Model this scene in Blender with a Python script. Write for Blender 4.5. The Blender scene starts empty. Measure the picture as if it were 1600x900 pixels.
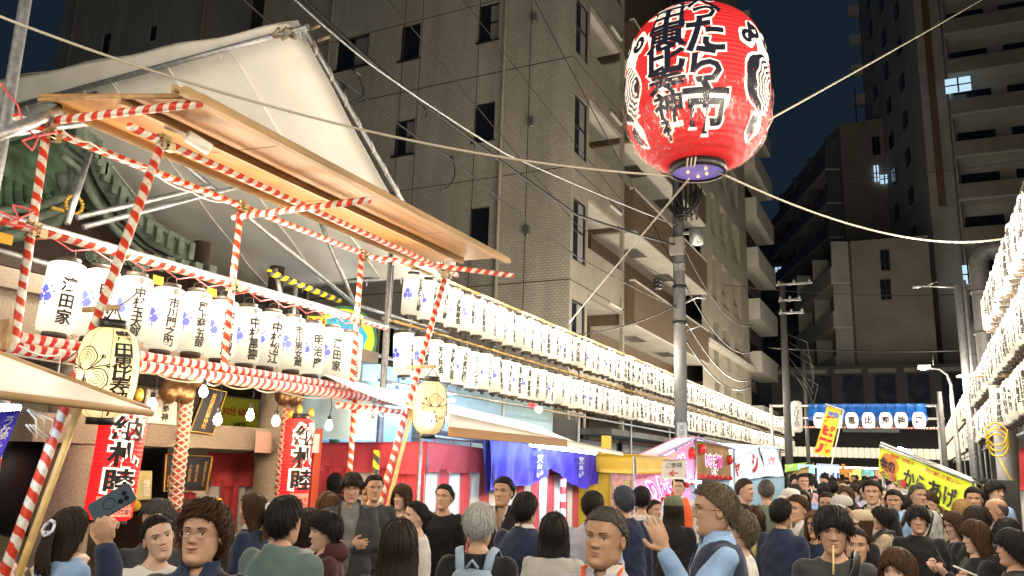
import bpy, bmesh, math, random
import numpy as np
from mathutils import Vector, Matrix, Quaternion
D = bpy.data; SC = bpy.context.scene; COL = SC.collection
random.seed(7); RNG = np.random.default_rng(11)

# ------------------------------------------------------------------ camera
HC = 1.8
f_, yaw_, pit_, rol_ = 1248.7, math.radians(26.81), math.radians(12.39), math.radians(1.84)
cy, sy, cp, sp = math.cos(yaw_), math.sin(yaw_), math.cos(pit_), math.sin(pit_)
FW = Vector((-sy*cp, cy*cp, sp)); rt = Vector((cy, sy, 0)); up0 = rt.cross(FW)
RT = rt*math.cos(rol_) + up0*math.sin(rol_); UP = -rt*math.sin(rol_) + up0*math.cos(rol_)
CAM = Vector((0, 0, HC))
cd = D.cameras.new('camera'); co = D.objects.new('camera', cd); COL.objects.link(co)
cd.sensor_width = 36; cd.lens = 36*f_/1600; cd.clip_start = .05; cd.clip_end = 2000
M3 = Matrix((RT, UP, -FW)).transposed(); co.matrix_world = Matrix.Translation(CAM) @ M3.to_4x4()
SC.camera = co

# ------------------------------------------------------------------ world: night sky, no sun above the horizon
w = D.worlds.new('World'); SC.world = w; w.use_nodes = True
nt = w.node_tree; nt.nodes.clear()
sky = nt.nodes.new('ShaderNodeTexSky'); sky.sky_type = 'NISHITA'; sky.sun_disc = False
sky.sun_elevation = math.radians(-4); sky.sun_rotation = math.radians(250)
b1 = nt.nodes.new('ShaderNodeBackground'); b1.inputs[1].default_value = .004
b2 = nt.nodes.new('ShaderNodeBackground'); b2.inputs[0].default_value = (.0065, .0125, .0205, 1); b2.inputs[1].default_value = 1
ad = nt.nodes.new('ShaderNodeAddShader'); ou = nt.nodes.new('ShaderNodeOutputWorld')
nt.links.new(sky.outputs[0], b1.inputs[0]); nt.links.new(b1.outputs[0], ad.inputs[0]); nt.links.new(b2.outputs[0], ad.inputs[1]); nt.links.new(ad.outputs[0], ou.inputs[0])
SC.view_settings.view_transform = 'Standard'; SC.view_settings.look = 'None'; SC.view_settings.gamma = 1; SC.view_settings.exposure = 0.30
SC.cycles.use_denoising = True
SC.cycles.max_bounces = 5; SC.cycles.diffuse_bounces = 3; SC.cycles.glossy_bounces = 3; SC.cycles.transparent_max_bounces = 8
SC.cycles.sample_clamp_indirect = 6; SC.cycles.caustics_reflective = False; SC.cycles.caustics_refractive = False

def at(x, y, X=None, Y=None, Z=None, Dp=None):
    d = RT*((x-800)/f_) - UP*((y-450)/f_) + FW
    t = X/d.x if X is not None else Y/d.y if Y is not None else (Z-HC)/d.z if Z is not None else Dp
    return CAM + d*t

# ------------------------------------------------------------------ materials
MATS = {}
def mat(name, col=(.5, .5, .5), rough=.6, metal=0., noise=0., nscale=8., bump=0., bscale=40., emit=None, es=0., objcol=False, spec=.5, coat=0., dirt=None, stretch=None, sheen=0.):
    if name in MATS: return MATS[name]
    m = D.materials.new(name); m.use_nodes = True; n = m.node_tree; N = n.nodes; L = n.links
    p = N['Principled BSDF']; p.inputs['Roughness'].default_value = rough; p.inputs['Metallic'].default_value = metal
    p.inputs['Specular IOR Level'].default_value = spec; p.inputs['Coat Weight'].default_value = coat
    if sheen: p.inputs['Sheen Weight'].default_value = sheen
    p.inputs['Base Color'].default_value = (*col, 1)
    tc = N.new('ShaderNodeTexCoord'); vec = tc.outputs['Object']
    if stretch:
        mp = N.new('ShaderNodeMapping'); mp.inputs['Scale'].default_value = stretch; L.new(vec, mp.inputs[0]); vec = mp.outputs[0]
    src = None
    if objcol:
        oi = N.new('ShaderNodeObjectInfo'); src = oi.outputs['Color']
    if noise:
        t = N.new('ShaderNodeTexNoise'); t.inputs['Scale'].default_value = nscale; t.inputs['Detail'].default_value = 6; L.new(vec, t.inputs[0])
        r = N.new('ShaderNodeMapRange'); r.inputs[1].default_value = .3; r.inputs[2].default_value = .7
        r.inputs[3].default_value = 1-noise; r.inputs[4].default_value = 1+noise; L.new(t.outputs[0], r.inputs[0])
        mx = N.new('ShaderNodeMix'); mx.data_type = 'RGBA'; mx.blend_type = 'MULTIPLY'; mx.inputs[0].default_value = 1
        if src: L.new(src, mx.inputs[6])
        else: mx.inputs[6].default_value = (*col, 1)
        L.new(r.outputs[0], mx.inputs[7]); src = mx.outputs[2]
        rr = N.new('ShaderNodeMapRange'); rr.inputs[3].default_value = max(0, rough-.12); rr.inputs[4].default_value = min(1, rough+.12)
        L.new(t.outputs[0], rr.inputs[0]); L.new(rr.outputs[0], p.inputs['Roughness'])
    if src: L.new(src, p.inputs['Base Color'])
    if bump:
        t2 = N.new('ShaderNodeTexNoise'); t2.inputs['Scale'].default_value = bscale; t2.inputs['Detail'].default_value = 4; L.new(vec, t2.inputs[0])
        b = N.new('ShaderNodeBump'); b.inputs['Strength'].default_value = bump; b.inputs['Distance'].default_value = .02
        L.new(t2.outputs[0], b.inputs['Height']); L.new(b.outputs[0], p.inputs['Normal'])
    if emit:
        p.inputs['Emission Color'].default_value = (*emit, 1); p.inputs['Emission Strength'].default_value = es
    MATS[name] = m; return m

def mathn(N, L, op, a, b=None, c=None):
    x = N.new('ShaderNodeMath'); x.operation = op
    for i, v in enumerate((a, b, c)):
        if v is None: continue
        if isinstance(v, (int, float)): x.inputs[i].default_value = v
        else: L.new(v, x.inputs[i])
    return x.outputs[0]

def mat_stripe(name, c1, c2, pitch=.085, duty=.5, rough=.45, spiral=True):
    m = D.materials.new(name); m.use_nodes = True; n = m.node_tree; N = n.nodes; L = n.links; p = N['Principled BSDF']
    tc = N.new('ShaderNodeTexCoord'); s = N.new('ShaderNodeSeparateXYZ'); L.new(tc.outputs['Object'], s.inputs[0])
    a = mathn(N, L, 'ARCTAN2', s.outputs[1], s.outputs[0]); a = mathn(N, L, 'DIVIDE', a, 6.28318)
    z = mathn(N, L, 'DIVIDE', s.outputs[2], pitch)
    if spiral: z = mathn(N, L, 'ADD', z, a)
    no = N.new('ShaderNodeTexNoise'); no.inputs['Scale'].default_value = 9; L.new(tc.outputs['Object'], no.inputs[0])
    z = mathn(N, L, 'ADD', z, mathn(N, L, 'MULTIPLY', mathn(N, L, 'SUBTRACT', no.outputs[0], .5), .5))
    fr = mathn(N, L, 'FRACT', z); g = mathn(N, L, 'GREATER_THAN', fr, duty)
    mx = N.new('ShaderNodeMix'); mx.data_type = 'RGBA'; mx.inputs[6].default_value = (*c1, 1); mx.inputs[7].default_value = (*c2, 1); L.new(g, mx.inputs[0])
    n2 = N.new('ShaderNodeTexNoise'); n2.inputs['Scale'].default_value = 30; n2.inputs['Detail'].default_value = 5; L.new(tc.outputs['Object'], n2.inputs[0])
    r = N.new('ShaderNodeMapRange'); r.inputs[1].default_value = .3; r.inputs[2].default_value = .7; r.inputs[3].default_value = .75; r.inputs[4].default_value = 1.1; L.new(n2.outputs[0], r.inputs[0])
    m2 = N.new('ShaderNodeMix'); m2.data_type = 'RGBA'; m2.blend_type = 'MULTIPLY'; m2.inputs[0].default_value = 1; L.new(mx.outputs[2], m2.inputs[6]); L.new(r.outputs[0], m2.inputs[7])
    L.new(m2.outputs[2], p.inputs['Base Color']); p.inputs['Roughness'].default_value = rough
    b = N.new('ShaderNodeBump'); b.inputs['Strength'].default_value = .5; b.inputs['Distance'].default_value = .004
    L.new(mathn(N, L, 'ADD', fr, mathn(N, L, 'MULTIPLY', n2.outputs[0], .8)), b.inputs['Height']); L.new(b.outputs[0], p.inputs['Normal'])
    MATS[name] = m; return m

def mat_tile(name, c1, c2, mortar, bw=.1, bh=.05, ms=.006, noise=.25, rough=.5, bump=.4, stretch=None):
    m = D.materials.new(name); m.use_nodes = True; n = m.node_tree; N = n.nodes; L = n.links; p = N['Principled BSDF']
    tc = N.new('ShaderNodeTexCoord'); s = N.new('ShaderNodeSeparateXYZ'); L.new(tc.outputs['Object'], s.inputs[0])
    u = mathn(N, L, 'ADD', s.outputs[0], s.outputs[1]); cb = N.new('ShaderNodeCombineXYZ'); L.new(u, cb.inputs[0]); L.new(s.outputs[2], cb.inputs[1])
    b = N.new('ShaderNodeTexBrick'); b.inputs['Color1'].default_value = (*c1, 1); b.inputs['Color2'].default_value = (*c2, 1); b.inputs['Mortar'].default_value = (*mortar, 1)
    b.inputs['Scale'].default_value = 1; b.inputs['Mortar Size'].default_value = ms; b.inputs['Brick Width'].default_value = bw; b.inputs['Row Height'].default_value = bh
    L.new(cb.outputs[0], b.inputs[0])
    t = N.new('ShaderNodeTexNoise'); t.inputs['Scale'].default_value = 1.1; t.inputs['Detail'].default_value = 8; mpp = N.new('ShaderNodeMapping'); mpp.inputs['Scale'].default_value = (1.6, 1.6, .22); L.new(tc.outputs['Object'], mpp.inputs[0]); L.new(mpp.outputs[0], t.inputs[0])
    r = N.new('ShaderNodeMapRange'); r.inputs[1].default_value = .3; r.inputs[2].default_value = .7; r.inputs[3].default_value = 1-noise; r.inputs[4].default_value = 1+noise*.6; L.new(t.outputs[0], r.inputs[0])
    mx = N.new('ShaderNodeMix'); mx.data_type = 'RGBA'; mx.blend_type = 'MULTIPLY'; mx.inputs[0].default_value = 1; L.new(b.outputs[0], mx.inputs[6]); L.new(r.outputs[0], mx.inputs[7])
    L.new(mx.outputs[2], p.inputs['Base Color']); p.inputs['Roughness'].default_value = rough
    bp = N.new('ShaderNodeBump'); bp.inputs['Strength'].default_value = bump; bp.inputs['Distance'].default_value = .01; bp.invert = True
    L.new(b.outputs['Fac'], bp.inputs['Height']); L.new(bp.outputs[0], p.inputs['Normal'])
    MATS[name] = m; return m

def mat_paper(name, col, lo, hi, zc=0., zr=.25, pw=1.5, rib=60, base=(.8, .77, .7), drop=0.):
    """lantern paper lit from within by a bulb: brightest round the bulb, weaker towards the ends"""
    m = D.materials.new(name); m.use_nodes = True; n = m.node_tree; N = n.nodes; L = n.links; p = N['Principled BSDF']
    tc = N.new('ShaderNodeTexCoord'); s = N.new('ShaderNodeSeparateXYZ'); L.new(tc.outputs['Object'], s.inputs[0])
    a = mathn(N, L, 'ABSOLUTE', mathn(N, L, 'DIVIDE', mathn(N, L, 'SUBTRACT', s.outputs[2], zc), zr)); a = mathn(N, L, 'SUBTRACT', 1, a)
    a = mathn(N, L, 'MAXIMUM', a, 0); a = mathn(N, L, 'POWER', a, pw)
    e = mathn(N, L, 'MULTIPLY_ADD', a, hi-lo, lo)
    wv = mathn(N, L, 'SINE', mathn(N, L, 'MULTIPLY', s.outputs[2], rib*6.283)); e = mathn(N, L, 'MULTIPLY', e, mathn(N, L, 'MULTIPLY_ADD', wv, .12, .9))
    oi = N.new('ShaderNodeObjectInfo'); e = mathn(N, L, 'MULTIPLY', e, mathn(N, L, 'MULTIPLY_ADD', oi.outputs['Random'], .6, .70))
    p.inputs['Base Color'].default_value = (*base, 1); p.inputs['Roughness'].default_value = .7
    p.inputs['Emission Color'].default_value = (*col, 1); L.new(e, p.inputs['Emission Strength'])
    bp = N.new('ShaderNodeBump'); bp.inputs['Strength'].default_value = .5; bp.inputs['Distance'].default_value = .006; L.new(wv, bp.inputs['Height']); L.new(bp.outputs[0], p.inputs['Normal'])
    MATS[name] = m; return m

# ------------------------------------------------------------------ geometry collector
class G:
    def __init__(s): s.v = []; s.f = []; s.m = []; s.sm = []; s.n = 0
    def add(s, v, f, mi=0, smooth=False):
        v = np.asarray(v, float).reshape(-1, 3); o = s.n; s.v.append(v); s.n += len(v)
        for q in f: s.f.append(tuple(i+o for i in q)); s.m.append(mi); s.sm.append(smooth)
        return s
    def box(s, c, d, mi=0, R=None):
        x, y, z = (k/2 for k in d); P = np.array([(i*x, j*y, k*z) for i in (-1, 1) for j in (-1, 1) for k in (-1, 1)])
        if R is not None: P = P @ np.array(R.to_3x3() if hasattr(R, 'to_3x3') else R).T
        return s.add(P+np.array(c), [(0, 1, 3, 2), (4, 6, 7, 5), (0, 4, 5, 1), (2, 3, 7, 6), (0, 2, 6, 4), (1, 5, 7, 3)], mi)
    def bb(s, a, b, mi=0):
        a = np.array(a, float); b = np.array(b, float); return s.box((a+b)/2, np.abs(b-a), mi)
    def tube(s, pts, r, n=8, mi=0, cap=True, smooth=True, flat=1., side=None):
        P = np.array([tuple(p) for p in pts], float); k = len(P); r = np.broadcast_to(np.asarray(r, float), (k,))
        T = np.gradient(P, axis=0); T /= np.linalg.norm(T, axis=1)[:, None]+1e-12
        u = np.array(side if side is not None else ((0, 0, 1) if abs(T[0][2]) < .9 else (1, 0, 0)), float); V = []
        a = np.linspace(0, 2*math.pi, n, endpoint=False)
        for i in range(k):
            u = u - T[i]*(u@T[i]); u /= np.linalg.norm(u)+1e-12; w_ = np.cross(T[i], u)
            V.append(P[i]+r[i]*(np.cos(a)[:, None]*u*flat+np.sin(a)[:, None]*w_))
        V = np.concatenate(V); F = [(i*n+j, i*n+(j+1) % n, (i+1)*n+(j+1) % n, (i+1)*n+j) for i in range(k-1) for j in range(n)]
        s.add(V, F, mi, smooth)
        if cap:
            o = s.n-k*n; s.f.append(tuple(o+j for j in range(n))[::-1]); s.m.append(mi); s.sm.append(False)
            s.f.append(tuple(o+(k-1)*n+j for j in range(n))); s.m.append(mi); s.sm.append(False)
        return s
    def lathe(s, prof, n=20, c=(0, 0, 0), mi=0, smooth=True, cap=True):
        a = np.linspace(0, 2*math.pi, n, endpoint=False); V = np.array([(r*math.cos(t)+c[0], r*math.sin(t)+c[1], z+c[2]) for r, z in prof for t in a]); k = len(prof)
        F = [(i*n+j, i*n+(j+1) % n, (i+1)*n+(j+1) % n, (i+1)*n+j) for i in range(k-1) for j in range(n)]
        if cap: F += [tuple(range(n))[::-1], tuple((k-1)*n+j for j in range(n))]
        return s.add(V, F, mi, smooth)
    def grid(s, fn, nu, nv, mi=0, smooth=True, closed=False):
        V = [tuple(fn(i/nu, j/nv)) for i in range(nu+1) for j in range(nv+1)]
        F = [(i*(nv+1)+j, (i+1)*(nv+1)+j, (i+1)*(nv+1)+j+1, i*(nv+1)+j+1) for i in range(nu) for j in range(nv)]
        return s.add(V, F, mi, smooth)
    def sheet(s, fn, nu, nv, th=.004, nrm=(0, 0, 1), mi=0, smooth=True):
        nrm = np.array(nrm, float)*th; A = np.array([tuple(fn(i/nu, j/nv)) for i in range(nu+1) for j in range(nv+1)]); k = len(A); W = nv+1
        F = [(i*W+j, (i+1)*W+j, (i+1)*W+j+1, i*W+j+1) for i in range(nu) for j in range(nv)]
        F2 = [tuple(q+k for q in f[::-1]) for f in F]
        E = [(j+1, j, j+k, j+1+k) for j in range(nv)] + [(nu*W+j, nu*W+j+1, nu*W+j+1+k, nu*W+j+k) for j in range(nv)]
        E += [(i*W, (i+1)*W, (i+1)*W+k, i*W+k) for i in range(nu)] + [((i+1)*W+nv, i*W+nv, i*W+nv+k, (i+1)*W+nv+k) for i in range(nu)]
        return s.add(np.concatenate([A, A+nrm]), F+F2+E, mi, smooth)
    def prism(s, poly, z0, z1, mi=0):
        k = len(poly); V = [(x, y, z0) for x, y in poly]+[(x, y, z1) for x, y in poly]
        return s.add(V, [tuple(range(k))[::-1], tuple(range(k, 2*k))]+[(i, (i+1) % k, k+(i+1) % k, k+i) for i in range(k)], mi)
    def sphere(s, c, r, n=12, m=8, mi=0):
        r = (r, r, r) if isinstance(r, (int, float)) else r
        pr = [(max(1e-4, math.sin(math.pi*i/m)), -math.cos(math.pi*i/m)) for i in range(m+1)]; o = s.n
        s.lathe(pr, n, mi=mi); s.v[-1] = s.v[-1]*np.array(r)+np.array(c); return s
    def arr(s): return (np.concatenate(s.v) if s.v else np.zeros((0, 3)))
    def mesh(s, name, mats):
        me = D.meshes.new(name); me.from_pydata(s.arr().tolist(), [], s.f)
        for m in (mats if isinstance(mats, (list, tuple)) else [mats]): me.materials.append(m)
        me.polygons.foreach_set('material_index', s.m); me.polygons.foreach_set('use_smooth', s.sm); me.update(); return me
    def build(s, name, mats, parent=None, **kw): return obj(name, s.mesh(name, mats), parent, **kw)

def obj(name, me, parent=None, loc=None, rot=None, color=None, local=False):
    o = D.objects.new(name, me); COL.objects.link(o)
    if parent is not None:
        o.parent = parent
        if not local: o.matrix_parent_inverse = Matrix.LocRotScale(parent.location, parent.rotation_euler, parent.scale).inverted() if parent.get('_w') is None else Matrix(parent['_w']).inverted()
    if loc is not None: o.location = loc
    if rot is not None: o.rotation_euler = rot
    if color: o.color = (*color, 1)
    return o
def tag(o, label=None, cat=None, group=None, kind=None):
    if label: o['label'] = label
    if cat: o['category'] = cat
    if group: o['group'] = group
    if kind: o['kind'] = kind
    return o
def thing(name, label, cat, loc=(0, 0, 0), group=None):
    o = D.objects.new(name, None); COL.objects.link(o); o.location = loc; o.empty_display_size = .1
    return tag(o, label, cat, group)
def setting(o, label=None): o['kind'] = 'structure'; return o

def pole(parent, name, p0, p1, r, m, n=12, shared={}):
    """one straight pole with its own axis along local Z"""
    p0 = Vector(p0); p1 = Vector(p1); L = (p1-p0).length
    g = G(); g.tube([(0, 0, 0), (0, 0, L*.5), (0, 0, L)], r, n); o = obj(name, g.mesh(name, m), parent)
    o.location = p0; o.rotation_mode = 'QUATERNION'; o.rotation_quaternion = (p1-p0).to_track_quat('Z', 'Y'); return o

_tc = {}
def text_geo(s, size=1., bold=0., step=None, vert=False, spacing=1.0):
    """glyph triangles of a text in its own plane (u right, v up), centred; cut into strips when step is set"""
    k = (s, round(size, 4), round(bold, 4), step, vert, spacing)
    if k in _tc: return _tc[k]
    c = D.curves.new('t', 'FONT'); c.body = '\n'.join(s) if vert else s; c.align_x = 'CENTER'; c.align_y = 'CENTER'; c.size = size; c.offset = bold*size; c.resolution_u = 2; c.space_line = spacing
    o = D.objects.new('t', c); COL.objects.link(o); dg = bpy.context.evaluated_depsgraph_get()
    me = D.meshes.new_from_object(o.evaluated_get(dg)); D.objects.remove(o); D.curves.remove(c)
    bm = bmesh.new(); bm.from_mesh(me); D.meshes.remove(me)
    if step and len(bm.verts):
        xs = [v.co.x for v in bm.verts]; x = math.floor(min(xs)/step)*step+step
        while x < max(xs):
            bmesh.ops.bisect_plane(bm, geom=bm.verts[:]+bm.edges[:]+bm.faces[:], plane_co=(x, 0, 0), plane_no=(1, 0, 0)); x += step
    bm.verts.ensure_lookup_table(); V = np.array([v.co[:] for v in bm.verts]).reshape(-1, 3)[:, :2]; F = [tuple(v.index for v in f.verts) for f in bm.faces]; bm.free()
    if len(V):
        mn, mx = V.min(0), V.max(0); V = V-(mn+mx)/2
    _tc[k] = (V, F); return _tc[k]
def put_text(g, s, fn, size, mi=0, bold=0., step=None, vert=False, spacing=1., sx=1., sy=1.):
    V, F = text_geo(s, size, bold, step, vert, spacing)
    if not len(V): return
    g.add([tuple(fn(u*sx, v*sy)) for u, v in V], F, mi)
def plane_fn(c, u, v, off=0.):
    c = Vector(c); u = Vector(u).normalized(); v = Vector(v).normalized(); n = u.cross(v)
    return lambda a, b: c+u*a+v*b+n*off
def ordn(i): return '%d%s' % (i, 'th' if 10 <= i % 100 <= 20 else {1: 'st', 2: 'nd', 3: 'rd'}.get(i % 10, 'th'))
# ------------------------------------------------------------------ shared materials
m_asph = mat('asphalt', (.05, .05, .052), .75, noise=.35, nscale=3, bump=.3, bscale=90)
m_conc = mat('concrete', (.27, .26, .24), .85, noise=.25, nscale=2, bump=.25, bscale=30)
m_dconc = mat('dark_concrete', (.12, .115, .105), .85, noise=.25, nscale=1.5, bump=.2, bscale=20)
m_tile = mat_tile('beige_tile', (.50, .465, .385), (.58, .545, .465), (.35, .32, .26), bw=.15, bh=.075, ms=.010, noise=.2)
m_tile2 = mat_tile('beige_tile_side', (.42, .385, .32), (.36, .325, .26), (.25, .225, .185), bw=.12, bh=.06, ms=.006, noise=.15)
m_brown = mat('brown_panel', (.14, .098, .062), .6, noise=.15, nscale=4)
m_soffit = mat('soffit_white', (.6, .57, .5), .7, noise=.1, nscale=2)
m_cream = mat('cream_render', (.36, .33, .265), .8, noise=.15, nscale=1.2, bump=.1)
m_glass = mat('window_glass', (.015, .02, .03), .08, noise=.2, nscale=2)
m_frame = mat('dark_frame', (.03, .03, .035), .4, metal=.3)
m_alu = mat('aluminium', (.45, .45, .44), .35, metal=.8, noise=.1)
m_dpole = mat('old_pole', (.09, .09, .09), .8, noise=.2)
m_pipe = mat('drain_pipe', (.38, .35, .28), .6, noise=.1)
m_galv = mat('galvanised', (.42, .43, .44), .45, metal=.7, noise=.25, nscale=20, bump=.1)
m_curt = mat('curtain_behind_glass', (.25, .25, .25), .8)
m_lit = mat('lit_window', (.5, .6, .7), .5, emit=(.55, .8, 1.), es=.75)
m_lity = mat('lit_window_warm', (.5, .6, .4), .5, emit=(.75, .95, .5), es=.6)
m_black = mat('black_paint', (.012, .012, .014), .45)
m_rope = mat('white_rope', (.42, .39, .32), .8)
m_cable = mat('black_cable', (.02, .02, .022), .5)
m_wood = mat('plywood', (.33, .165, .052), .55, noise=.3, nscale=6, stretch=(1, .08, 1), bump=.15)
m_woodd = mat('timber', (.42, .27, .13), .65, noise=.35, nscale=12, stretch=(1, .1, 1), bump=.2)
m_bamboo = mat('bamboo', (.52, .33, .11), .5, noise=.25, nscale=12)
m_tarp = mat('white_tarp', (.88, .86, .80), .55, noise=.10, nscale=1.5, bump=.6, bscale=2.2)
m_stripe = mat_stripe('red_white_wrap', (.62, .05, .02), (.74, .70, .62), .105, .5)
m_bundle = mat_stripe('red_white_bundle', (.60, .02, .015), (.74, .68, .60), .085, .46, spiral=True)
m_hazard = mat_stripe('hazard_wrap', (.75, .55, .0), (.03, .03, .03), .13, .5)
m_copper = mat('green_copper', (.20, .30, .20), .6, metal=.2, noise=.45, nscale=5, bump=.3, bscale=15)
m_copperd = mat('dark_copper', (.10, .13, .10), .65, metal=.2, noise=.5, nscale=8, bump=.5, bscale=14)
m_dwood = mat('dark_timber', (.06, .035, .022), .65, noise=.4, nscale=8, bump=.3)
m_gold = mat('gold_paint', (.7, .45, .08), .35, metal=.5)
m_granite = mat('granite', (.30, .25, .20), .8, noise=.22, nscale=60, bump=.25, bscale=120)
m_bronze = mat('bronze', (.20, .12, .06), .38, metal=.8, noise=.35, nscale=12)
m_red = mat('red_cloth', (.60, .055, .065), .75, noise=.1, nscale=4, bump=.2, bscale=5, sheen=.1)
m_whitecl = mat('white_cloth', (.72, .70, .68), .75, noise=.06, nscale=4, bump=.2, bscale=5)
m_purple = mat('purple_cloth', (.05, .022, .55), .6, noise=.15, nscale=5, bump=.2, bscale=6, sheen=.1)
m_blue = mat('blue_tarp', (.16, .42, .75), .5, noise=.08, nscale=3, bump=.2, bscale=5)
m_yell = mat('yellow_vinyl', (.72, .46, .03), .45, noise=.08, nscale=4, bump=.15, bscale=5)
m_white = mat('white_paint', (.75, .74, .7), .6, noise=.05)
m_ink = mat('ink', (.015, .012, .012), .6)
m_redink = mat('red_ink', (.6, .03, .02), .6)
m_crest = mat('violet_ink', (.13, .16, .75), .6, emit=(.13, .16, .9), es=.55)  # emission puts in the lantern light shining through the ink
m_tube = mat('fluorescent_tube', (1, 1, 1), .5, emit=(.50, .74, 1.), es=95)
m_bulb = mat('bulb_glass', (1, 1, 1), .5, emit=(1, .74, .42), es=210)
m_paper = mat_paper('lantern_paper', (1, .87, .63), .80, 2.3, zc=.07, zr=.34, pw=1.7, base=(.16, .15, .13))
m_paper.cycles.emission_sampling = 'NONE'
m_paper_y = mat_paper('yellow_lantern_paper', (1, .74, .34), .50, 1.25, zc=-.03, zr=.36, pw=1.2, rib=75, base=(.75, .6, .35))
m_paper_a = mat_paper('arch_lantern_paper', (1, .80, .70), 1.2, 1.8, zr=.4)
m_cap = mat('lantern_ring', (.06, .045, .035), .5)
m_green = mat('green_paint', (.03, .22, .10), .5)

# ------------------------------------------------------------------ ground
g = G(); g.grid(lambda u, v: (-150+300*u, -60+300*v, 0), 2, 2, smooth=False); setting(g.build('ground', mat('dark_ground', (.06, .06, .06), .85, noise=.2)))
g = G(); g.grid(lambda u, v: (-4.6+6.2*u, -12+72*v, .004), 2, 12, smooth=False); setting(g.build('road', m_asph))
for nm, x0, x1 in (('pavement_left', -8.0, -4.75), ('pavement_right', 1.75, 3.2)):
    g = G(); g.bb((x0, -12, 0), (x1, 46, .12)); setting(g.build(nm, m_conc))
for nm, x0, x1 in (('kerb_left', -4.74, -4.6), ('kerb_right', 1.6, 1.74)):
    g = G(); g.bb((x0, -12, 0), (x1, 46, .14)); setting(g.build(nm, m_granite))
g = G()
for x in (-3.9, .9): g.bb((x, -12, .006), (x+.12, 46, .010))
setting(g.build('road_marking', mat('road_paint', (.6, .6, .57), .7, noise=.3, nscale=30)))

# ------------------------------------------------------------------ buildings
def wall_face(g, o, u, v, W, H, holes, depth, mi=0, mr=None):
    """a wall sheet with real openings and their reveals; holes in wall coordinates (u0,v0,u1,v1)"""
    o, u, v = Vector(o), Vector(u), Vector(v); n = u.cross(v); mr = mi if mr is None else mr
    us = sorted({0, W, *[h[0] for h in holes], *[h[2] for h in holes]}); vs = sorted({0, H, *[h[1] for h in holes], *[h[3] for h in holes]})
    P = lambda a, b, d=0: tuple(o+u*a+v*b-n*d)
    for i in range(len(us)-1):
        for j in range(len(vs)-1):
            a, b, c, d = us[i], vs[j], us[i+1], vs[j+1]
            if c-a < 1e-4 or d-b < 1e-4: continue
            if any(h[0]-1e-4 <= a and c <= h[2]+1e-4 and h[1]-1e-4 <= b and d <= h[3]+1e-4 for h in holes): continue
            g.add([P(a, b), P(c, b), P(c, d), P(a, d)], [(0, 1, 2, 3)], mi)
    for a, b, c, d in holes:
        g.add([P(a, b), P(c, b), P(c, d), P(a, d), P(a, b, depth), P(c, b, depth), P(c, d, depth), P(a, d, depth)], [(0, 4, 5, 1), (1, 5, 6, 2), (2, 6, 7, 3), (3, 7, 4, 0)], mr)
def add_window(parent, o, u, v, h, depth, pane=None, mull=1, curtain=False):
    o, u, v = Vector(o), Vector(u), Vector(v); n = u.cross(v); a, b, c, d = h; fr = .05
    R = Matrix((u, v, n)).transposed()
    g = G(); C = lambda x, y, z: o+u*x+v*y-n*z
    for (x0, y0, x1, y1) in ((a, b, c, b+fr), (a, d-fr, c, d), (a, b+fr, a+fr, d-fr), (c-fr, b+fr, c, d-fr)): g.box(C((x0+x1)/2, (y0+y1)/2, depth-.04), (x1-x0, y1-y0, .06), 0, R)
    for k in range(1, mull+1):
        if mull and (c-a) > (d-b)*.75: x = a+(c-a)*k/(mull+1); g.box(C(x, (b+d)/2, depth-.045), (.045, d-b-2*fr, .05), 0, R)
        elif mull: y = b+(d-b)*k/(mull+1); g.box(C((a+c)/2, y, depth-.045), (c-a-2*fr, .04, .05), 0, R)
    w_ = g.build('window', m_frame, parent)
    g = G(); g.box(C((a+c)/2, (b+d)/2, depth-.02), (c-a-2*fr, d-b-2*fr, .02), 0, R); g.build('pane', pane or m_glass, w_)
    if curtain:
        g = G(); g.box(C(a+(c-a)*.72, (b+d)/2, depth-.034), ((c-a)*.4, d-b-2*fr-.02, .006), 0, R); g.build('curtain', m_curt, w_)
    return w_

# --- building with beige mosaic tiles
YA = 19.35; XA = -8.05
BA = thing('apartment_building', 'tall beige tiled apartment building with small windows behind the white tent', 'building', (XA, YA, 0))
g = G(); o = (-20.3, YA, 0); U_ = (1, 0, 0); V_ = (0, 0, 1)
rects = [(523, 58, 573, 108, 1), (623, 38, 654, 95, 0), (746, 5, 778, 66, 0), (738, 160, 771, 222, 0), (613, 187, 645, 244, 0), (731, 324, 762, 388, 0), (588, 503, 612, 566, 0)]
holes = []
for x0, y0, x1, y1, k in rects:
    A = at((x0+x1)/2, y1, Y=YA); B = at((x0+x1)/2, y0, Y=YA); wx = (at(x1, (y0+y1)/2, Y=YA).x-at(x0, (y0+y1)/2, Y=YA).x)
    holes.append((A.x-wx/2+20.3, A.z+.05, A.x+wx/2+20.3, B.z))
for dz in (6.1, 9.15): holes.append((holes[2][0], holes[2][1]+dz, holes[2][2], holes[2][3]+dz)); holes.append((holes[1][0], holes[1][1]+dz-3, holes[1][2], holes[1][3]+dz-3))
wall_face(g, o, U_, V_, 12.25, 30, holes, .16); g.build('front_wall', m_tile, BA)
for i, h in enumerate(holes): add_window(BA, o, U_, V_, h, .16, curtain=(i in (0, 2, 4, 7)))
for i, h in enumerate(holes): g = G(); g.bb((h[0]-20.3-.04, YA-.05, h[1]-.06), (h[2]-20.3+.04, YA+.02, h[1]+.0)); g.build('window_sill', m_frame, BA)
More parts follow.
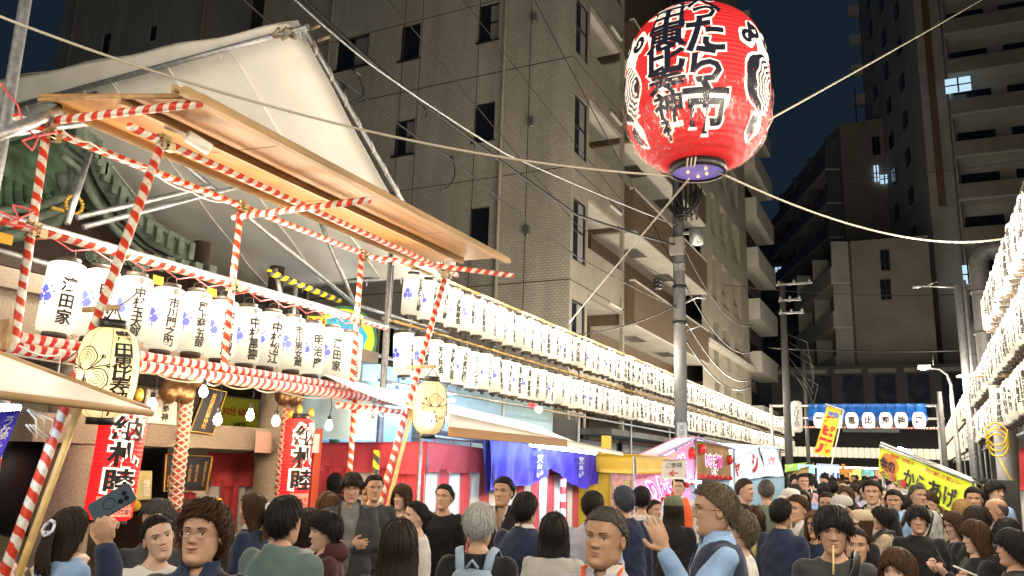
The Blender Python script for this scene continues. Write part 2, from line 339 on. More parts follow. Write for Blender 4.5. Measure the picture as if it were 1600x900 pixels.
# expansion joints: thin recessed lines shown as dark strips of sealant standing 3 mm proud
g = G()
for px_, py_ in ((743, 120), (800, 273), (800, 443), (700, 20)):
    z = at(px_, py_, Y=YA).z; g.bb((-20.3, YA-.004, z-.015), (XA, YA+.01, z+.015))
    g.bb((XA-.01, YA+.01, z-.015), (XA+.004, 23.9, z+.015))
for px_, py_ in ((655, 120), (740, 250), (828, 100), (618, 260)):
    x = at(px_, py_, Y=YA).x; g.bb((x-.012, YA-.005, 0), (x+.012, YA+.01, 30))
g.build('joint', mat('sealant', (.09, .08, .065), .8), BA)
for px_, py_ in ((516, 60), (775, 440)):
    x = at(px_, py_, Y=YA-.12).x; g = G(); g.tube([(x, YA-.12, 0), (x, YA-.12, 15), (x, YA-.12, 30)], .055, 10)
    for k in range(14): g.box((x, YA-.07, 1+k*2.1), (.16, .14, .06))
    g.build('drain_pipe', m_pipe, BA)
for px_, py_ in ((835, 28), (830, 190), (824, 360), (540, 135)):
    p = at(px_, py_, Y=YA-.08); g = G(); g.box(p, (.16, .16, .2)); g.lathe([(.05, 0), (.06, -.06), (.01, -.08)], 8, tuple(p-Vector((0, 0, .1)))); g.build('vent_hood', m_alu, BA)
# corner wall along the street, with a window and a balcony on every floor
ZF = [5.35-3.05, 5.35, 8.25, 11.35, 14.45, 17.5]
g = G(); hs = []
for z in ZF: hs += [(.18, z-.95, 1.15, z+.85), (1.30, z-.35, 4.4, z+1.15)]
o2 = (XA, YA, 0); U2 = (0, 1, 0)
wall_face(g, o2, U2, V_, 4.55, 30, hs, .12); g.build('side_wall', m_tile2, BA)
for i, h in enumerate(hs):
    if i % 2 == 0: add_window(BA, o2, U2, V_, h, .1, curtain=True)
g = G()
for z in ZF:
    y0, y1 = YA+1.25, YA+4.55
    g.bb((XA-1.4, y0, z-1.45), (XA-.02, y1-.04, z-1.32), 1)     # slab
    g.bb((XA-1.42, y0-.1, z-1.6), (XA-1.36, y1, z+1.4), 0)    # back wall
    g.bb((XA-1.36, y0, z+1.2), (XA-.03, y1-.05, z+1.3), 1)
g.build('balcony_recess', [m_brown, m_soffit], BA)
g = G()
for z in ZF: g.bb((XA-1.35, YA+2.1, z-1.3), (XA-1.3, YA+4.2, z+.85))
g.build('balcony_door', m_glass, BA)
g = G()
for z in ZF: g.tube([(XA+.03, YA+3.1, z-1.62), (XA+.03, YA+4.1, z-1.62), (XA+.03, YA+4.2, z-1.55), (XA+.03, YA+4.2, z-1.3)], .05, 8)
g.build('balcony_drain', m_soffit, BA)
for z in ZF:
    g = G(); y0 = 24.0; y1 = 34.3; x1 = -7.75
    g.bb((x1-.12, y0, z-2.0), (x1, y1, z-.62), 0); g.bb((-9.3, y0, z-2.0), (x1-.12, y0+.12, z-.62), 0); g.bb((x1-.16, y0-.02, z-.62), (x1+.02, y1+.02, z-.56), 1)
    g.bb((-9.3, y0+.12, z-2.06), (x1-.01, y1, z-2.003), 1); g.bb((-8.9, y0+2, z-2.09), (-8.3, y0+3.2, z-2.062), 2); g.bb((-8.9, y0+6, z-2.09), (-8.3, y0+7.2, z-2.062), 2)
    g.build('balcony', [m_brown, m_soffit, m_alu], BA)
for k, z in enumerate(ZF[1:5]):
    g = G(); y = 26.3+2.2*(k % 3); g.bb((-8.95, y, z-1.99), (-8.6, y+.8, z-1.4), 0); g.lathe([(.001, 0), (.24, .005), (.24, .03)], 14); A_ = g.v[-1]; g.v[-1] = A_[:, [2, 0, 1]]+np.array((-8.6, y+.36, z-1.7)); g.build('air_conditioner', [m_soffit], BA)
for k, z in enumerate((5.2, 8.3, 11.2)):
    g = G(); g.bb((XA-.9, YA+2.2+k*.4, z-1.3), (XA-.5, YA+3.0+k*.4, z-.65)); g.build('air_conditioner', m_soffit, BA)
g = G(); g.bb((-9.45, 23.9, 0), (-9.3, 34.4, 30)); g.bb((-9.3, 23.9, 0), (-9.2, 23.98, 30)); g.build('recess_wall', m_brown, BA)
for z in ZF:
    for y in (25.2, 28.2, 31.3):
        g = G(); g.bb((-9.3, y, z-1.95), (-9.27, y+2.2, z+.3)); g.bb((-9.27, y+1.08, z-1.95), (-9.24, y+1.14, z+.3), 1); g.build('balcony_window', [m_glass, m_frame], BA)
# left rear wing
g = G(); a = at(385, 100, Y=21.5).x; b_ = at(85, 100, Y=21.5).x
hs = []
for x0, y0, x1, y1 in ((155, 50, 174, 94), (231, 38, 246, 66)):
    A = at(x0, y1, Y=21.5); B = at(x1, y0, Y=21.5); hs.append((A.x-b_, A.z, B.x-b_, B.z))
wall_face(g, (b_, 21.5, 0), U_, V_, a-b_, 32, hs, .15); g.build('rear_wing_wall', m_tile, BA)
for h in hs: add_window(BA, (b_, 21.5, 0), U_, V_, h, .15)
for px_ in (112, 313):
    x = at(px_, 60, Y=21.4).x; g = G(); g.tube([(x, 21.4, 0), (x, 21.4, 16), (x, 21.4, 32)], .07, 8); g.build('drain_pipe', m_pipe, BA)
g = G(); g.bb((b_, 21.75, 0), (a, 40, 31.9)); g.bb((-20.28, 19.6, 0), (-9.5, 34.3, 29.9)); g.build('building_core', m_dconc, BA)

# --- grey-beige building with deep window recesses
BB = thing('apartment_building', 'cream building with columns of deep window recesses beyond the utility pole', 'building', (-8, 35, 0))
g = G(); hs = []
for z in ZF[1:]+[20.6, 23.7]:
    z = z-1.2
    for y0, w_, kind in ((36.7, 1.0, 1), (38.7, 1.7, 0), (41.6, 2.0, 0)): hs.append((y0-34.4, z-.5, y0-34.4+w_, z+1.6, kind))
wall_face(g, (-8.05, 34.4, 0), U2, V_, 11.4, 32, [h[:4] for h in hs], 1.1); g.build('wall', m_cream, BB)
for h in hs:
    if h[4]: add_window(BB, (-8.05, 34.4, 0), U2, V_, h[:4], .3)
    else:
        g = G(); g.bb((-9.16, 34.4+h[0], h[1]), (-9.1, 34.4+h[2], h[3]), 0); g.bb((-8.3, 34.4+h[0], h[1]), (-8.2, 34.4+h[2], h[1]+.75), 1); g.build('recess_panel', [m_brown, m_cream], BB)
g = G(); g.bb((-8.05, 34.45, 7.2), (-7.7, 45.8, 7.4)); g.build('ledge', m_soffit, BB)
g = G(); g.bb((-20, 34.45, 0), (-9.2, 45.8, 31.9)); g.build('building_core', m_dconc, BB)
BC = thing('apartment_building', 'narrow building end with stacked white balconies at the far left side of the street', 'building', (-8, 46, 0))
for k in range(9):
    z = 4.2+k*3.05; g = G(); g.bb((-8.6, 46.3, z), (-7.5, 52.8, z+.14)); g.bb((-7.62, 46.3, z+.14), (-7.5, 52.8, z+1.2)); g.bb((-8.6, 46.3, z+.14), (-7.62, 46.4, z+1.2)); g.build('balcony', m_soffit, BC)
    g = G(); g.bb((-8.75, 47, z+.2), (-8.7, 52, z+2.3)); g.build('balcony_window', m_glass, BC)
g = G(); g.bb((-20, 46, 0), (-8.8, 55, 30)); g.build('wall', m_dconc, BC)
BS = thing('shop_building', 'low dark shop front with shutters behind the left lantern rows', 'building', (-7.6, 12, 0))
g = G(); g.bb((-8.0, 11.3, 0), (-7.6, 18.9, 2.9), 0); g.bb((-8.02, 19.5, 2.6), (-6.9, 45, 2.75), 1); g.build('wall', [m_dconc, m_conc], BS)
for k in range(7):
    g = G(); y = 19.6+k*3.6; g.bb((-8.0, y, .1), (-7.9, y+3.1, 2.5), 1)
    for j in range(8): g.bb((-7.9, y+.04, .2+j*.29), (-7.87, y+3.06, .2+j*.29+.25), 0)
    g.build('shutter', [m_galv, m_frame], BS)

# --- far buildings
def tower(label, c0, dirR, wR, dirL, wL, top, mR, bz=0., floors=None, fh=3.0, balc=True, side_b=True, lit=(), extra=0, z0=2.5, bw=(1.5, None), par=m_dconc, wins=True, sofm=None):
    """block with the corner c0 nearest, one face to the right along dirR and one to the left along dirL"""
    B = thing('tower_block', label, 'building', (c0[0], c0[1], 0)); c = Vector((c0[0], c0[1])); r_ = Vector(dirR).normalized(); l_ = Vector(dirL).normalized()
    p = [c, c+r_*wR, c+r_*wR+l_*wL, c+l_*wL]; g = G(); g.prism([tuple(q) for q in p], bz, top); g.build('wall', mR, B)
    nr = Vector((r_.y, -r_.x)); nr = nr if nr.dot(l_) < 0 else -nr; nl = Vector((l_.y, -l_.x)); nl = nl if nl.dot(r_) < 0 else -nl
    zz = z0; i = 0; shared = {}
    while zz+fh < top+.5:
        if balc:
            a = c+r_*bw[0]+nr*0; W = (bw[1] or wR)-bw[0]; Rm = Matrix(((r_.x, nr.x, 0), (r_.y, nr.y, 0), (0, 0, 1)))
            if 'b' not in shared:
                g = G(); g.bb((0, 0, 0), (W, 1.3, .15), 1); g.bb((0, 1.2, .15), (W, 1.3, 1.2), 0)
                for q in np.arange(0, W, 6.5): g.bb((q, 0, .15), (q+.12, 1.2, fh-.02), 2)
                shared['b'] = g.mesh('balcony', [par, sofm or m_soffit, mR])
                g = G()
                for q in np.arange(.4, W-2.4, 3.25): g.bb((q, .02, .2), (q+2.3, .06, 2.25), 0); g.bb((q+1.12, .06, .2), (q+1.18, .09, 2.25), 1)
                shared['w'] = g.mesh('balcony_windows', [m_glass, m_frame])
            M = Matrix.Translation((a.x, a.y, zz)) @ Rm.to_4x4()
            for nm in ('b', 'w'):
                o_ = D.objects.new('balcony' if nm == 'b' else 'window_row', shared[nm]); COL.objects.link(o_); o_.parent = B; o_.matrix_local = Matrix.Translation((-c.x, -c.y, 0)) @ M
        if side_b:
            a = c; Rm = Matrix(((l_.x, nl.x, 0), (l_.y, nl.y, 0), (0, 0, 1)))
            if 's' not in shared:
                g = G(); g.bb((.6, 0, 0), (wL-.6, 1.2, .15), 1); g.bb((.6, 1.1, .15), (wL-.6, 1.2, 1.2), 0)
                for q in np.arange(.6, wL-.7, 5.): g.bb((q, 0, .15), (q+.12, 1.1, fh-.02), 0)
                shared['s'] = g.mesh('side_balcony', [par, sofm or m_soffit])
            o_ = D.objects.new('balcony', shared['s']); COL.objects.link(o_); o_.parent = B; o_.matrix_local = Matrix.Translation((-c.x, -c.y, 0)) @ Matrix.Translation((a.x, a.y, zz)) @ Rm.to_4x4()
        zz += fh; i += 1
    for px_, py_, wpx, hpx, mm, pl in lit:
        P = at(px_, py_, Y=pl); q = at(px_+wpx, py_+hpx, Y=pl); g = G(); g.bb((P.x, pl-.05, q.z), (q.x, pl, P.z)); ww = g.build('window', mm, B)
        g = G(); cx = (P.x+q.x)/2; g.bb((cx-.05, pl-.09, q.z), (cx+.05, pl-.05, P.z)); g.bb((P.x, pl-.09, (P.z+q.z)/2-.04), (q.x, pl-.05, (P.z+q.z)/2+.04)); g.build('sash', m_frame, ww)
    return B
m_tw1 = mat('tower_brown', (.25, .22, .18), .8, noise=.2, nscale=.6); m_tw2 = mat('tower_grey', (.36, .35, .32), .8, noise=.2, nscale=.5)
m_tw3 = mat('tower_dark', (.10, .115, .13), .8, noise=.2, nscale=.5); m_sofd = mat('soffit_grey', (.5, .48, .42), .8); m_strip = mat('ochre_strip', (.3, .2, .1), .8)
cD = at(1452, 300, Y=60); wD = 28
TD = tower('tall grey apartment tower with rows of long balconies at the right', (cD.x, 60), (1, .04), wD, (-.27, 1), 16, 52, m_tw2, side_b=False, z0=1.6, fh=3.05, bw=(1.6, None), par=m_tw1, sofm=m_sofd,
    lit=[(1476, 125, 42, 16, m_lit, 58.6), (1503, 415, 20, 28, m_lit, 58.6)])
g = G(); g.bb((cD.x+.05, 59.9, 0), (cD.x+1.5, 60.02, 20), 1); g.bb((cD.x+.5, 59.86, 20), (cD.x+.95, 60.02, 52), 0); g.build('corner_strip', [mat('strip_brown', (.16, .09, .05), .8), m_tw2], TD)
l2 = Vector((-.27, 1)).normalized(); nl2 = Vector((-l2.y, l2.x))
for zz in np.arange(6, 50, 3.05):
    for q in (4, 8, 12):
        a = Vector((cD.x, 60))+l2*q+nl2*.06; g = G(); g.box((a.x, a.y, zz+1), (.1, 1., 1.2), 0, Matrix.Rotation(math.atan2(-l2.x, l2.y), 3, 'Z')); g.build('window', m_glass, TD)
for zz in np.arange(5, 50, 3.05):
    a = Vector((cD.x, 60))+l2*15.6+nl2*.5; g = G(); g.box((a.x, a.y, zz), (1.0, .5, 1.), 0); g.build('balcony_end', m_sofd, TD)
cE = at(1318, 300, Y=70); tE = at(1318, 193, Y=70).z
TE = tower('dark brown stepped apartment block left of the grey tower', (cE.x, 70), (1, .02), 9, (-.42, 1), 20, tE, m_tw1, balc=False, z0=3, fh=3.05, par=m_tw3, sofm=m_sofd,
    lit=[(1365, 259, 9, 24, m_lit, 69.9), (1375, 274, 14, 12, m_lit, 69.9), (1362, 215, 14, 26, m_glass, 69.9), (1372, 372, 16, 40, m_glass, 69.9)])
g = G(); P = at(1338, 180, Y=72); g.tube([(P.x, 72, tE-1), (P.x, 72, tE+2.5), (P.x, 72, tE+4)], .05, 6); g.build('antenna', m_frame, TE)
cE2 = at(1330, 400, Y=56); tE2 = at(1330, 377, Y=56).z
tower('lower brown block with stepped side balconies beyond the blue arch', (cE2.x, 56), (1, .02), 4.6, (-.36, 1), 12, tE2, m_tw1, balc=False, z0=2.2, fh=3.0, par=m_tw2, sofm=m_sofd,
    lit=[(1375, 438, 18, 30, m_glass, 55.9), (1375, 392, 16, 30, m_glass, 55.9)])
cF = at(1190, 400, Y=95); tF = at(1230, 384, Y=95).z
TF = tower('dark far block with two small lit windows at the end of the street', (cF.x, 95), (1, 0), 24, (-1, .4), 6, tF, m_tw3, balc=False, side_b=False,
    lit=[(1211, 418, 10, 10, m_lit, 94.9), (1257, 415, 20, 15, m_lity, 94.9), (1263, 471, 9, 12, m_lity, 94.9), (1232, 418, 10, 12, m_glass, 94.9), (1211, 472, 10, 13, m_glass, 94.9), (1211, 440, 10, 10, m_glass, 94.9), (1236, 472, 8, 12, m_glass, 94.9)])
cF2 = at(1192, 370, Y=110); tF2 = at(1200, 355, Y=110).z
TG = tower('distant dark block with red aviation lamp above the far block', (cF2.x, 110), (1, 0), 4.2, (-1, .4), 6, tF2, m_tw3, balc=False, side_b=False)
P = at(1201, 348, Y=109.5); g = G(); g.tube([(P.x, 109.5, tF2-1), (P.x, 109.5, tF2), (P.x, 109.5, P.z)], .08, 6); g.build('mast', m_frame, TG)
g = G(); g.sphere((P.x, 109.5, P.z), .35, 10, 6); g.build('aviation_lamp', mat('red_lamp', (.8, 0, 0), .5, emit=(1, .02, .02), es=4), TG)
# buildings closing the street end
TH = thing('street_end_building', 'low dark building with entrance canopy closing the end of the street', 'building', (-6, 52, 0))
g = G(); g.bb((-16, 52, 0), (9, 55, 8.2), 0); g.bb((-7, 51.5, 4.3), (6, 52, 4.5), 0)
g.build('wall', [mat('end_dark', (.03, .03, .032), .8), m_tw3], TH)
for k in range(9):
    g = G(); x = -9+k*1.75; g.bb((x, 51.9, 4.9), (x+1.1, 51.99, 7.6)); g.build('window', m_glass, TH)
for k in range(8):
    g = G(); x = -8+k*1.9; g.bb((x, 51.92, 7.75), (x+1.5, 51.99, 8.0)); g.build('louvre', m_dconc, TH)
g = G(); P = at(1315, 640, Y=46); q = at(1405, 676, Y=46); g.bb((P.x, 46, q.z), (q.x, 46.3, P.z)); g.build('signboard', m_tw3, TH)
# right-hand grey building
BR = thing('office_building', 'grey concrete building with ducts and pilasters behind the right lanterns', 'building', (3.2, 20, 0))
g = G(); hs = []
for k in range(12): hs.append((1.0+k*3.1, .3, 2.9+k*3.1, 2.4)); hs.append((1.0+k*3.1, 3.4, 2.9+k*3.1, 5.2))
m_rconc = mat('grey_concrete', (.17, .165, .15), .8, noise=.2, nscale=2, bump=.2)
wall_face(g, (3.2, 42, 0), (0, -1, 0), V_, 54, 5.6, hs, .25); g.build('wall', m_rconc, BR)
for h in hs: add_window(BR, (3.2, 42, 0), (0, -1, 0), V_, h, .25, pane=m_glass)
g = G(); g.bb((3.1, 4, 5.65), (8, 42, 6.0)); g.build('parapet', m_rconc, BR)
for k in range(6):
    g = G(); y = 15+k*4.6; g.bb((2.6, y, 0), (3.15, y+.6, 5.6)); g.bb((2.5, y-.06, 5.0), (3.18, y+.66, 5.25)); g.bb((2.5, y-.06, 3.0), (3.18, y+.66, 3.2)); g.build('pilaster', m_rconc, BR)
for y, zt, r in ((26, 8.3, .26), (31, 7.0, .24), (35.5, 6.2, .22)):
    g = G(); x = 1.95; g.tube([(x, y, 2.9), (x, y, zt-1), (x, y, zt-.4), (x+.12, y, zt-.12), (x+.4, y, zt), (x+1.2, y, zt)], r, 12)
    for z in np.arange(3.4, zt-.8, 1.2): g.lathe([(r+.04, z), (r+.04, z+.06)], 12, (x, y, 0))
    g.build('duct', mat('duct_metal', (.16, .16, .16), .5, metal=.4, noise=.2), BR)
# slanted roof piece leading down behind the upper tier
g = G(); P0 = at(1600, 292, X=2.2); P1 = at(1552, 430, X=2.2); g.sheet(lambda u, v: P0.lerp(P1, u)+Vector((.5*v, 0, .12*v)), 2, 1, .12); g.build('roof_edge', m_rconc, BR)
# ------------------------------------------------------------------ paper lanterns
m_inkf = mat('far_ink', (.12, .09, .06), .6)
NL = [0]
TXT = ['小伝馬町一之部町会', '大伝馬町二丁目町会', '日本橋横山町', '芳町会', '松阪市', 'てん茂', 'シンバイト', '人形町商店街', '堀留町二丁目町会', '富沢町町会', '久松町会', '浜町一之部町会', '小網町町会', '東日本橋', '芳人形会', '本石町料理店会']
STG = ['濱田家', '明治座', '中村玉太郎', '市川門之助', '尾上菊五郎', '中村東蔵', '中村萬壽', '中村松江', '市川男女蔵', '明治座', '濱田家', 'は組 玄冶店']
def cyl_fn(R, az, z, off=.003):
    return lambda u, v: ((R+off)*math.cos(az-u/R*-1), (R+off)*math.sin(az-u/R*-1), z+v)
def body_mesh(R, H, n=16):
    k = H/2; g = G(); g.lathe([(R*.72, -k), (R*.93, -k+.012), (R, -k+.04), (R*1.01, -k*.4), (R*1.01, k*.4), (R, k-.04), (R*.93, k-.012), (R*.72, k)], n); return g
def cap_mesh(R, H, top, n=16):
    s = 1 if top else -1; k = H/2; g = G(); g.lathe([(R*.5, s*(k-.004)), (R*.64, s*(k-.004)), (R*.64, s*(k+.035)), (R*.5, s*(k+.035))], n)
    if top: g.tube([(-R*.5, 0, k+.03), (-R*.4, 0, k+.09), (0, 0, k+.10), (R*.4, 0, k+.09), (R*.5, 0, k+.03)], .004, 5)
    return g
def crest_geo(g, fn, s, mi=0):
    """three-leaved crest with curled stems"""
    def disc(cx, cy, r, squash=1., n=14):
        V = [tuple(fn(cx, cy))]+[tuple(fn(cx+r*math.cos(t)*(1+.08*math.cos(5*t)), cy+r*squash*math.sin(t))) for t in np.linspace(0, 6.283, n, endpoint=False)]
        g.add(V, [(0, 1+i, 1+(i+1) % n) for i in range(n)], mi)
    for k in range(3):
        a = math.pi/2+k*2.094; disc(.5*s*math.cos(a), .5*s*math.sin(a), .40*s)
    for k in range(3):
        a = math.pi/2+1.047+k*2.094
        for e in (-1, 1):
            b = a+e*.2; pts = [(s*q*math.cos(b+e*q*.12), s*q*math.sin(b+e*q*.12)) for q in np.linspace(.1, .95, 6)]; W = .055*s
            V = []
            for x, y in pts: V += [tuple(fn(x-W*math.sin(b), y+W*math.cos(b))), tuple(fn(x+W*math.sin(b), y-W*math.cos(b)))]
            g.add(V, [(2*i, 2*i+1, 2*i+3, 2*i+2) for i in range(5)], mi)
            disc(s*.98*math.cos(b+e*.1), s*.98*math.sin(b+e*.1), .11*s, n=8)
LR, LH = .13, .52
LM = {'body': body_mesh(LR, LH).mesh('paper_body', m_paper), 'top': cap_mesh(LR, LH, 1).mesh('top_ring', m_cap), 'bot': cap_mesh(LR, LH, 0).mesh('bottom_ring', m_cap)}
g = G(); crest_geo(g, cyl_fn(LR*1.01, 0, 0), .080); LM['crest'] = g.mesh('crest', m_crest)
for i, s in enumerate(TXT):
    g = G(); sz = min(.10, .47/len(s)); put_text(g, s, cyl_fn(LR*1.01, 0, -.01), sz, step=.03, vert=True, bold=.045, spacing=.86); LM['t%d' % i] = g.mesh('lettering', m_ink)
def lantern(loc, face, crest_az, ti, label, group, parts=2, tilt=(0, 0), meshes=None, cat='lantern', name='paper_lantern'):
    M = meshes or LM; o = D.objects.new(name, M['body']); COL.objects.link(o); o.location = loc; o.rotation_euler = (tilt[0], tilt[1], 0); tag(o, label, cat, group); NL[0] += 1
    if parts >= 1:
        c = obj('lettering', M['t%s' % ti], o, local=True); c.rotation_euler = (0, 0, face)
        c = obj('bottom_ring', M['bot'], o, local=True)
    if parts >= 2:
        c = obj('top_ring', M['top'], o, local=True); c = obj('crest', M['crest'], o, local=True); c.rotation_euler = (0, 0, crest_az); c.location.z = .0
    return o
def add_fill_light(parent, W, z=-.36, col=(1, .875, .69), r=.2):  # added point light outside the paper, standing in for the lanterns' own light
    l = D.lights.new('lantern_fill_light', 'POINT'); l.energy = W; l.color = col; l.shadow_soft_size = r; o = D.objects.new('lantern_fill_light', l); COL.objects.link(o); o.parent = parent; o.location = (0, 0, z); return o
rr = random.Random(3); FILL_W = 92
def row(x, y0, y1, z, pitch, face, side, nm, full_to, name_from):
    y = y0; i = 0; n = int((y1-y0)/pitch)
    for i in range(n):
        y = y0+i*pitch; lab = 'white paper lantern, %s from near end of the %s' % (ordn(i+1), nm)
        if i >= full_to[1]: break
        o_ = lantern((x+rr.uniform(-.012, .012), y+rr.uniform(-.015, .015), z+rr.uniform(-.012, .012)), ((-2.55 if side > 0 else face-.12-(.55 if i > 22 else .1))+rr.uniform(-.25, .25)), (.9 if side > 0 else -math.pi/2+(-.25 if i > 22 else 0))+rr.uniform(-.35, .35), rr.randrange(len(TXT)), lab, nm, 2 if i < full_to[0] else 1, (rr.uniform(-.06, .06), rr.uniform(-.06, .06)))
        if i % 4 == 2 and z > 3.4: q = add_fill_light(o_, FILL_W); q.location.x = -(.22 if side < 0 else .34)*side; q.location.z = .42  # fill light added above the row, clear of the neighbouring lanterns
    if i < n-1 or full_to[1] < n:
        g = G(); b = body_mesh(LR, LH, 10)
        y = y0+full_to[1]*pitch; k_ = 0
        while y < y1:
            g.add(b.arr()+np.array((x, y, z)), b.f, 0, True)
            for a_ in ((-1.15, -1.75) if side < 0 else (-2.5, -1.9)): g.add([(x+(LR+.004)*math.cos(a_+u_), y+(LR+.004)*math.sin(a_+u_), z+.15-.055*j-v_) for j in range(6) for u_, v_ in ((-.16, 0), (.16, 0), (.16, .03), (-.16, .03))], [(4*j, 4*j+1, 4*j+2, 4*j+3) for j in range(6)], 1)
            y += pitch
        if g.n: fl = tag(g.build('far_lanterns', [m_paper, m_inkf]), 'far end of the %s, white lanterns too small to tell apart' % nm, 'lanterns', None, 'stuff')
        for q_ in range(0 if z < 3.4 else 3 if x < 0 else 12): lo_ = add_fill_light(fl, FILL_W*1.2); lo_.location = (x-.22*side, y0+full_to[1]*pitch+.8+q_*1.9, z+.42)  # fill lights added above the far end too
row(-5.6, 8.30, 43, 3.85, .338, 0, -1, 'upper lantern row on the left', (45, 92), 0)
row(-5.6, 8.20, 43, 3.09, .338, 0, -1, 'lower lantern row on the left', (45, 92), 0)
row(1.2, 9.6, 40, 2.81, .338, math.pi, 1, 'lowest lantern row on the right', (30, 45), 0)
row(1.2, 9.4, 40, 3.55, .338, math.pi, 1, 'middle lantern row on the right', (30, 45), 0)
row(1.2, 9.2, 15.0, 4.37, .338, math.pi, 1, 'top lantern row on the right', (20, 56), 0)
# the same rows run on behind the camera, out of view
for x, zz_, y0, y1, side in ((-5.6, (3.09, 3.85), -9, 1.0, -1), (1.2, (2.81, 3.55), -9, 9.0, 1)):
    g = G(); b = body_mesh(LR, LH, 10)
    for z in zz_:
        for y in np.arange(y0, y1, .338): g.add(b.arr()+np.array((x, y, z)), b.f, 0, True)
    o_ = tag(g.build('near_lanterns', m_paper), 'white lantern rows running on beside and behind the viewer on the %s' % ('left' if x < 0 else 'right'), 'lanterns', None, 'stuff')
    for y in np.arange(y0+.8, y1, 1.7):
        q = add_fill_light(o_, FILL_W*1.5); q.location = (x-.22*side, y, zz_[1]+.42)  # added fill, stronger than on the rows in view, to brighten walls and crowd
# far row across the end of the street
g = G(); b = body_mesh(LR, LH, 10)
for x in np.arange(-9.5, 2.5, .275):
    if x < -1.2 or x > .2: g.add(b.arr()+np.array((x, 46.2, 2.92)), b.f, 0, True)
    else: g.add(b.arr()+np.array((x, 46.2, 2.92)), b.f, 0, True)
tag(g.build('far_lanterns', m_paper), 'long row of tiny white lanterns across the far end of the street', 'lanterns', None, 'stuff')
# racks
def rack(nm, x, y0, y1, zs, label, side):
    t = thing(nm, label, 'scaffold', (x, y0, 0)); xb = x+side*.2
    for y in np.arange(y0-.1, y1+.2, 3.2): pole(t, 'post', (xb, y, 0), (xb, y, max(zs)+.35), .024, m_galv, 8)
    for z in zs:
        pole(t, 'rail', (x, y0-.3, z+.36), (x, y1+.2, z+.36), .02, m_bamboo, 8); pole(t, 'rail', (xb-.05*side, y0-.3, z-.36), (xb-.05*side, y1+.2, z-.36), .022, m_galv, 8)
        g = G(); P = []
        for i in range(int((y1-y0)/.338)*2+1): P.append((x+.02, y0+i*.169, z+.315+(.03 if i % 2 else 0)))
        g.tube(P, .006, 4); g.build('lamp_wire', m_cable, t)
        g = G()
        for y in np.arange(y0, y1, .338): g.box((x, y, z-.30), (.05, .03, .05))
        g.build('clip', m_cap, t)['kind'] = 'stuff'
rack('lantern_rack', -5.6, 8.2, 43, (3.09, 3.85), 'galvanised pipe rack carrying the two lantern rows on the left', -1)
rack('lantern_rack', 1.2, 9.2, 40, (2.81, 3.55), 'pipe rack carrying the lantern rows on the right', 1)
rack('lantern_rack', 1.22, 9.1, 15, (4.37,), 'short raised pipe rack of the top lantern row on the right', 1)

# ------------------------------------------------------------------ stage with the striped scaffold
SX = -5.35; SF = thing('striped_scaffold', 'red and white wrapped pipe scaffold carrying the lantern row and wooden eave on the left', 'scaffold', (SX, 5, 0))
for a, b_ in (((SX, 3.28, .0), (SX, 3.23, 4.0)), ((SX, 5.08, 2.4), (SX, 5.08, 4.05)), ((SX, 6.88, 2.4), (SX, 6.88, 4.06)), ((SX, 6.95, 0), (SX, 6.95, 2.45)),
              ((SX, 1.6, 3.27), (SX, 7.45, 3.27)), ((SX, 3.0, 4.0), (SX, 7.3, 4.02)), ((-4.72, 3.4, 3.99), (-4.72, 7.9, 3.95)),
              ((-5.5, 3.18, 4.05), (-4.1, 3.45, 4.07)), ((-5.4, 5.05, 3.9), (-4.0, 5.2, 3.94)), ((-5.4, 6.9, 4.0), (-4.0, 7.95, 3.9))):
    pole(SF, 'wrapped_pole', a, b_, .029, m_stripe)
for a, b_ in (((-4.7, 7.62, 3.9), (-4.66, 6.0, .0)), ((-4.7, 3.67, 4.0), (-4.68, 2.75, .0))): pole(SF, 'raking_pole', a, b_, .032, m_stripe)
for a, b_ in (((-4.60, 6.95, 2.35), (-4.58, 6.2, .3)), ((-4.60, 3.38, 2.6), (-4.60, 2.85, .3))):
    p = pole(SF, 'bamboo_prop', a, b_, .022, m_bamboo, 8)
# bundle of wrapped pipes under the lanterns
for dz, dx in ((0, 0), (.075, -.03), (.0, -.09)): pole(SF, 'wrapped_bundle', (-5.35+dx, 1.5, 2.44+dz), (-5.35+dx, 8.2, 2.46+dz), .045, m_bundle)
pole(SF, 'wrapped_pole', (-5.3, 6.6, 2.33), (-5.1, 8.1, 2.33), .03, m_stripe)
g = G(); g.box((-5.35, 3.15, 2.52), (.2, .03, .2)); g.build('plywood_block', m_woodd, SF)
for a, b_ in (((-5.75, 1, 3.42), (-5.75, 8.6, 3.42)), ((-6.2, 2.5, 3.3), (-6.2, 9.2, 3.1))): pole(SF, 'pipe', a, b_, .026, m_galv)
P = at(420, 425, X=-5.9); q = at(530, 470, X=-5.9); pole(SF, 'hazard_sleeve', P, q, .034, m_hazard)
for x, y, z in ((-4.7, 3.67, 3.97), (-4.7, 7.6, 3.9), (SX, 3.25, 3.27), (SX, 5.08, 3.27), (SX, 3.24, 3.98), (SX, 6.88, 3.28), (SX, 5.08, 4.0), (SX, 6.9, 4.0)):
    g = G(); g.box((x, y, z), (.09, .05, .10)); g.box((x+.02, y+.04, z-.02), (.05, .08, .06)); g.tube([(x+.05, y, z), (x+.09, y, z+.02)], .009, 6); g.tube([(x, y-.05, z+.04), (x+.06, y-.05, z+.04)], .009, 6)
    for k in range(3): g.tube([(x-.04, y-.035, z-.04+k*.03), (x+.04, y-.04, z-.03+k*.03), (x+.05, y+.03, z-.04+k*.03)], .005, 4)
    g.build('clamp', mat('clamp_metal', (.45, .37, .22), .4, metal=.7, noise=.3), SF)
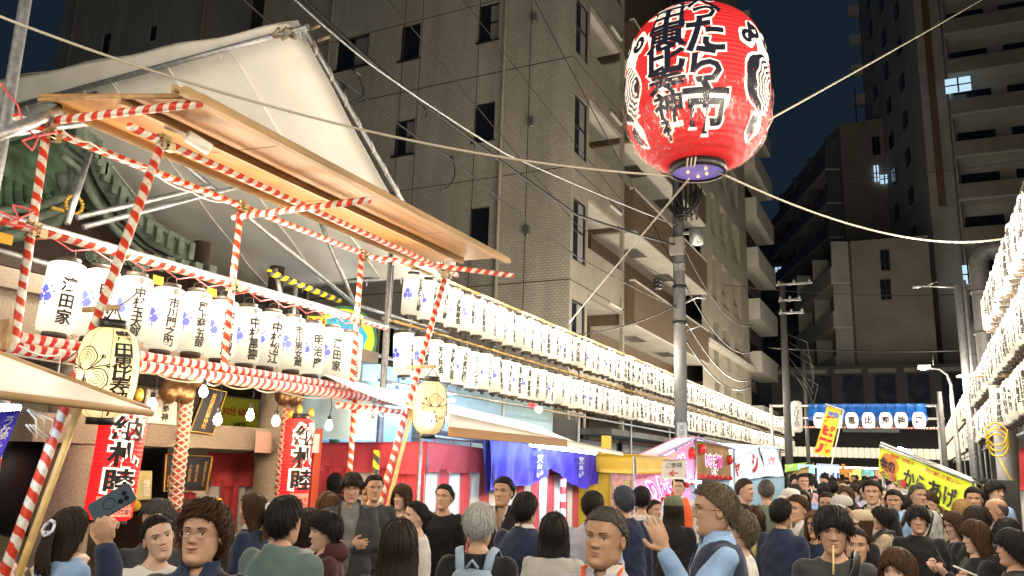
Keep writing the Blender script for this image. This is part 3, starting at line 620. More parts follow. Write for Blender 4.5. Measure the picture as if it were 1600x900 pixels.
# eave boards
EV = thing('wooden_eave', 'plywood eave boards sloping over the striped scaffold', 'canopy', (-4.7, 5, 4.1))
yb = [3.15, 4.35, 5.65, 6.85, 7.95]
xo = lambda y: -4.1; xi = lambda y: -5.38
for i in range(4):
    y0, y1 = yb[i], yb[i+1]-.012; g = G(); z0, z1 = 4.12, 4.12
    V = [(xo(0), y0+(.3 if i == 0 else 0), z0), (xo(0), y1, z0), (xi(0), y1+(.25 if i == 3 else 0), 4.22), (xi(0), y0, 4.22)]
    g.add(V+[(a, b_, c+.022) for a, b_, c in V], [(3, 2, 1, 0), (4, 5, 6, 7), (0, 1, 5, 4), (1, 2, 6, 5), (2, 3, 7, 6), (3, 0, 4, 7)]); g.build('board', m_wood, EV)
for x, z, w_ in ((-4.10, 4.095, .03), (-4.20, 4.13, .012), (-4.72, 4.145, .02), (-5.36, 4.20, .03)):
    g = G(); g.bb((x-w_, 3.3, z-.03), (x+w_, 8.0, z+.025)); g.build('batten', m_woodd, EV)
g = G(); g.tube([(-5.4, 3.17, 4.21), (-4.75, 3.3, 4.17), (-4.08, 3.44, 4.11)], .018, 6); g.build('end_batten', m_woodd, EV)
# stage lanterns
SLM = dict(LM)
for i, s in enumerate(STG):
    g = G(); V0 = cyl_fn(LR*1.01, .04, -.035); n = len(s); sz = .112 if n <= 3 else .46/n*.95
    put_text(g, s, V0, sz, step=.03, vert=True, bold=.03, spacing=.9 if n > 3 else 1.05, sx=.95 if n <= 3 else 1.0)
    if n > 3 and i != 11: put_text(g, '奉', cyl_fn(LR*1.01, 0, .215), .055, step=.03)
    if i != 11:
        put_text(g, '納', cyl_fn(LR*1.01, .62, .21), .05, step=.03)
        if i in (0, 2, 4, 6, 7, 8): put_text(g, ['十代目', '六代目', '八代目'][i % 3], cyl_fn(LR*1.01, .62, .08), .035, step=.03, vert=True)
    SLM['t%s' % ('s%d' % i)] = g.mesh('lettering', m_ink)
look = ['three large handwritten characters', 'widely spaced heavy characters half hidden by the raking pole', 'five brush characters behind the yellow lantern', 'five brush characters and violet crest', 'five tightly stacked brush characters', 'four heavy brush characters', 'four characters of fine brushwork', 'four running-script characters', 'five compact heavy characters', 'three bold widely spaced characters', 'faint lettering half hidden behind its neighbour', 'bold characters at the far corner and no crest']
px12 = [95, 147, 200, 254, 302, 347, 388, 427, 463, 499, 527, 548]
for i in range(12):
    y = 3.62+i*(6.99-3.62)/11
    if i < 11: o_ = lantern((-5.5, y+rr.uniform(-.015, .015), 2.885+rr.uniform(-.015, .015)), -.34 if i == 0 else rr.uniform(-.40, -.18), -math.pi/2+rr.uniform(-.12, .25), 's%d' % i, 'stage lantern with %s, %s from left' % (look[i], ordn(i+1)), 'white lanterns hanging from the striped scaffold', 2, (rr.uniform(-.04, .04), rr.uniform(-.04, .04)), SLM)
    else:
        o_ = lantern((-5.5, y, 2.885), -.32, 1.5, 's%d' % i, 'white stage lantern with %s' % look[i], 'white lanterns hanging from the striped scaffold', 2, (0, 0), SLM)
    if i % 3 == 1: q = add_fill_light(o_, 60); q.location = (.16, 0, .45)  # fill added above the stage lanterns to brighten eave and tent

g = G(); P = []
for i in range(25):
    y = 3.3+i*.16; P.append((-5.45, y, 3.24+(.035 if i % 2 else -.02)))
g.tube(P, .006, 5); tag(g.build('pink_cord', mat('pink_cord', (.8, .12, .14), .6)), 'pink and white cord carrying the stage lanterns under the striped pole', 'cord')
for i, (px_, py_) in enumerate(((247, 438), (331, 457), (8, 373))):
    P = at(px_, py_, X=-5.42); g = G(); g.bb((P.x, P.y-.05, P.z-.035), (P.x+.004, P.y+.05, P.z+.035)); tag(g.build('yellow_tag', mat('yellow_tape', (.85, .45, .02), .5)), 'small yellow tag above the stage lanterns, %s from the left' % ordn((2, 3, 1)[i]), 'tag', 'yellow tags on the stage')
# yellow crest lanterns
def yprof(R, H): k = H/2; return [(R*.42, -k), (R*.62, -k*.93), (R*.86, -k*.72), (R*.98, -k*.35), (R*1.0, 0), (R*.97, k*.4), (R*.84, k*.76), (R*.62, k*.94), (R*.42, k)]
YR, YH = .175, .54
pr = yprof(YR, YH)
def ysurf(az, off=.004):
    zs = [p[1] for p in pr]; rs = [p[0] for p in pr]
    def fn(u, v):
        r = float(np.interp(v, zs, rs))+off; a = az+u/YR; return (r*math.cos(a), r*math.sin(a), v)
    return fn
gb = G(); zz = np.linspace(-YH/2, YH/2, 19); gb.lathe([(float(np.interp(z, [p[1] for p in pr], [p[0] for p in pr])), z) for z in zz], 24); ymesh = gb.mesh('paper_body', m_paper_y)
gt = G(); put_text(gt, '寶田恵比寿神社', ysurf(0), .088, step=.025, vert=True, bold=.03, spacing=.80, sx=1.5); ytext = gt.mesh('lettering', m_ink)
def leafcrest(g, fn, s):
    def stroke(pts, W):
        V = []
        for i, (x, y) in enumerate(pts):
            a = pts[max(0, i-1)]; b = pts[min(len(pts)-1, i+1)]; dx, dy = b[0]-a[0], b[1]-a[1]; l = math.hypot(dx, dy)+1e-9
            V += [tuple(fn(x-dy/l*W, y+dx/l*W)), tuple(fn(x+dy/l*W, y-dx/l*W))]
        g.add(V, [(2*i, 2*i+1, 2*i+3, 2*i+2) for i in range(len(pts)-1)])
    for k in range(3):
        a = math.pi/2+k*2.094; ca, sa = math.cos(a), math.sin(a)
        for q in (1., .72, .45, .22):
            pts = []
            for t in np.linspace(-2.6, 2.6, 26):
                x = .56*s+(.38*s*q)*math.cos(t)*1.1; y = .36*s*q*math.sin(t)*(1.12+.08*math.cos(4*t)); pts.append((x*ca-y*sa, x*sa+y*ca))
            stroke(pts, .014*s if q < 1 else .024*s)
        b = a+1.047
        for e in (-1, 1):
            pts = []
            for t in np.linspace(0, 1, 14):
                r = s*(.1+.85*t); th = b+e*(.06+.22*t*t); pts.append((r*math.cos(th), r*math.sin(th)))
            cx, cyy = pts[-1]; rad = .1*s; th0 = b+e*1.2
            for t in np.linspace(.3, 5, 10): pts.append((cx+rad*(math.cos(th0+e*t)-math.cos(th0))*(1-t/9), cyy+rad*(math.sin(th0+e*t)-math.sin(th0))*(1-t/9)))
            stroke(pts, .024*s)
    stroke([(.07*s*math.cos(t), .07*s*math.sin(t)) for t in np.linspace(0, 6.3, 14)], .01*s)
gc = G(); leafcrest(gc, ysurf(0, .0045), .15); ycrest = gc.mesh('leaf_crest', m_ink)
gr = G()
for k in range(8):
    a = k*math.pi/4+.2; gr.tube([(((float(np.interp(z, [p[1] for p in pr], [p[0] for p in pr])))+.0015)*math.cos(a), (float(np.interp(z, [p[1] for p in pr], [p[0] for p in pr]))+.0015)*math.sin(a), z) for z in zz], .002, 4, cap=False)
yrib = gr.mesh('rib', mat('rib_brown', (.35, .22, .08), .7))  # ribs in one even brown
gcap = G(); gcap.lathe([(.062, YH/2-.01), (.078, YH/2-.01), (.078, YH/2+.05), (.062, YH/2+.05)], 16); gcap.lathe([(.062, -YH/2-.04), (.08, -YH/2-.04), (.08, -YH/2+.01), (.062, -YH/2+.01)], 16)
gcap.tube([(-.07, 0, YH/2+.04), (0, 0, YH/2+.14), (.07, 0, YH/2+.04)], .005, 5); ycap = gcap.mesh('ring', m_black)
for c, sc, lab, fa, ca in ((at(167, 582, X=-4.62), 1.06, 'large yellow lantern with leaf crest hanging at the left raking pole', -.15, -1.35), (at(672, 637, X=-4.45), 1., 'large yellow lantern with leaf crest hanging at the right raking pole', .45, -.72)):
    o_ = D.objects.new('yellow_lantern', ymesh); COL.objects.link(o_); o_.location = c; o_.scale = (sc,)*3; tag(o_, lab, 'lantern', 'large yellow crest lanterns')
    o_.rotation_euler = (.05, .06, 0)
    t_ = obj('lettering', ytext, o_, local=True); t_.rotation_euler = (0, 0, fa); k_ = obj('leaf_crest', ycrest, o_, local=True); k_.rotation_euler = (0, 0, ca)
    obj('rib', yrib, o_, local=True); obj('ring', ycap, o_, local=True)
    g = G(); g.box((c.x-.12, c.y-.02, c.z+.42), (.34, .03, .03)); g.tube([(c.x, c.y, c.z+.42), (c.x, c.y, c.z+.38)], .006, 5); tag(g.build('lantern_bracket', m_woodd), 'wooden arm holding the yellow lantern at the %s raking pole' % ('left' if c.y < 5 else 'right'), 'bracket')

# ------------------------------------------------------------------ tent
TT = thing('white_tent', 'large white tarpaulin tent on grey pipes above the striped scaffold', 'tent', (-6, 7, 4))
A = at(470, 45, X=-5.75); E_ = at(692, 428, X=-5.75); A2 = at(0, 205, Y=A.y); rX = A2.x
def slope(u, v):
    sag = math.sin(math.pi*v)*.10+.03*math.sin(u*9+v*3)+.012*math.sin(u*33-v*8)+.01*math.sin(v*26+u*12); p = A.lerp(E_, v); x = p.x+(-13-p.x)*u
    return (x, p.y, p.z-sag+.02*math.sin(u*40)*(v > .8))
g = G(); g.sheet(slope, 40, 14, .01); g.build('roof_sheet', m_tarp, TT)
g = G(); g.sheet(lambda u, v: (A.x+(-13-A.x)*u, A.y-.06*v, A.z+.03+(.03+.5*u)*v+.02*math.sin(u*30)*v), 30, 4, .008); g.build('ridge_flap', m_tarp, TT)
g = G(); g.tube([(A.x+.1, A.y, A.z), (-9, A.y, A.z), (-13, A.y, A.z)], .035, 10); g.build('ridge_pipe', m_galv, TT)
for k in range(1, 7):
    g = G(); g.tube([Vector(slope(k/7., j/12))+Vector((0, -.006, -.008)) for j in range(13)], .008, 5); g.build('seam', m_tarp, TT)
g = G(); g.tube([A+Vector((.03, 0, .02)), A.lerp(E_, .5)+Vector((.03, 0, .0)), E_+Vector((.03, .1, -.1))], .032, 10); g.build('rafter_pipe', m_galv, TT)
g = G(); g.tube([(E_.x+.1, E_.y, E_.z), (-9, E_.y, E_.z), (-13, E_.y, E_.z)], .028, 10); g.build('eave_pipe', m_galv, TT)
g = G(); g.tube([at(140, 190, X=-5.6), at(60, 200, X=-5.6), at(0, 210, X=-5.6)], .035, 10); g.tube([at(-30, 222, X=-5.0), at(150, 150, X=-5.6)], .04, 10); g.build('ridge_pipe', m_galv, TT)
for a, b_ in (((277, 248), (560, 480)), ((500, 345), (560, 490)), ((140, 240), (105, 350)), ((120, 340), (330, 290)), ((130, 355), (380, 290)), ((430, 420), (440, 470)), ((462, 450), (458, 500)), ((655, 430), (620, 620)), ((560, 478), (700, 520))):
    g = G(); P = at(*a, X=-6.4); q = at(*b_, X=-6.3); g.tube([P, (P+q)/2, q], .026, 8); g.build('brace_pipe', m_galv, TT)
g = G()
for k in range(11):
    y = .05+k*.09; p = A.lerp(E_, y); g.tube([p+Vector((.06, 0, .03)), p+Vector((.09, .03, -.06)), p+Vector((.04, .06, -.11))], .006, 4)
    x = A.x-.6*k; g.tube([(x, A.y-.04, A.z+.05), (x-.03, A.y+.05, A.z-.08)], .007, 4); g.tube([(x-.1, E_.y, E_.z+.03), (x-.08, E_.y-.02, E_.z-.1)], .005, 4)
g.build('tie', m_white, TT)
g = G(); r2 = random.Random(5)
for k in range(16): p = A+Vector((r2.uniform(-.3, .1), r2.uniform(-.12, .25), r2.uniform(-.12, .12))); g.tube([p, p+Vector((r2.uniform(-.15, .15), r2.uniform(-.1, .1), r2.uniform(-.12, .08)))], .02, 6)
g.build('apex_clamp', mat('rusty_clamp', (.3, .24, .16), .6, metal=.5, noise=.4), TT)
pp = [at(40, 0, X=-6.2), at(18, 130, X=-6.1), at(0, 240, X=-6.0)]
g = G(); g.tube([pp[0]+Vector((0, 0, 1)), *pp, Vector((-5.9, pp[2].y-.1, 0))], .045, 10); tag(g.build('tent_post', m_galv), 'tall galvanised post at the left edge beside the tent', 'post')

# ------------------------------------------------------------------ shrine roof, torii and fittings
SH = thing('shrine_hall', 'small shrine hall with green copper roof and dark carved timber under the tent', 'shrine', (-8, 5, 0))
def curve_pts(px, X): return [at(a, b, X=X) for a, b in px]
bp = curve_pts([(120, 200), (150, 225), (165, 262), (200, 315), (245, 358), (296, 385)], -7.2)
g = G()
bpi = lambda v: Vector([float(np.interp(v, np.linspace(0, 1, 6), [p[i] for p in bp])) for i in range(3)])
g.sheet(lambda u, v: bpi(v)+Vector((0, -.06*u, -.20*u)), 2, 20, .12, (-1, 0, 0))
for k in range(16): q = bpi(k/15.); g.box(q+Vector((.03, -.0, -.06)), (.05, .07, .2))
g.tube([bpi(t)+Vector((.02, 0, .02)) for t in np.linspace(0, 1, 14)], .035, 6); g.tube([bpi(t)+Vector((.01, -.12, -.33)) for t in np.linspace(0, .95, 14)], .04, 6)
g.build('barge_board', m_copperd, SH)
g = G(); g.sheet(lambda u, v: Vector(np.array([np.interp(v, np.linspace(0, 1, 6), [p[i] for p in bp]) for i in range(3)]))+Vector((-4*u, .0, .02)), 16, 20, .05)
g.build('roof_slope', m_copper, SH)
ed = curve_pts([(-80, 335), (0, 330), (60, 322), (110, 305), (132, 262), (125, 228)], -7.3); top = curve_pts([(-80, 238), (0, 238), (50, 232), (90, 226), (118, 224), (124, 222)], -9.3)
def fr(u, v):
    a = Vector([float(np.interp(u, np.linspace(0, 1, 6), [p[i] for p in ed])) for i in range(3)]); b = Vector([float(np.interp(u, np.linspace(0, 1, 6), [p[i] for p in top])) for i in range(3)])
    p = a.lerp(b, v); p.z -= .25*math.sin(math.pi*v); return p
NR = 17
for k in range(NR):
    g = G(); u0, u1 = k/NR, (k+.93)/NR; g.sheet(lambda u, v: fr(u0+(u1-u0)*u, v), 2, 10, .03); g.build('roof_strip', m_copper, SH)
g = G(); g.tube(ed, .045, 8); g.tube([p+Vector((-.1, 0, -.12)) for p in ed], .06, 8); g.tube([p+Vector((-.2, 0, -.25)) for p in ed], .08, 8); g.build('roof_edge', m_copperd, SH)
g = G()
q = [p+Vector((-.3, .1, -.1)) for p in curve_pts([(-60, 350), (0, 345), (90, 330), (150, 295), (200, 350), (270, 400), (280, 430)], -7.6)]
q2 = [Vector((p.x-.1, p.y, p.z-.9)) for p in q]
g.sheet(lambda u, v: Vector([float(np.interp(u, np.linspace(0, 1, 7), [p[i] for p in q])) for i in range(3)])+Vector((-.1*v, 0, -.9*v)), 12, 3, .2, (-1, 0, 0)); g.build('gable_panel', m_dwood, SH)
for a, b_, r in (((-40, 395), (420, 470), .07), ((-20, 440), (420, 500), .10)):
    g = G(); P = at(*a, X=-7.35); Q = at(*b_, X=-7.35); Q.z = P.z; P.z = Q.z; d_ = (P-Q); g.box((P+Q)/2, (.2, d_.length, r*2)); g.build('beam', m_dwood, SH)
for k in range(9):
    g = G(); P = at(150+k*22, 392+k*4, X=-7.1); g.box(P, (.14, .1, .13)); g.box(P+Vector((0, 0, -.09)), (.2, .14, .04)); g.build('bracket', m_copperd, SH)
g = G()
for s_ in range(16):
    a = s_/16*6.283; P = at(116, 320, X=-7.05); g.sphere((P.x, P.y+.085*math.cos(a), P.z+.085*math.sin(a)), .02, 6, 4)
P = at(90, 327, X=-7.05); g.box(P, (.02, .12, .03)); g.build('gold_fitting', m_gold, SH)
g = G()
for (px_, py_, r) in ((155, 408, .09), (215, 418, .075), (168, 402, .05), (205, 408, .05), (140, 400, .05)):
    P = at(px_, py_, X=-7.0)
    for t in range(3): g.lathe([(r*(1-.3*t), 0), (r*(1-.3*t)+.012, .01), (r*(1-.3*t)+.012, .03)], 12); g.v[-1] = g.v[-1][:, [2, 0, 1]]+np.array((P.x+.02*t, P.y, P.z))
g.build('carved_boss', m_copperd, SH)
g = G(); g.bb((-10.5, 1.0, 0), (-10.3, 9.5, 4.8), 0); g.bb((-10.3, 9.3, 0), (-7.8, 9.5, 2.8), 0)
g.build('rear_wall', m_dwood, SH)
for y in (2.2, 3.2, 7.2, 8.6): pole(SH, 'pillar', (-8.2, y, 0), (-8.2, y, 4.5), .11, m_dwood)

# grey wall behind with shutters to the right of the torii
WW = thing('tiled_wall', 'dark grey tiled wall between the torii and the curtained stall', 'wall', (-7.8, 9.6, 0))
g = G(); g.bb((-13, 9.6, 0), (-6.3, 9.8, 3.0)); g.build('wall', mat_tile('grey_brick', (.20, .19, .16), (.16, .15, .13), (.09, .085, .07), bw=.22, bh=.07, ms=.01), WW)

TO = thing('stone_torii', 'rough granite torii gate with plaques and ropes under the stage lanterns', 'gate', (-6.3, 5, 0))
XT = -6.2
for pxl, pxr in ((82, 140), (400, 462)):
    a = at(pxl, 700, X=XT); b_ = at(pxr, 700, X=XT); yc = (a.y+b_.y)/2; r = .21
    g = G(); g.lathe([(r*1.08, 0), (r*1.04, .5), (r, 1.6), (r*.96, 2.62)], 24, (XT, yc, 0)); g.lathe([(r*1.5, 0), (r*1.5, .3), (r*1.2, .36)], 24, (XT, yc, 0)); g.build('pillar', m_granite, TO)
a = at(60, 690, X=XT); b_ = at(412, 690, X=XT)
g = G(); zt = at(300, 663, X=XT).z; zb = at(300, 700, X=XT).z; g.bb((XT-.12, at(20, 690, X=XT).y, zb), (XT+.235, at(412, 690, X=XT).y, zt)); g.build('tie_beam', m_granite, TO)
g = G(); g.bb((XT-.2, 2.2, 2.62), (XT+.2, 7.9, 2.95)); g.bb((XT-.28, 2.0, 2.952), (XT+.28, 8.1, 3.1)); g.build('top_lintel', m_granite, TO)
XP = XT+.28
def board(name, label, cat, quad, X, th, mb, mf=None, fr_w=.02, txt=(), mt=m_gold, parent=None):
    """flat board hung in the plane X=const; quad = px of the four corners, clockwise from top left"""
    P = [at(*p, X=X) for p in quad]; tl, tr, br, bl = P
    def fn(u, v, off=0.): p = tl.lerp(tr, u).lerp(bl.lerp(br, u), v); return Vector((X+off, p.y, p.z))
    t = thing(name, label, cat, tuple(fn(.5, 1))) if parent is None else parent
    g = G(); g.sheet(lambda u, v: fn(u, v, -th), 1, 1, th, (1, 0, 0), smooth=False); g.build('panel', mb, t)
    if mf:
        g = G()
        for (a, b, c, d) in ((0, 0, 1, fr_w), (0, 1-fr_w, 1, 1), (0, fr_w, fr_w*1.3, 1-fr_w), (1-fr_w*1.3, fr_w, 1, 1-fr_w)): g.sheet(lambda u, v: fn(a+(c-a)*u, b+(d-b)*v, 0), 1, 1, .012, (1, 0, 0), smooth=False)
        g.build('frame', mf, t)
    W = (tr-tl).length; H = (bl-tl).length
    for s, cu, cv, size, vert, bold, mm in txt:
        g = G(); put_text(g, s, lambda u, v: fn(cu+u/W, cv-v/H, .004), size*H, vert=vert, bold=bold, spacing=.95); g.build('lettering', mm or mt, t)
    return t, fn
board('shrine_plaque', 'upright black plaque with gold lettering leaning above the torii beam', 'plaque', [(322, 605), (354, 612), (332, 679), (296, 674)], XP, .03, m_black, m_gold, .015, [('寶田恵比寿神社', .5, .5, .12, True, .02, None)])
board('paper_notice', 'white paper placard with black characters on the torii beam', 'notice', [(232, 608), (278, 612), (275, 664), (223, 660)], XP, .02, m_white, None, 0, [('比寿神', .62, .55, .25, True, .04, m_ink), ('商売', .35, .18, .12, True, .02, m_redink)])
board('parking_sign', 'yellow parking price sign with red numbers beyond the torii', 'sign', [(345, 620), (404, 626), (404, 690), (340, 686)], -7.2, .03, mat('sign_yellow', (.62, .68, .05), .5), None, 0, [('30分 60/110', .5, .32, .22, False, .03, m_redink), ('24時間', .5, .62, .13, False, .02, m_ink), ('200', .5, .86, .34, False, .05, m_redink)])
board('donor_board', 'black framed board with gold columns of writing behind the twisted rope', 'board', [(258, 709), (332, 713), (322, 768), (254, 768)], XP-.3, .03, m_black, m_gold, .02,
      [('寶田恵比寿神社', .88, .5, .105, True, 0, None), ('奉賛会', .1, .72, .11, True, .0, None), ('茶代主命', .7, .5, .13, True, 0, None), ('少彦名命', .55, .5, .13, True, 0, None), ('大国主命', .4, .5, .13, True, 0, None)])
board('yellow_leaflet_box', 'pale yellow leaflet box beside the red cylinder lantern', 'box', [(213, 735), (238, 736), (236, 780), (208, 781)], XP, .05, mat('pale_yellow', (.55, .50, .22), .6), None, 0, [('縁起', .68, .6, .3, True, .02, m_white)])
board('paper_notice', 'faded pink notice taped to the right torii pillar', 'notice', [(400, 673), (424, 676), (424, 708), (398, 707)], XP+.02, .004, mat('pinkish', (.45, .30, .25), .8))
board('paper_notice', 'small pale notice hanging right of the red lantern', 'notice', [(480, 678), (500, 678), (498, 708), (478, 706)], -5.6, .004, mat('pale_pink', (.5, .45, .4), .8))
# plaster wall and dark doorway inside the gate
IW = thing('inner_wall', 'plastered wall and dark doorway seen through the torii', 'wall', (-7.4, 5, 0))
def panel_px(quad, X, th, m, name, parent, n=(1, 0, 0)):
    P = [at(*p, X=X) for p in quad]; g = G(); g.sheet(lambda u, v: P[0].lerp(P[1], u).lerp(P[3].lerp(P[2], u), v), 1, 1, -th, (1, 0, 0), smooth=False); return g.build(name, m, parent)
g = G(); g.bb((-7.6, 1.2, 0), (-7.5, 7.9, 2.5)); g.build('plaster_wall', mat('plaster', (.33, .28, .2), .8, noise=.15, bump=.1), IW)
panel_px([(225, 700), (262, 700), (262, 900), (222, 900)], -7.42, .03, m_black, 'doorway', IW)
panel_px([(0, 690), (105, 690), (95, 800), (-20, 800)], -7.42, .03, m_black, 'doorway', IW)
g = G()
for k in range(7): y = 2.6+k*.16; g.tube([(-6.9, y, 0), (-6.9, y, 1.05)], .012, 6)
g.tube([(-6.9, 2.5, 1.05), (-6.9, 3.6, 1.05)], .014, 6); tag(g.build('crowd_barrier', m_alu), 'low aluminium rail barrier inside the gate at the far left', 'barrier')
# red and white bunting cloth inside the gate
BU = thing('festival_cloth', 'red and white cloth draped inside the torii gate', 'curtain', (-6.9, 5.5, 1))
def drp(px0, px1, py0, py1, X, nm, m, sag=.0, skew=0, ph=0.):
    a = at(px0, py0, X=X); b = at(px1, py0, X=X); c = at(px0-skew, py1, X=X); d = at(px1-skew, py1, X=X)
    g = G(); g.sheet(lambda u, v: a.lerp(b, u).lerp(c.lerp(d, u), v)+Vector((.03*math.sin(u*14+ph+v*2)*(.3+v), 0, -sag*math.sin(math.pi*u)*(1-v))), 24, 10, .004, (1, 0, 0)); return g.build(nm, m, BU)
drp(325, 395, 705, 760, -6.75, 'red_band', m_red, .02); drp(345, 372, 750, 830, -6.76, 'red_stripe', m_red, 0, 5); drp(282, 305, 770, 830, -6.76, 'red_stripe', m_red)
drp(300, 345, 750, 840, -6.8, 'white_stripe', m_whitecl, 0, 4, 1.); drp(372, 398, 740, 840, -6.8, 'white_stripe', m_whitecl, 0, 4, 2.)
# offertory box like timbers with yellow ends
g = G(); a = at(215, 790, X=-6.3); b_ = at(335, 783, X=-6.3); z = a.z
for k in range(3): g.tube([(-6.3-.25*k, a.y-.02, z-.02*k), (-6.3-.25*k, b_.y+.02, z-.02*k)], .045, 10)
g.bb((-6.8, a.y+.1, .3), (-6.2, b_.y-.1, z-.06)); ob = thing('offertory_box', 'dark timber offertory box with rounded yellow tipped beams', 'box', (-6.4, a.y, 0)); g.build('box', m_dwood, ob)
for y in (a.y-.04, b_.y+.03):
    g = G(); g.sphere((-6.28, y, z), .05, 10, 6); g.build('beam_end', mat('bright_yellow', (.8, .55, .03), .5), ob)
for k in range(4):
    g = G(); g.bb((-6.19, a.y+.12, .4+k*.17), (-6.15, b_.y-.12, .4+k*.17+.15)); g.build('plank', m_dwood, ob)
# twisted bell ropes: red core netted with white cord
def bellrope(p0, p1, label):
    t = thing('bell_rope', label, 'rope', p1); L = (Vector(p1)-Vector(p0)); P0 = Vector(p0); n = 40
    g = G(); g.tube([P0+L*(i/n) for i in range(n+1)], [.048+.006*math.sin(i*.9) for i in range(n+1)], 12); g.build('core', m_red, t)
    g = G(); s1 = L.cross(Vector((1, 0, 0))).normalized(); s2 = L.cross(s1).normalized()
    for s_ in (1, -1):
        for k in range(4):
            g.tube([P0+L*(i/70)+(s1*math.cos(s_*i*.42+k*1.571)+s2*math.sin(s_*i*.42+k*1.571))*.054 for i in range(71)], .010, 5)
    g.build('net_cord', m_rope, t)
    g = G(); g.lathe([(.04, .16), (.09, .14), (.12, .06), (.12, 0), (.10, -.06), (.05, -.09), (.02, -.1)], 18, tuple(P0+Vector((0, .02, .05)))); g.build('bell', m_bronze, t)
bellrope(at(294, 600, X=-5.75), at(272, 800, X=-5.65), 'thick red bell rope netted in white cord left of the yellow sign')
bellrope(at(452, 612, X=-5.8), at(434, 795, X=-5.75), 'thick red bell rope netted in white cord beside the right red lantern')
for px_, py_ in ((272, 612), (448, 618)):
    P = at(px_, py_, X=-5.75); g = G(); 
    for k in range(3): g.sphere((P.x+.02*k, P.y-.05+.07*k, P.z+.02*(k % 2)), (.09, .085, .11), 14, 9)
    tag(g.build('bell_cluster', m_bronze), 'bronze bell cluster at the head of the %s rope' % ('left' if px_ < 300 else 'right'), 'bell')
# long red cylinder lanterns
m_redp = mat_paper('red_lantern_paper', (.95, .012, .015), .55, .95, zr=1.0, pw=.6, rib=32, base=(.5, .02, .02)); m_cream_e = mat('cream_outline', (.8, .7, .6), .7, emit=(1, .86, .70), es=1.0); m_pinkp = mat('pink_paper', (.8, .4, .3), .7, emit=(1, .35, .22), es=.72)
def cyl_lantern(c, R, H, face, label, small=False):
    t = thing('cylinder_lantern', label, 'lantern', c, 'long red cylinder lanterns with heavy black lettering'); k = H/2
    loc = Vector(c)
    g = G(); g.lathe([(R*.8, -k), (R, -k+.02), (R, k-.02), (R*.8, k)], 28); obj('paper_body', g.mesh('paper_body', m_redp), t, local=True)
    S = lambda off, dz: (lambda u, v: ((R+off)*math.cos(face+u/R), (R+off)*math.sin(face+u/R), v+dz))
    for nm, b, off, mm in (('lettering_outline', .11, .003, m_cream_e), ('lettering', .028, .006, m_ink)):
        g = G()
        for j, ch in enumerate('納札睦'): put_text(g, ch, S(off, H*(.32-.235*j)), H*.23, step=.03, bold=b, sx=1.22)
        o_ = obj(nm, g.mesh(nm, mm), t, local=True)
    g = G(); W = R*1.7; g.sheet(lambda u, v: S(.003, 0)((u-.5)*W, -k+.03+v*H*.17), 14, 1, .0); 
    obj('list_panel', g.mesh('list_panel', m_pinkp), t, local=True)
    g = G()
    for r_, s_ in enumerate(('第小東井長光府', '令順篠越命神今')): put_text(g, ''.join(reversed(s_)), S(.006, -k+.03+H*(.10-.06*r_)), H*.052, step=.03, bold=.02)
    obj('list_lettering', g.mesh('list_lettering', m_redink if small else m_ink), t, local=True)
    g = G(); g.lathe([(R*.6, k), (R*.62, k), (R*.62, k+.05), (R*.6, k+.05)], 20); g.lathe([(R*.6, -k-.03), (R*.82, -k-.03), (R*.82, -k), (R*.6, -k)], 20); obj('ring', g.mesh('ring', m_black), t, local=True)
    return t
a = at(192, 640, X=-5.35); b_ = at(172, 812, X=-5.35); cyl_lantern(((a+b_)/2), .165, (a-b_).length*1.0, -.40, 'long red cylinder lantern with black characters beside the left torii pillar').rotation_euler = (-.04, 0, 0)
a = at(468, 655, X=-5.35); b_ = at(458, 800, X=-5.35); cyl_lantern(((a+b_)/2), .135, (a-b_).length, -.30, 'long red cylinder lantern with black characters beside the right rope', True)
g = G()
for i_, (px_, py_) in enumerate(((218, 617), (486, 645), (468, 640), (454, 648))): g = G(); P = at(px_, py_, X=-5.6); g.sphere(P, (.03, .04, .055), 10, 8); tag(g.build('gold_ornament', m_gold), 'small gold ornament over the %s' % ('left red cylinder lantern', 'right red lantern, rightmost of three', 'right red lantern, middle of three', 'right red lantern, leftmost of three')[i_], 'ornament', 'gold ornaments over the red lanterns')
# green pipe, posts right of torii
g = G(); P = at(526, 640, X=-6.1); g.tube([(P.x, P.y, 2.5), (P.x, P.y, 0)], .06, 12); tag(g.build('green_post', m_green), 'green painted post behind the crowd right of the torii', 'post')
g = G(); P = at(596, 620, X=-5.6); g.tube([(P.x, P.y, 4.3), (P.x, P.y, 0)], .03, 10); tag(g.build('pipe_post', m_galv), 'galvanised post at the left edge of the curtained stall', 'post')
g = G(); P = at(586, 750, X=-5.0); q = at(578, 880, X=-5.0); tag(pole(None, 'hazard_post', q, P+Vector((0, 0, .3)), .035, m_hazard), 'yellow and black striped post behind the raking pole', 'post')
g = G(); P = at(494, 720, X=-5.7); g.bb((P.x, P.y-.05, .6), (P.x+.01, P.y+.06, 2.1)); tag(g.build('orange_banner', mat('orange_cloth', (.65, .10, .03), .7)), 'narrow orange red banner beside the right red lantern', 'banner')

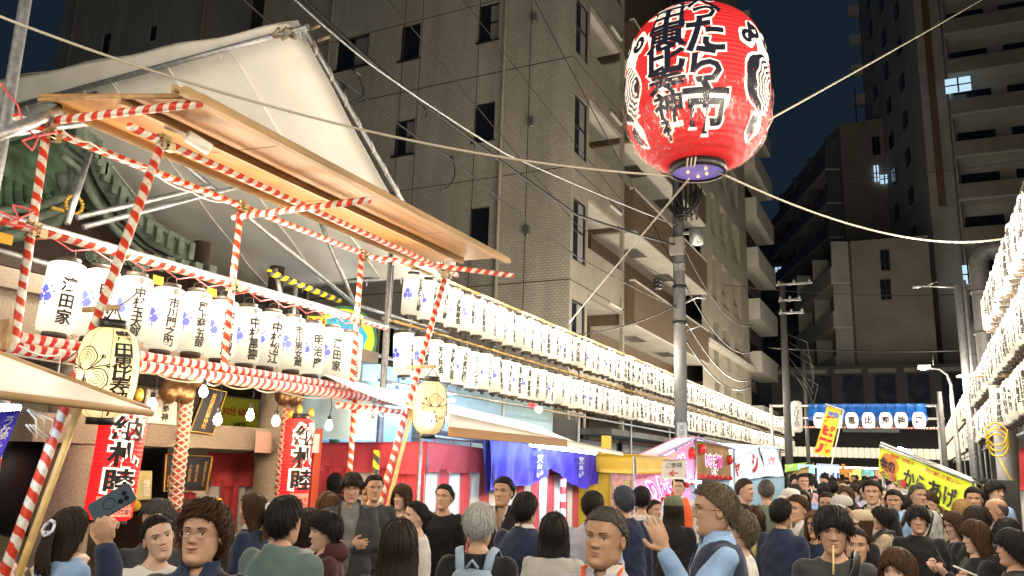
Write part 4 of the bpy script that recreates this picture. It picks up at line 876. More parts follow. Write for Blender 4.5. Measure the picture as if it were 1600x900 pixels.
# round yellow and blue shop sign
c = at(536, 530, X=-6.6); RS = c.z and .52
sg = thing('round_sign', 'round yellow and turquoise 24 hour sign half hidden behind the last stage lantern', 'sign', tuple(c)); n_ = Vector((.62, -.78, 0)).normalized(); s_ = Vector((.78, .62, 0)).normalized()
def disc(r, d0, d1, nm, m, dx=0., dz=0.):
    g = G(); a = np.linspace(0, 6.283, 40, endpoint=False); V = [tuple(c+s_*(math.cos(t)*r*(1+(.06*math.sin(9*t) if nm == 'turquoise_field' else 0))+dx)+Vector((0, 0, math.sin(t)*r+dz))+n_*d) for d in (d0, d1) for t in a]
    g.add(V, [tuple(range(40)), tuple(range(40, 80))]+[(i, (i+1) % 40, 40+(i+1) % 40, 40+i) for i in range(40)]); g.build(nm, m, sg)
disc(.44, -.12, 0, 'sign_body', m_green); disc(.40, .001, .01, 'yellow_face', mat('sign_yellow2', (.8, .72, .02), .5, emit=(.9, .8, .02), es=.35)); disc(.32, .011, .016, 'turquoise_field', mat('turquoise', (.02, .42, .55), .5, emit=(.02, .5, .65), es=.35), -.02)
g = G(); g.box(c+n_*.03+Vector((0, 0, .06))-s_*.1, (.34, .02, .16), 0, Matrix((s_, n_, Vector((0, 0, 1)))).transposed()); g.build('violet_panel', mat('violet_panel', (.2, .2, .8), .5, emit=(.25, .25, .95), es=.6), sg)
g = G(); g.box(c+n_*.04+Vector((0, 0, .2))-s_*.35, (.24, .02, .14), 0, Matrix((s_, n_, Vector((0, 0, 1)))).transposed()); g.build('hour_panel', MATS['sign_yellow2'], sg)
g = G(); put_text(g, '24H', plane_fn(c+n_*.056+Vector((0, 0, .2))-s_*.35, s_, (0, 0, 1)), .12, bold=.03); g.build('lettering', m_redink, sg)
# ------------------------------------------------------------------ big red lantern
BL = at(1088, 148, Dp=6.4); BR_, BH_ = .585, 1.50
bp_ = [(.225, -.62), (.28, -.61), (.40, -.555), (.50, -.43), (.56, -.26), (.585, -.03), (.582, .17), (.55, .38), (.48, .53), (.37, .635), (.28, .68), (.20, .69)]
bz = [p[1] for p in bp_]; br = [p[0] for p in bp_]
zf = np.linspace(-.62, .69, 61); rf = np.interp(zf, bz, br); ker = np.array([1, 2, 3, 2, 1])/9; rs = rf.copy(); rs[2:-2] = np.convolve(rf, ker, 'valid'); rf = rs
def bsurf(az, off=.004, dz=0.):
    def fn(u, v):
        z = min(.689, max(-.619, v+dz)); r = float(np.interp(z, zf, rf))+off; a = az+u/BR_; return (r*math.cos(a), r*math.sin(a), z)
    return fn
m_bred = mat_paper('big_red_paper', (1., .025, .026), .34, .68, zc=.0, zr=.95, pw=.8, rib=26, base=(.4, .012, .015))
m_bcream = D.materials.new('cream_glow'); m_bcream.use_nodes = True
n_ = m_bcream.node_tree; N = n_.nodes; L = n_.links; tc = N.new('ShaderNodeTexCoord'); s = N.new('ShaderNodeSeparateXYZ'); L.new(tc.outputs['Object'], s.inputs[0])
e = mathn(N, L, 'MULTIPLY_ADD', mathn(N, L, 'SINE', mathn(N, L, 'MULTIPLY', s.outputs[2], 26*6.283)), .32, .80)
N['Principled BSDF'].inputs['Base Color'].default_value = (.8, .7, .6, 1); N['Principled BSDF'].inputs['Emission Color'].default_value = (1, .87, .70, 1); L.new(e, N['Principled BSDF'].inputs['Emission Strength'])
m_bink = mat('lantern_ink', (.012, .012, .02), .35, emit=(.02, .02, .05), es=.2)
BG = thing('giant_red_lantern', 'giant red paper lantern with black white-edged characters hung on ropes over the street', 'lantern', BL)
vd = (CAM-BL); va = math.atan2(vd.y, vd.x)
g = G(); g.lathe([(r, z) for r, z in zip(rf, zf)], 48); obj('paper_body', g.mesh('paper_body', m_bred), BG, local=True)
CH = [('べったら市', va-(-.13)*1+.0, .225, .62), ('寶田恵比寿神社', va-.55, .205, .62)]
def col_text(chars, az, size, ztop, dz, sx, out, ink, rows=None):
    for ch in chars:
        z = ztop; ztop -= dz
        put_text(out, ch, bsurf(az, .003, z), size, bold=.075, step=.04, sx=sx); put_text(ink, ch, bsurf(az, .008, z), size, bold=.022, step=.04, sx=sx)
go, gi = G(), G()
for ch, z, s_, x_ in zip('べったら市', (.56, .43, .23, -.03, -.34), (.32, .26, .36, .34, .38), (1., 1., .95, .95, 1.0)):
    put_text(go, ch, bsurf(va+.13, .003, z), s_, bold=.07, step=.04, sx=x_); put_text(gi, ch, bsurf(va+.13, .008, z), s_, bold=.028, step=.04, sx=x_)
for ch, z, s_, sx_ in zip('寶田恵比寿神社', (.60, .43, .24, .05, -.13, -.305, -.465), (.24, .24, .23, .23, .22, .20, .16), (1.5, 1.5, 1.5, 1.5, 1.45, 1.3, 1.3)):
    put_text(go, ch, bsurf(va-.40, .003, z), s_, bold=.085, step=.04, sx=sx_); put_text(gi, ch, bsurf(va-.40, .008, z), s_, bold=.032, step=.04, sx=sx_)
def fan(g, fn, cx, cz, s, mi=0):
    for k in range(5):
        r0, r1 = s*(.16+.17*k), s*(.16+.17*k+.085); V = []; n = 18
        for i in range(n+1):
            t = math.pi*(.5+i/n); wob = 1+.06*math.sin(i*1.7)
            for r in (r0, r1): V.append(tuple(fn(cx+r*math.cos(t)*wob, cz+r*1.15*math.sin(t)*wob)))
        g.add(V, [(2*i, 2*i+1, 2*i+3, 2*i+2) for i in range(n)], mi)
def blob(g, fn, cx, cz, rx, rz, n=26, wob=.06, k=5, mi=0, c0=None):
    V = [tuple(fn(cx, cz))]+[tuple(fn(cx+rx*math.cos(t)*(1+wob*math.cos(k*t)), cz+rz*math.sin(t)*(1+wob*math.cos(k*t)))) for t in np.linspace(0, 6.283, n, endpoint=False)]
    g.add(V, [(0, 1+i, 1+(i+1) % n) for i in range(n)], mi)
def curl(g, fn, cx, cz, r, w, a0, turns, mi=0):
    V = []
    for i in range(17):
        t = i/16; a = a0+turns*6.283*t; q = r*(1-.72*t)
        for d in (-w, w): V.append(tuple(fn(cx+(q+d)*math.cos(a), cz+(q+d)*math.sin(a))))
    g.add(V, [(2*i, 2*i+1, 2*i+3, 2*i+2) for i in range(16)], mi)
for az, sc in ((va+.92, .9), (va-1.22, .9)):
    for cx, cz, rx, rz in ((.04, -.08, .20, .25), (.0, .34, .10, .10), (-.10, .25, .09, .09), (.06, -.42, .10, .11), (.2, .3, .1, .1), (.1, .2, .1, .12)): blob(go, bsurf(az, .003), cx, cz, rx, rz)
    gi2 = bsurf(az, .007); blob(gi, gi2, .04, -.08, .175, .225); curl(gi, gi2, .2, .3, .07, .02, 3, 1.2); blob(gi, gi2, .02, -.42, .055, .075)
    fan(go, bsurf(az, .010), .19, -.08, .235)
    curl(gi, gi2, .0, .34, .07, .022, 2, 1.2); curl(gi, gi2, -.10, .25, .06, .02, 0, 1.2)
obj('lettering_outline', go.mesh('lettering_outline', m_bcream), BG, local=True); obj('lettering', gi.mesh('lettering', m_bink), BG, local=True)
g = G(); g.lathe([(.20, -.62), (.228, -.62), (.228, -.685), (.20, -.685)], 32, cap=False); g.lathe([(.17, .69), (.20, .69), (.20, .78), (.17, .78)], 32); obj('ring', g.mesh('ring', m_black), BG, local=True)
g = G(); g.lathe([(.205, -.665), (.001, -.67)], 32, cap=False); obj('base_disc', g.mesh('base_disc', mat('base_disc', (.10, .07, .2), .3, emit=(.24, .18, .55), es=.6)), BG, local=True)  # emission stands in for purple light on the disc
g = G()
for x, y in ((.06, .05), (-.07, -.04), (-.02, .09), (.08, -.07)): g.sphere((x, y, -.677), .012, 8, 5)
obj('lamp_spot', g.mesh('lamp_spot', mat('lamp_spot', (1, .5, .1), .5, emit=(1, .5, .15), es=2)), BG, local=True)
# clear plastic rain cover round the lower half
mp = D.materials.new('clear_film'); mp.use_nodes = True; N = mp.node_tree.nodes; L = mp.node_tree.links; N.clear()
tr = N.new('ShaderNodeBsdfTransparent'); gl = N.new('ShaderNodeBsdfGlossy'); gl.inputs['Roughness'].default_value = .22; df = N.new('ShaderNodeBsdfDiffuse'); df.inputs[0].default_value = (.9, .75, .7, 1); mx = N.new('ShaderNodeMixShader'); m2 = N.new('ShaderNodeMixShader'); o_ = N.new('ShaderNodeOutputMaterial')
tl = N.new('ShaderNodeBsdfTranslucent'); tl.inputs[0].default_value = (1, .85, .8, 1)
tc = N.new('ShaderNodeTexCoord'); mpg = N.new('ShaderNodeMapping'); mpg.inputs['Scale'].default_value = (7, 7, 1.1); L.new(tc.outputs['Object'], mpg.inputs[0]); t_ = N.new('ShaderNodeTexNoise'); t_.inputs['Scale'].default_value = 5; t_.inputs['Detail'].default_value = 8; t_.inputs['Distortion'].default_value = 1.2; L.new(mpg.outputs[0], t_.inputs[0])
r_ = N.new('ShaderNodeMapRange'); r_.inputs[1].default_value = .50; r_.inputs[2].default_value = .70; r_.inputs[3].default_value = .03; r_.inputs[4].default_value = .8; L.new(t_.outputs[0], r_.inputs[0])
bpn = N.new('ShaderNodeBump'); bpn.inputs['Strength'].default_value = .8; bpn.inputs['Distance'].default_value = .03; L.new(t_.outputs[0], bpn.inputs['Height']); L.new(bpn.outputs[0], gl.inputs['Normal'])
L.new(gl.outputs[0], m2.inputs[1]); L.new(tl.outputs[0], m2.inputs[2]); m2.inputs[0].default_value = .55; L.new(r_.outputs[0], mx.inputs[0]); L.new(tr.outputs[0], mx.inputs[1]); L.new(m2.outputs[0], mx.inputs[2]); L.new(mx.outputs[0], o_.inputs[0])
g = G(); pf = [(float(np.interp(z, zf, rf))+.02+.006*math.sin(z*40), z) for z in np.linspace(-.61, -.06, 26)]
g.lathe(pf, 64, cap=False); A_ = g.v[-1]; ang = np.arctan2(A_[:, 1], A_[:, 0]); k_ = 1+.012*np.sin(ang*23+A_[:, 2]*9)*(1)+.008*np.sin(ang*41); A_[:, :2] *= k_[:, None]; A_[-64:, 2] += .03*np.sin(ang[-64:]*9)
obj('rain_cover', g.mesh('rain_cover', mp), BG, local=True)
g = G()
for x in (-.03, .0, .03): g.tube([(x, -.12, -.60), (x+.01, -.235, -.64), (x, -.24, -.72)], .008, 5)
obj('cord_loop', g.mesh('cord_loop', m_rope), BG, local=True)
BG.scale = (.975,)*3

# ------------------------------------------------------------------ ropes and cables
def wire(name, pts, r, m, label, cat='cable', sag=0., n=24, group=None):
    g = G(); P = [Vector(p) for p in pts]; Q = []
    for i in range(len(P)-1):
        for k in range(n):
            t = k/n; q = P[i].lerp(P[i+1], t); q.z -= sag*4*t*(1-t); Q.append(q)
    Q.append(P[-1]); g.tube(Q, r, 6); return tag(g.build(name, m), label, cat, group)
bz0 = BL+Vector((0, 0, -.66))
wire('rope', [at(-40, 10, X=-5.2), bz0+Vector((-.2, 0, 0))], .010, m_rope, 'white rope running from upper left across the tent to the giant lantern', 'rope', .22)
wire('rope', [bz0+Vector((.2, .1, .25)), at(1600, -40, X=2.0)], .010, m_rope, 'white rope rising from the giant lantern to the upper right corner', 'rope', .02)
wire('rope', [bz0+Vector((.15, .05, .0)), at(1582, 370, X=1.25)], .010, m_rope, 'white rope sagging from the giant lantern to the right lantern row', 'rope', .26)
wire('rope', [bz0+Vector((-.08, .05, -.02)), at(888, 506, X=-5.6)], .009, m_rope, 'white guy rope slanting down from the giant lantern to the left lantern row', 'rope', .0)
UPX = at(1062, 500, X=-4.95); ux, uy = -4.95, UPX.y
wire('cable', [at(455, -20, X=-6.5), at(620, 130, X=-6.2), at(900, 335, X=-5.4), (ux, uy, 7.2)], .028, m_cable, 'thick black cable bundle crossing the tiled building to the utility pole', 'cable', .03)
wire('cable', [at(440, -20, X=-6.4), at(585, 105, X=-6.2), at(790, 240, X=-5.7), (ux, uy, 7.7)], .018, m_galv, 'grey messenger wire beside the thick cable bundle', 'cable', .03)
wire('cable', [at(370, -10, X=-6.6), at(560, 145, X=-6.5), at(700, 245, X=-6.2), at(900, 400, X=-5.8), (ux, uy, 5.6)], .014, m_cable, 'thin black cable below the thick cable bundle', 'cable', .04)
for i, (a, b_, r, l) in enumerate((((600, -10), (900, 350), .01, 'thin wire descending over the right part of the tiled wall'), ((830, -10), (1010, 330), .012, 'dark wire from the top edge passing the corner windows'), ((720, -5), (960, 300), .008, 'fine wire between the two upper cables'))):
    wire('cable', [at(*a, X=-6.5), at(*b_, X=-6.2), (ux, uy, 6.2+.3*i)], r, m_cable, l, 'cable', .03)
for i, (a, b_, z, l) in enumerate((((1075, 470), (1180, 600), 5.4, 'left drooping line'), ((1075, 420), (1165, 500), 6.3, 'middle drooping line'), ((1075, 380), (1150, 430), 7.2, 'upper drooping line'), ((1070, 500), (1130, 590), 4.9, 'lowest drooping line'))):
    wire('cable', [(ux+.1, uy, z), (-5.3, 31, z-.1+i*.1)], .02, m_cable, '%s from the near pole to the far pole' % l, 'cable', .7)
wire('cable', [(ux, uy, 5.75), at(820, 520, X=-7.0)], .015, m_cable, 'cable with black insulator running left from the pole', 'cable', .3)
wire('cable', [at(1268, 280, Y=45), at(1600, 250, Y=30)], .012, m_cable, 'thin wire across the far tower', 'cable', .2)
wire('cable', [at(1200, 543, Y=32), at(1510, 547, Y=32)], .03, m_cable, 'horizontal cable spanning the street before the far towers', 'cable', .1)
wire('cable', [at(1130, 445, Y=32), at(1500, 460, Y=40)], .015, m_cable, 'upper thin cable spanning the street', 'cable', .2)
for c, d_, l in (((555, 108), (548, 160), 'left'), ((650, 150), (658, 185), 'middle'), ((707, 245), (688, 300), 'right')):
    P = at(*c, X=-6.2); Q = at(*d_, X=-6.2); g = G(); pts = [P+(Q-P)*t+Vector((0, .22*math.sin(math.pi*t), 0)) for t in np.linspace(0, 1, 12)]
    g.tube(pts, .012, 5); g.tube([P-Vector((0, .05, .02)), P+Vector((0, .1, -.03))], .025, 6); tag(g.build('service_loop', m_cable), '%s hanging loop of dropped cable in front of the tiled wall' % l, 'cable')

# ------------------------------------------------------------------ utility poles
UPo = thing('utility_pole', 'concrete utility pole with cable coils and junction boxes behind the giant lantern', 'pole', (ux, uy, 0))
g = G(); g.tube([(ux, uy, 0), (ux, uy, 6), (ux, uy, 12)], [.16, .145, .12], 18); g.build('pole', mat('pole_concrete', (.13, .13, .135), .8, noise=.15, bump=.15), UPo)
P = at(1058, 500, X=-4.95)
for py_, w_ in ((450, .172), (505, .176), (385, .168), (330, .165)): g = G(); z = at(1062, py_, X=ux).z; g.lathe([(w_, z-.04), (w_, z+.04)], 18, (ux, uy, 0)); g.build('band', m_frame, UPo)
g = G(); z = at(1062, 390, X=ux).z; g.box((ux+.02, uy-.25, z), (.34, .16, .42)); g.build('terminal_box', m_conc, UPo)
g = G(); zc = at(1088, 400, X=ux).z; c_ = Vector((ux+.45, uy-.05, zc)); g.lathe([(.12, -.22), (.17, -.2), (.17, .16), (.12, .2)], 16, tuple(c_)); g.box(tuple(c_+Vector((-.25, 0, .1))), (.3, .06, .06)); g.build('splice_case', m_galv, UPo)
g = G(); r3 = random.Random(9)
for k in range(11):
    rad = .28+.05*r3.random(); zc2 = at(1080, 340, X=ux).z+r3.uniform(-.1, .1); x0 = ux+.15+.06*(k % 5)
    g.tube([(x0+.30*math.cos(t)*(.7+.5*r3.random()*0+.03*k), uy-.2-.02*k, zc2+rad*1.3*math.sin(t)) for t in np.linspace(math.pi*.95, math.pi*2.1, 14)], .022, 6)
for k in range(4): x0 = ux+.12+.13*k; zt = at(1062, 300, X=ux).z; g.tube([(x0, uy-.2, zt-.9), (x0, uy-.22, zt+.1)], .03, 6)
g.build('cable_coil', m_cable, UPo)
g = G()
for k in range(3): z = 9.5+.5*k; g.box((ux, uy, z), (1.6, .08, .08))
g.box((ux+.05, uy-.12, at(1062, 420, X=ux).z), (.25, .12, .16)); g.tube([(ux+.15, uy, 5.75), (ux+.45, uy-.05, 5.85), (ux+.65, uy-.1, 5.8)], .025, 6); g.tube([(ux+.15, uy, 5.05), (ux+.5, uy-.05, 5.15)], .02, 6)
g.build('crossarm', m_galv, UPo)
g = G(); zt = at(1058, 678, X=ux).z; zb = at(1058, 692, X=ux).z; V0 = lambda u, v: (ux+.172*math.cos(-1.2+u/.17), uy+.172*math.sin(-1.2+u/.17), (zt+zb)/2+v)
g.sheet(lambda u, v: V0((u-.5)*.26, (v-.5)*.75), 10, 2, 0); g.build('notice', m_white, UPo)
g = G(); put_text(g, 'のぼり禁止', lambda u, v: V0(u, v)+Vector() if False else (ux+.176*math.cos(-1.2+u/.17), uy+.176*math.sin(-1.2+u/.17), (zt+zb)/2+v), .13, vert=True, step=.03); g.build('lettering', m_ink, UPo)
P = at(1027, 438, X=-5.3); g = G()
for k in range(3): g.lathe([(.04, -.03), (.1, -.03), (.1, .03), (.04, .03)], 10, (P.x, P.y, P.z-.09*k))
tag(g.build('insulator', m_black), 'stack of black insulators on the cable left of the pole', 'insulator')
def far_pole(px_, pyb, pyt, Y, r, label, arms=(), name='utility_pole'):
    a = at(px_, pyb, Y=Y); zt = at(px_, pyt, Y=Y).z; t = thing(name, label, 'pole', (a.x, Y, 0)); g = G(); g.tube([(a.x, Y, 0), (a.x, Y, zt/2), (a.x, Y, zt)], [r*1.15, r, r*.85], 10); g.build('pole', m_dpole, t)
    for py_, l in arms:
        z = at(px_, py_, Y=Y).z; g = G(); g.box((a.x+l*.35, Y-.12, z), (l, .07, .07))
        for k in range(3): g.lathe([(.03, 0), (.05, .02), (.05, .1), (.02, .14)], 8, (a.x+l*.35-l*.42+k*l*.42, Y-.12, z+.035))
        g.build('crossarm', m_galv, t)
    return t, a.x, zt
t, fx, fz = far_pole(1232, 690, 440, 31, .13, 'far utility pole with crossarms and tangled cables left of the blue arch', ((445, 1.3), (470, .8), (490, .9)))
g = G(); r4 = random.Random(4)
for k in range(7): z = 6.2+r4.uniform(-.8, .8); g.tube([(fx+.1, 31, z), (fx+.5+.1*k, 31.1, z-.5+r4.uniform(-.3, .3)), (fx+.9, 31.2, z-1.4)], .025, 5)
g.build('cable_tangle', m_cable, t)
far_pole(1262, 690, 560, 42, .09, 'slim grey post standing behind the far utility pole')
far_pole(1478, 740, 612, 24, .07, 'short round steel post right of the blue arch', name='steel_post')
# paired lamp column at the right and the street lamp
def bent(label, pts, r, name='steel_post'):
    g = G(); g.tube(pts, r, 12); return tag(g.build(name, m_galv), label, 'post')
P = at(1497, 445, Y=20); bent('tall pale steel column standing left of the right lantern rows', [(P.x, 20, 0), (P.x, 20, 3), (P.x, 20, P.z)], .085)
P = at(1503, 445, Y=19.7); bent('thin pipe running up beside the tall pale steel column', [(P.x+.05, 19.7, 0), (P.x+.05, 19.7, 3), (P.x+.05, 19.7, P.z+.1)], .035)
P = at(1440, 447, Y=20); Q = at(1497, 449, Y=20); g = G(); g.tube([Q, P], .02, 6); g.tube([P, P+Vector((-.18, 0, -.02))], .035, 6); g.tube([P.lerp(Q, .3)+Vector((-.1, 0, .03)), P.lerp(Q, .45)+Vector((0, 0, .12))], .012, 5); tag(g.build('antenna_arm', m_galv), 'thin antenna arm sticking left from the tall steel column', 'antenna')
P = at(1508, 588, Y=19.9); Q = at(1575, 586, X=1.2); g = G(); g.tube([P-Vector((.15, 0, 0)), Q], .03, 6); tag(g.build('wooden_strut', m_woodd), 'brown strut joining the steel column to the right lanterns', 'strut')
SLm = thing('street_lamp', 'street lamp with curved arm and bright blue-white head', 'street lamp', (0, 26, 0)); b0 = at(1500, 740, Y=26); b1 = at(1486, 610, Y=26)
pts = [Vector((b0.x, 26, 0)), Vector((b0.x, 26, 2.5)), Vector((b1.x, 26, b1.z-.3)), at(1486, 602, Y=26), at(1480, 586, Y=26), at(1468, 577, Y=26), at(1448, 575, Y=26)]
g = G(); g.tube(pts, [.07, .07, .06, .04, .035, .03, .03], 10); g.build('post', m_galv, SLm)
c = at(1443, 575, Y=26); g = G(); g.box(c+Vector((.02, 0, .05)), (.34, .2, .07)); g.build('head', m_galv, SLm)
g = G(); g.sphere(c, (.16, .09, .05), 10, 6); g.build('lamp', mat('led_lamp', (1, 1, 1), .5, emit=(.45, .6, 1), es=60), SLm)
g = G(); g.tube([c+Vector((.25, 0, .08)), c+Vector((.27, 0, .35))], .012, 5); g.build('bird_spike', m_galv, SLm)

# ------------------------------------------------------------------ blue arch with letter lanterns
AR = thing('festival_arch', 'blue canopied arch across the street with a striped rail', 'arch', (-2, 34, 0)); YR_ = 34
a = at(1264, 632, Y=YR_); b_ = at(1449, 652, Y=YR_)
nb = 12
for k in range(nb):
    x0 = a.x+(b_.x-a.x)*k/nb; x1 = a.x+(b_.x-a.x)*(k+.96)/nb; g = G(); g.sheet(lambda u, v: (x0+(x1-x0)*u, YR_-.2-.25*v, a.z-(a.z-b_.z+.0)*v-.05*math.sin(v*3)), 2, 4, .03, (0, 1, .2)); g.build('roof_panel', mat('blue_panel', (.02, .12, .42), .35, noise=.2, emit=(.01, .12, .5), es=.30), AR)  # panel emission stands in for the blue light on the canopy
g = G(); g.sheet(lambda u, v: (a.x+(b_.x-a.x)*u, YR_-.46, b_.z-.005-.17*v), 12, 1, .02, (0, 1, 0)); g.build('valance', mat('blue_valance', (.03, .10, .35), .4, emit=(.02, .12, .4), es=.18), AR)  # valance given the same blue light as emission
xl = at(1205, 640, Y=YR_).x; xr = at(1475, 640, Y=YR_).x
for z in (a.z-.05, b_.z-.05): g = G(); g.tube([(xl, YR_, z), (xr, YR_, z)], .05, 8); g.build('beam', m_galv, AR)
zr_ = at(1350, 669, Y=YR_).z; pole(AR, 'striped_rail', (xl, YR_-.3, zr_), (xr, YR_-.3, zr_), .035, m_stripe)
for x in (xl, xr-.2): g = G(); g.tube([(x, YR_, 0), (x, YR_, a.z)], .07, 10); g.build('post', m_galv, AR)
for i, (px_, ch) in enumerate(zip((1281, 1306, 1331, 1357, 1384, 1408, 1436), '寶田恵比寿神祭')):
    if i == 1: px_ = 1306
    c = at(px_, 657, Y=YR_-.5); t = thing('arch_lantern', 'round white arch lantern reading the %s of the seven characters' % ordn(i+1), 'lantern', tuple(c), 'lettered lanterns under the blue arch')
    g = G(); g.lathe([(.10, -.29), (.17, -.27), (.215, -.15), (.225, .02), (.21, .16), (.16, .28), (.10, .30)], 18); obj('paper_body', g.mesh('paper_body', m_paper_a), t, local=True)
    g = G(); put_text(g, ch, lambda u, v: (.228*math.cos(-math.pi/2+u/.225), .228*math.sin(-math.pi/2+u/.225), v), .30, bold=.035, step=.05); obj('lettering', g.mesh('lettering', m_ink), t, local=True)
P = at(1245, 651, Y=30); g = G(); W = .19; g.lathe([(.10, -.55), (W*.9, -.5), (W, -.3), (W, .3), (W*.9, .5), (.1, .55)], 16, tuple(P)); o_ = tag(g.build('long_lantern', mat('dim_paper', (.55, .53, .48), .7, emit=(.9, .85, .8), es=.22)), 'unlit long white lantern hanging by the far utility pole', 'lantern')  # emission puts brightness into the unlit paper
g = G(); put_text(g, 'えびす祭', lambda u, v: (P.x+(W+.005)*math.cos(-1.5+u/W), P.y+(W+.005)*math.sin(-1.5+u/W), P.z+v), .22, vert=True, step=.05, spacing=.85); g.build('lettering', m_ink, o_)

# ------------------------------------------------------------------ curtained stall
def cloth(parent, nm, m, P, n=(1, 0, 0), nu=40, nv=16, amp=.03, fr=9., ph=0., th=.004, fun=None):
    tl, tr, br_, bl = [Vector(p) for p in P]; g = G(); nn = Vector(n)
    def fn(u, v):
        p = tl.lerp(tr, u).lerp(bl.lerp(br_, u), v); a_ = amp*(math.sin(u*fr*6.28+ph+1.4*math.sin(v*2.2+u*3))*.6+.4*math.sin(u*fr*2.3*6.28+v*3+ph*2))*(.35+.65*v); p = p+nn*a_
        if fun: p = fun(p, u, v)
        return p
    g.sheet(fn, nu, nv, th, tuple(nn)); return g.build(nm, m, parent)
ST = thing('curtained_stall', 'stall draped with red and white curtain, purple curtain and a white awning', 'stall', (-4.9, 8, 0)); XS = -4.9
k0 = at(668, 690, X=XS); kz = k0.z; e0 = at(772, 706, X=XS); e1 = at(906, 760, X=XS)
yk, ye = k0.y, e1.y
L0 = Vector((-6.3, yk-.35, kz-.05))
xb = lambda s: XS
def redcol(y0, y1, w0, m, z0, z1, nm, dx=-.012): cloth(ST, nm, m, [(XS+dx, y0, z0), (XS+dx, y1, z0), (XS+dx, y1, z1), (XS+dx, y0, z1)], nu=max(4, int((y1-y0)*14)), nv=14, amp=.03, fr=(y1-y0)*.8, ph=y0*4)
zb_ = at(720, 742, X=XS).z
# top band
cloth(ST, 'red_band', m_red, [(XS, yk, kz), (XS, ye, kz-.12), (XS, ye, zb_), (XS, yk, zb_+.03)], nu=90, nv=10, amp=.025, fr=7)
n_s = 18; sw = (ye-yk)/n_s
for i in range(n_s): redcol(yk+i*sw, yk+(i+1)*sw-.004, 0, m_red if i % 2 else m_whitecl, zb_+.06, .15, 'curtain_stripe')
cloth(ST, 'red_band', m_red, [tuple(L0), (XS, yk, kz), (XS, yk, zb_), (L0.x, L0.y, zb_)], n=(0, -1, 0), nu=30, nv=8, amp=.03, fr=3)
for i in range(5):
    a = i/5; b_ = (i+1)/5-.002; q0 = Vector((L0.x, L0.y, zb_)).lerp(Vector((XS, yk, zb_)), a); q1 = Vector((L0.x, L0.y, zb_)).lerp(Vector((XS, yk, zb_)), b_)
    cloth(ST, 'curtain_stripe', m_whitecl if i == 2 else m_red, [q0+Vector((0, .012, .06)), q1+Vector((0, .012, .06)), (q1.x, q1.y+.012, .15), (q0.x, q0.y+.012, .15)], n=(0, -1, 0), nu=10, nv=12, amp=.02, fr=1.3, ph=i)
g = G()
for i in range(14): y = yk+.15+i*.42; g.tube([(XS, y, kz-.02), (XS-.01, y, kz+.07)], .008, 4)
g.build('tie', m_red, ST)
pole(ST, 'curtain_rail', (XS-.02, yk-.1, kz+.07), (XS-.02, ye+.2, kz-.02), .02, m_galv); 
P = at(670, 678, X=XS-.25); q = at(772, 686, X=XS-.25); g = G(); g.bb((XS-.3, P.y, P.z-.06), (XS-.26, q.y, P.z+.05)); g.build('batten', m_alu, ST)
# blue sheet inside
m_bluel = mat('pale_blue_sheet', (.42, .68, .92), .6, noise=.06, bump=.2, bscale=4)
cloth(ST, 'blue_sheet', m_bluel, [(-6.35, 6.6, 3.05), (-6.35, 14.5, 3.0), (-6.35, 14.5, .2), (-6.35, 6.6, .2)], nu=30, nv=8, amp=.04, fr=4)
cloth(ST, 'blue_sheet', m_bluel, [(-6.33, 7.05, 2.75), (-5.25, 7.2, 2.62), (-5.25, 7.2, 2.0), (-6.33, 7.05, 2.0)], n=(0, -1, 0), nu=14, nv=8, amp=.02, fr=2)
# purple curtain with scalloped lower edge
XPc = XS+.16; p0 = at(765, 683, X=XPc); p1 = at(942, 700, X=XPc); yA, yB = p0.y, p1.y
def scal(p, u, v):
    drop = [(.0, 1.12), (.06, 1.15), (.17, 1.06), (.33, 1.02), (.40, .86), (.48, .62), (.55, .80), (.66, 1.0), (.8, 1.12), (.92, .98), (1., .78)]
    k = float(np.interp(u, [d[0] for d in drop], [d[1] for d in drop])); p.z = pz0-(pz0-p.z)*k-.035*abs(math.sin(u*9*math.pi))*(1-v); return p
pz0 = p0.z+.02
cloth(ST, 'purple_curtain', m_purple, [(XPc, yA, pz0), (XPc, yB, pz0-.10), (XPc, yB, pz0-.62), (XPc, yA, pz0-.58)], nu=90, nv=22, amp=.05, fr=8, fun=scal)
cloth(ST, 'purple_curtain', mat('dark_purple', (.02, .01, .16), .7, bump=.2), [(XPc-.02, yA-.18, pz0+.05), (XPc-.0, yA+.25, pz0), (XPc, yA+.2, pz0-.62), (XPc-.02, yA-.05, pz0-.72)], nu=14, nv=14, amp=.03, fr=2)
for u_, s in ((.34, '奉納'), (.72, '奉納')):
    y = yA+(yB-yA)*u_; g = G(); put_text(g, s[0], lambda u, v: (XPc+.06, y+u, pz0-.12+v), .10, bold=.02); 
    put_text(g, '寶', lambda u, v: (XPc+.065, y+u, pz0-.26+v), .13, bold=.04); put_text(g, '龍', lambda u, v: (XPc+.065, y+u, pz0-.40+v), .16, bold=.03)
    for e in (-1, 1): curl(g, lambda u, v: (XPc+.066, y+u, v), e*.1, pz0-.28, .07, .010, 1.5, e*.5); curl(g, lambda u, v: (XPc+.066, y+u, v), e*.06, pz0-.46, .05, .01, 0, e*.7)
    g.build('curtain_crest', m_whitecl, ST)
g = G(); put_text(g, '奉納', lambda u, v: (XPc+.05, yB-.12+u*.6, pz0-.5+v), .13, vert=True); g.build('lettering', mat('pink_ink', (.7, .3, .35), .7), ST)
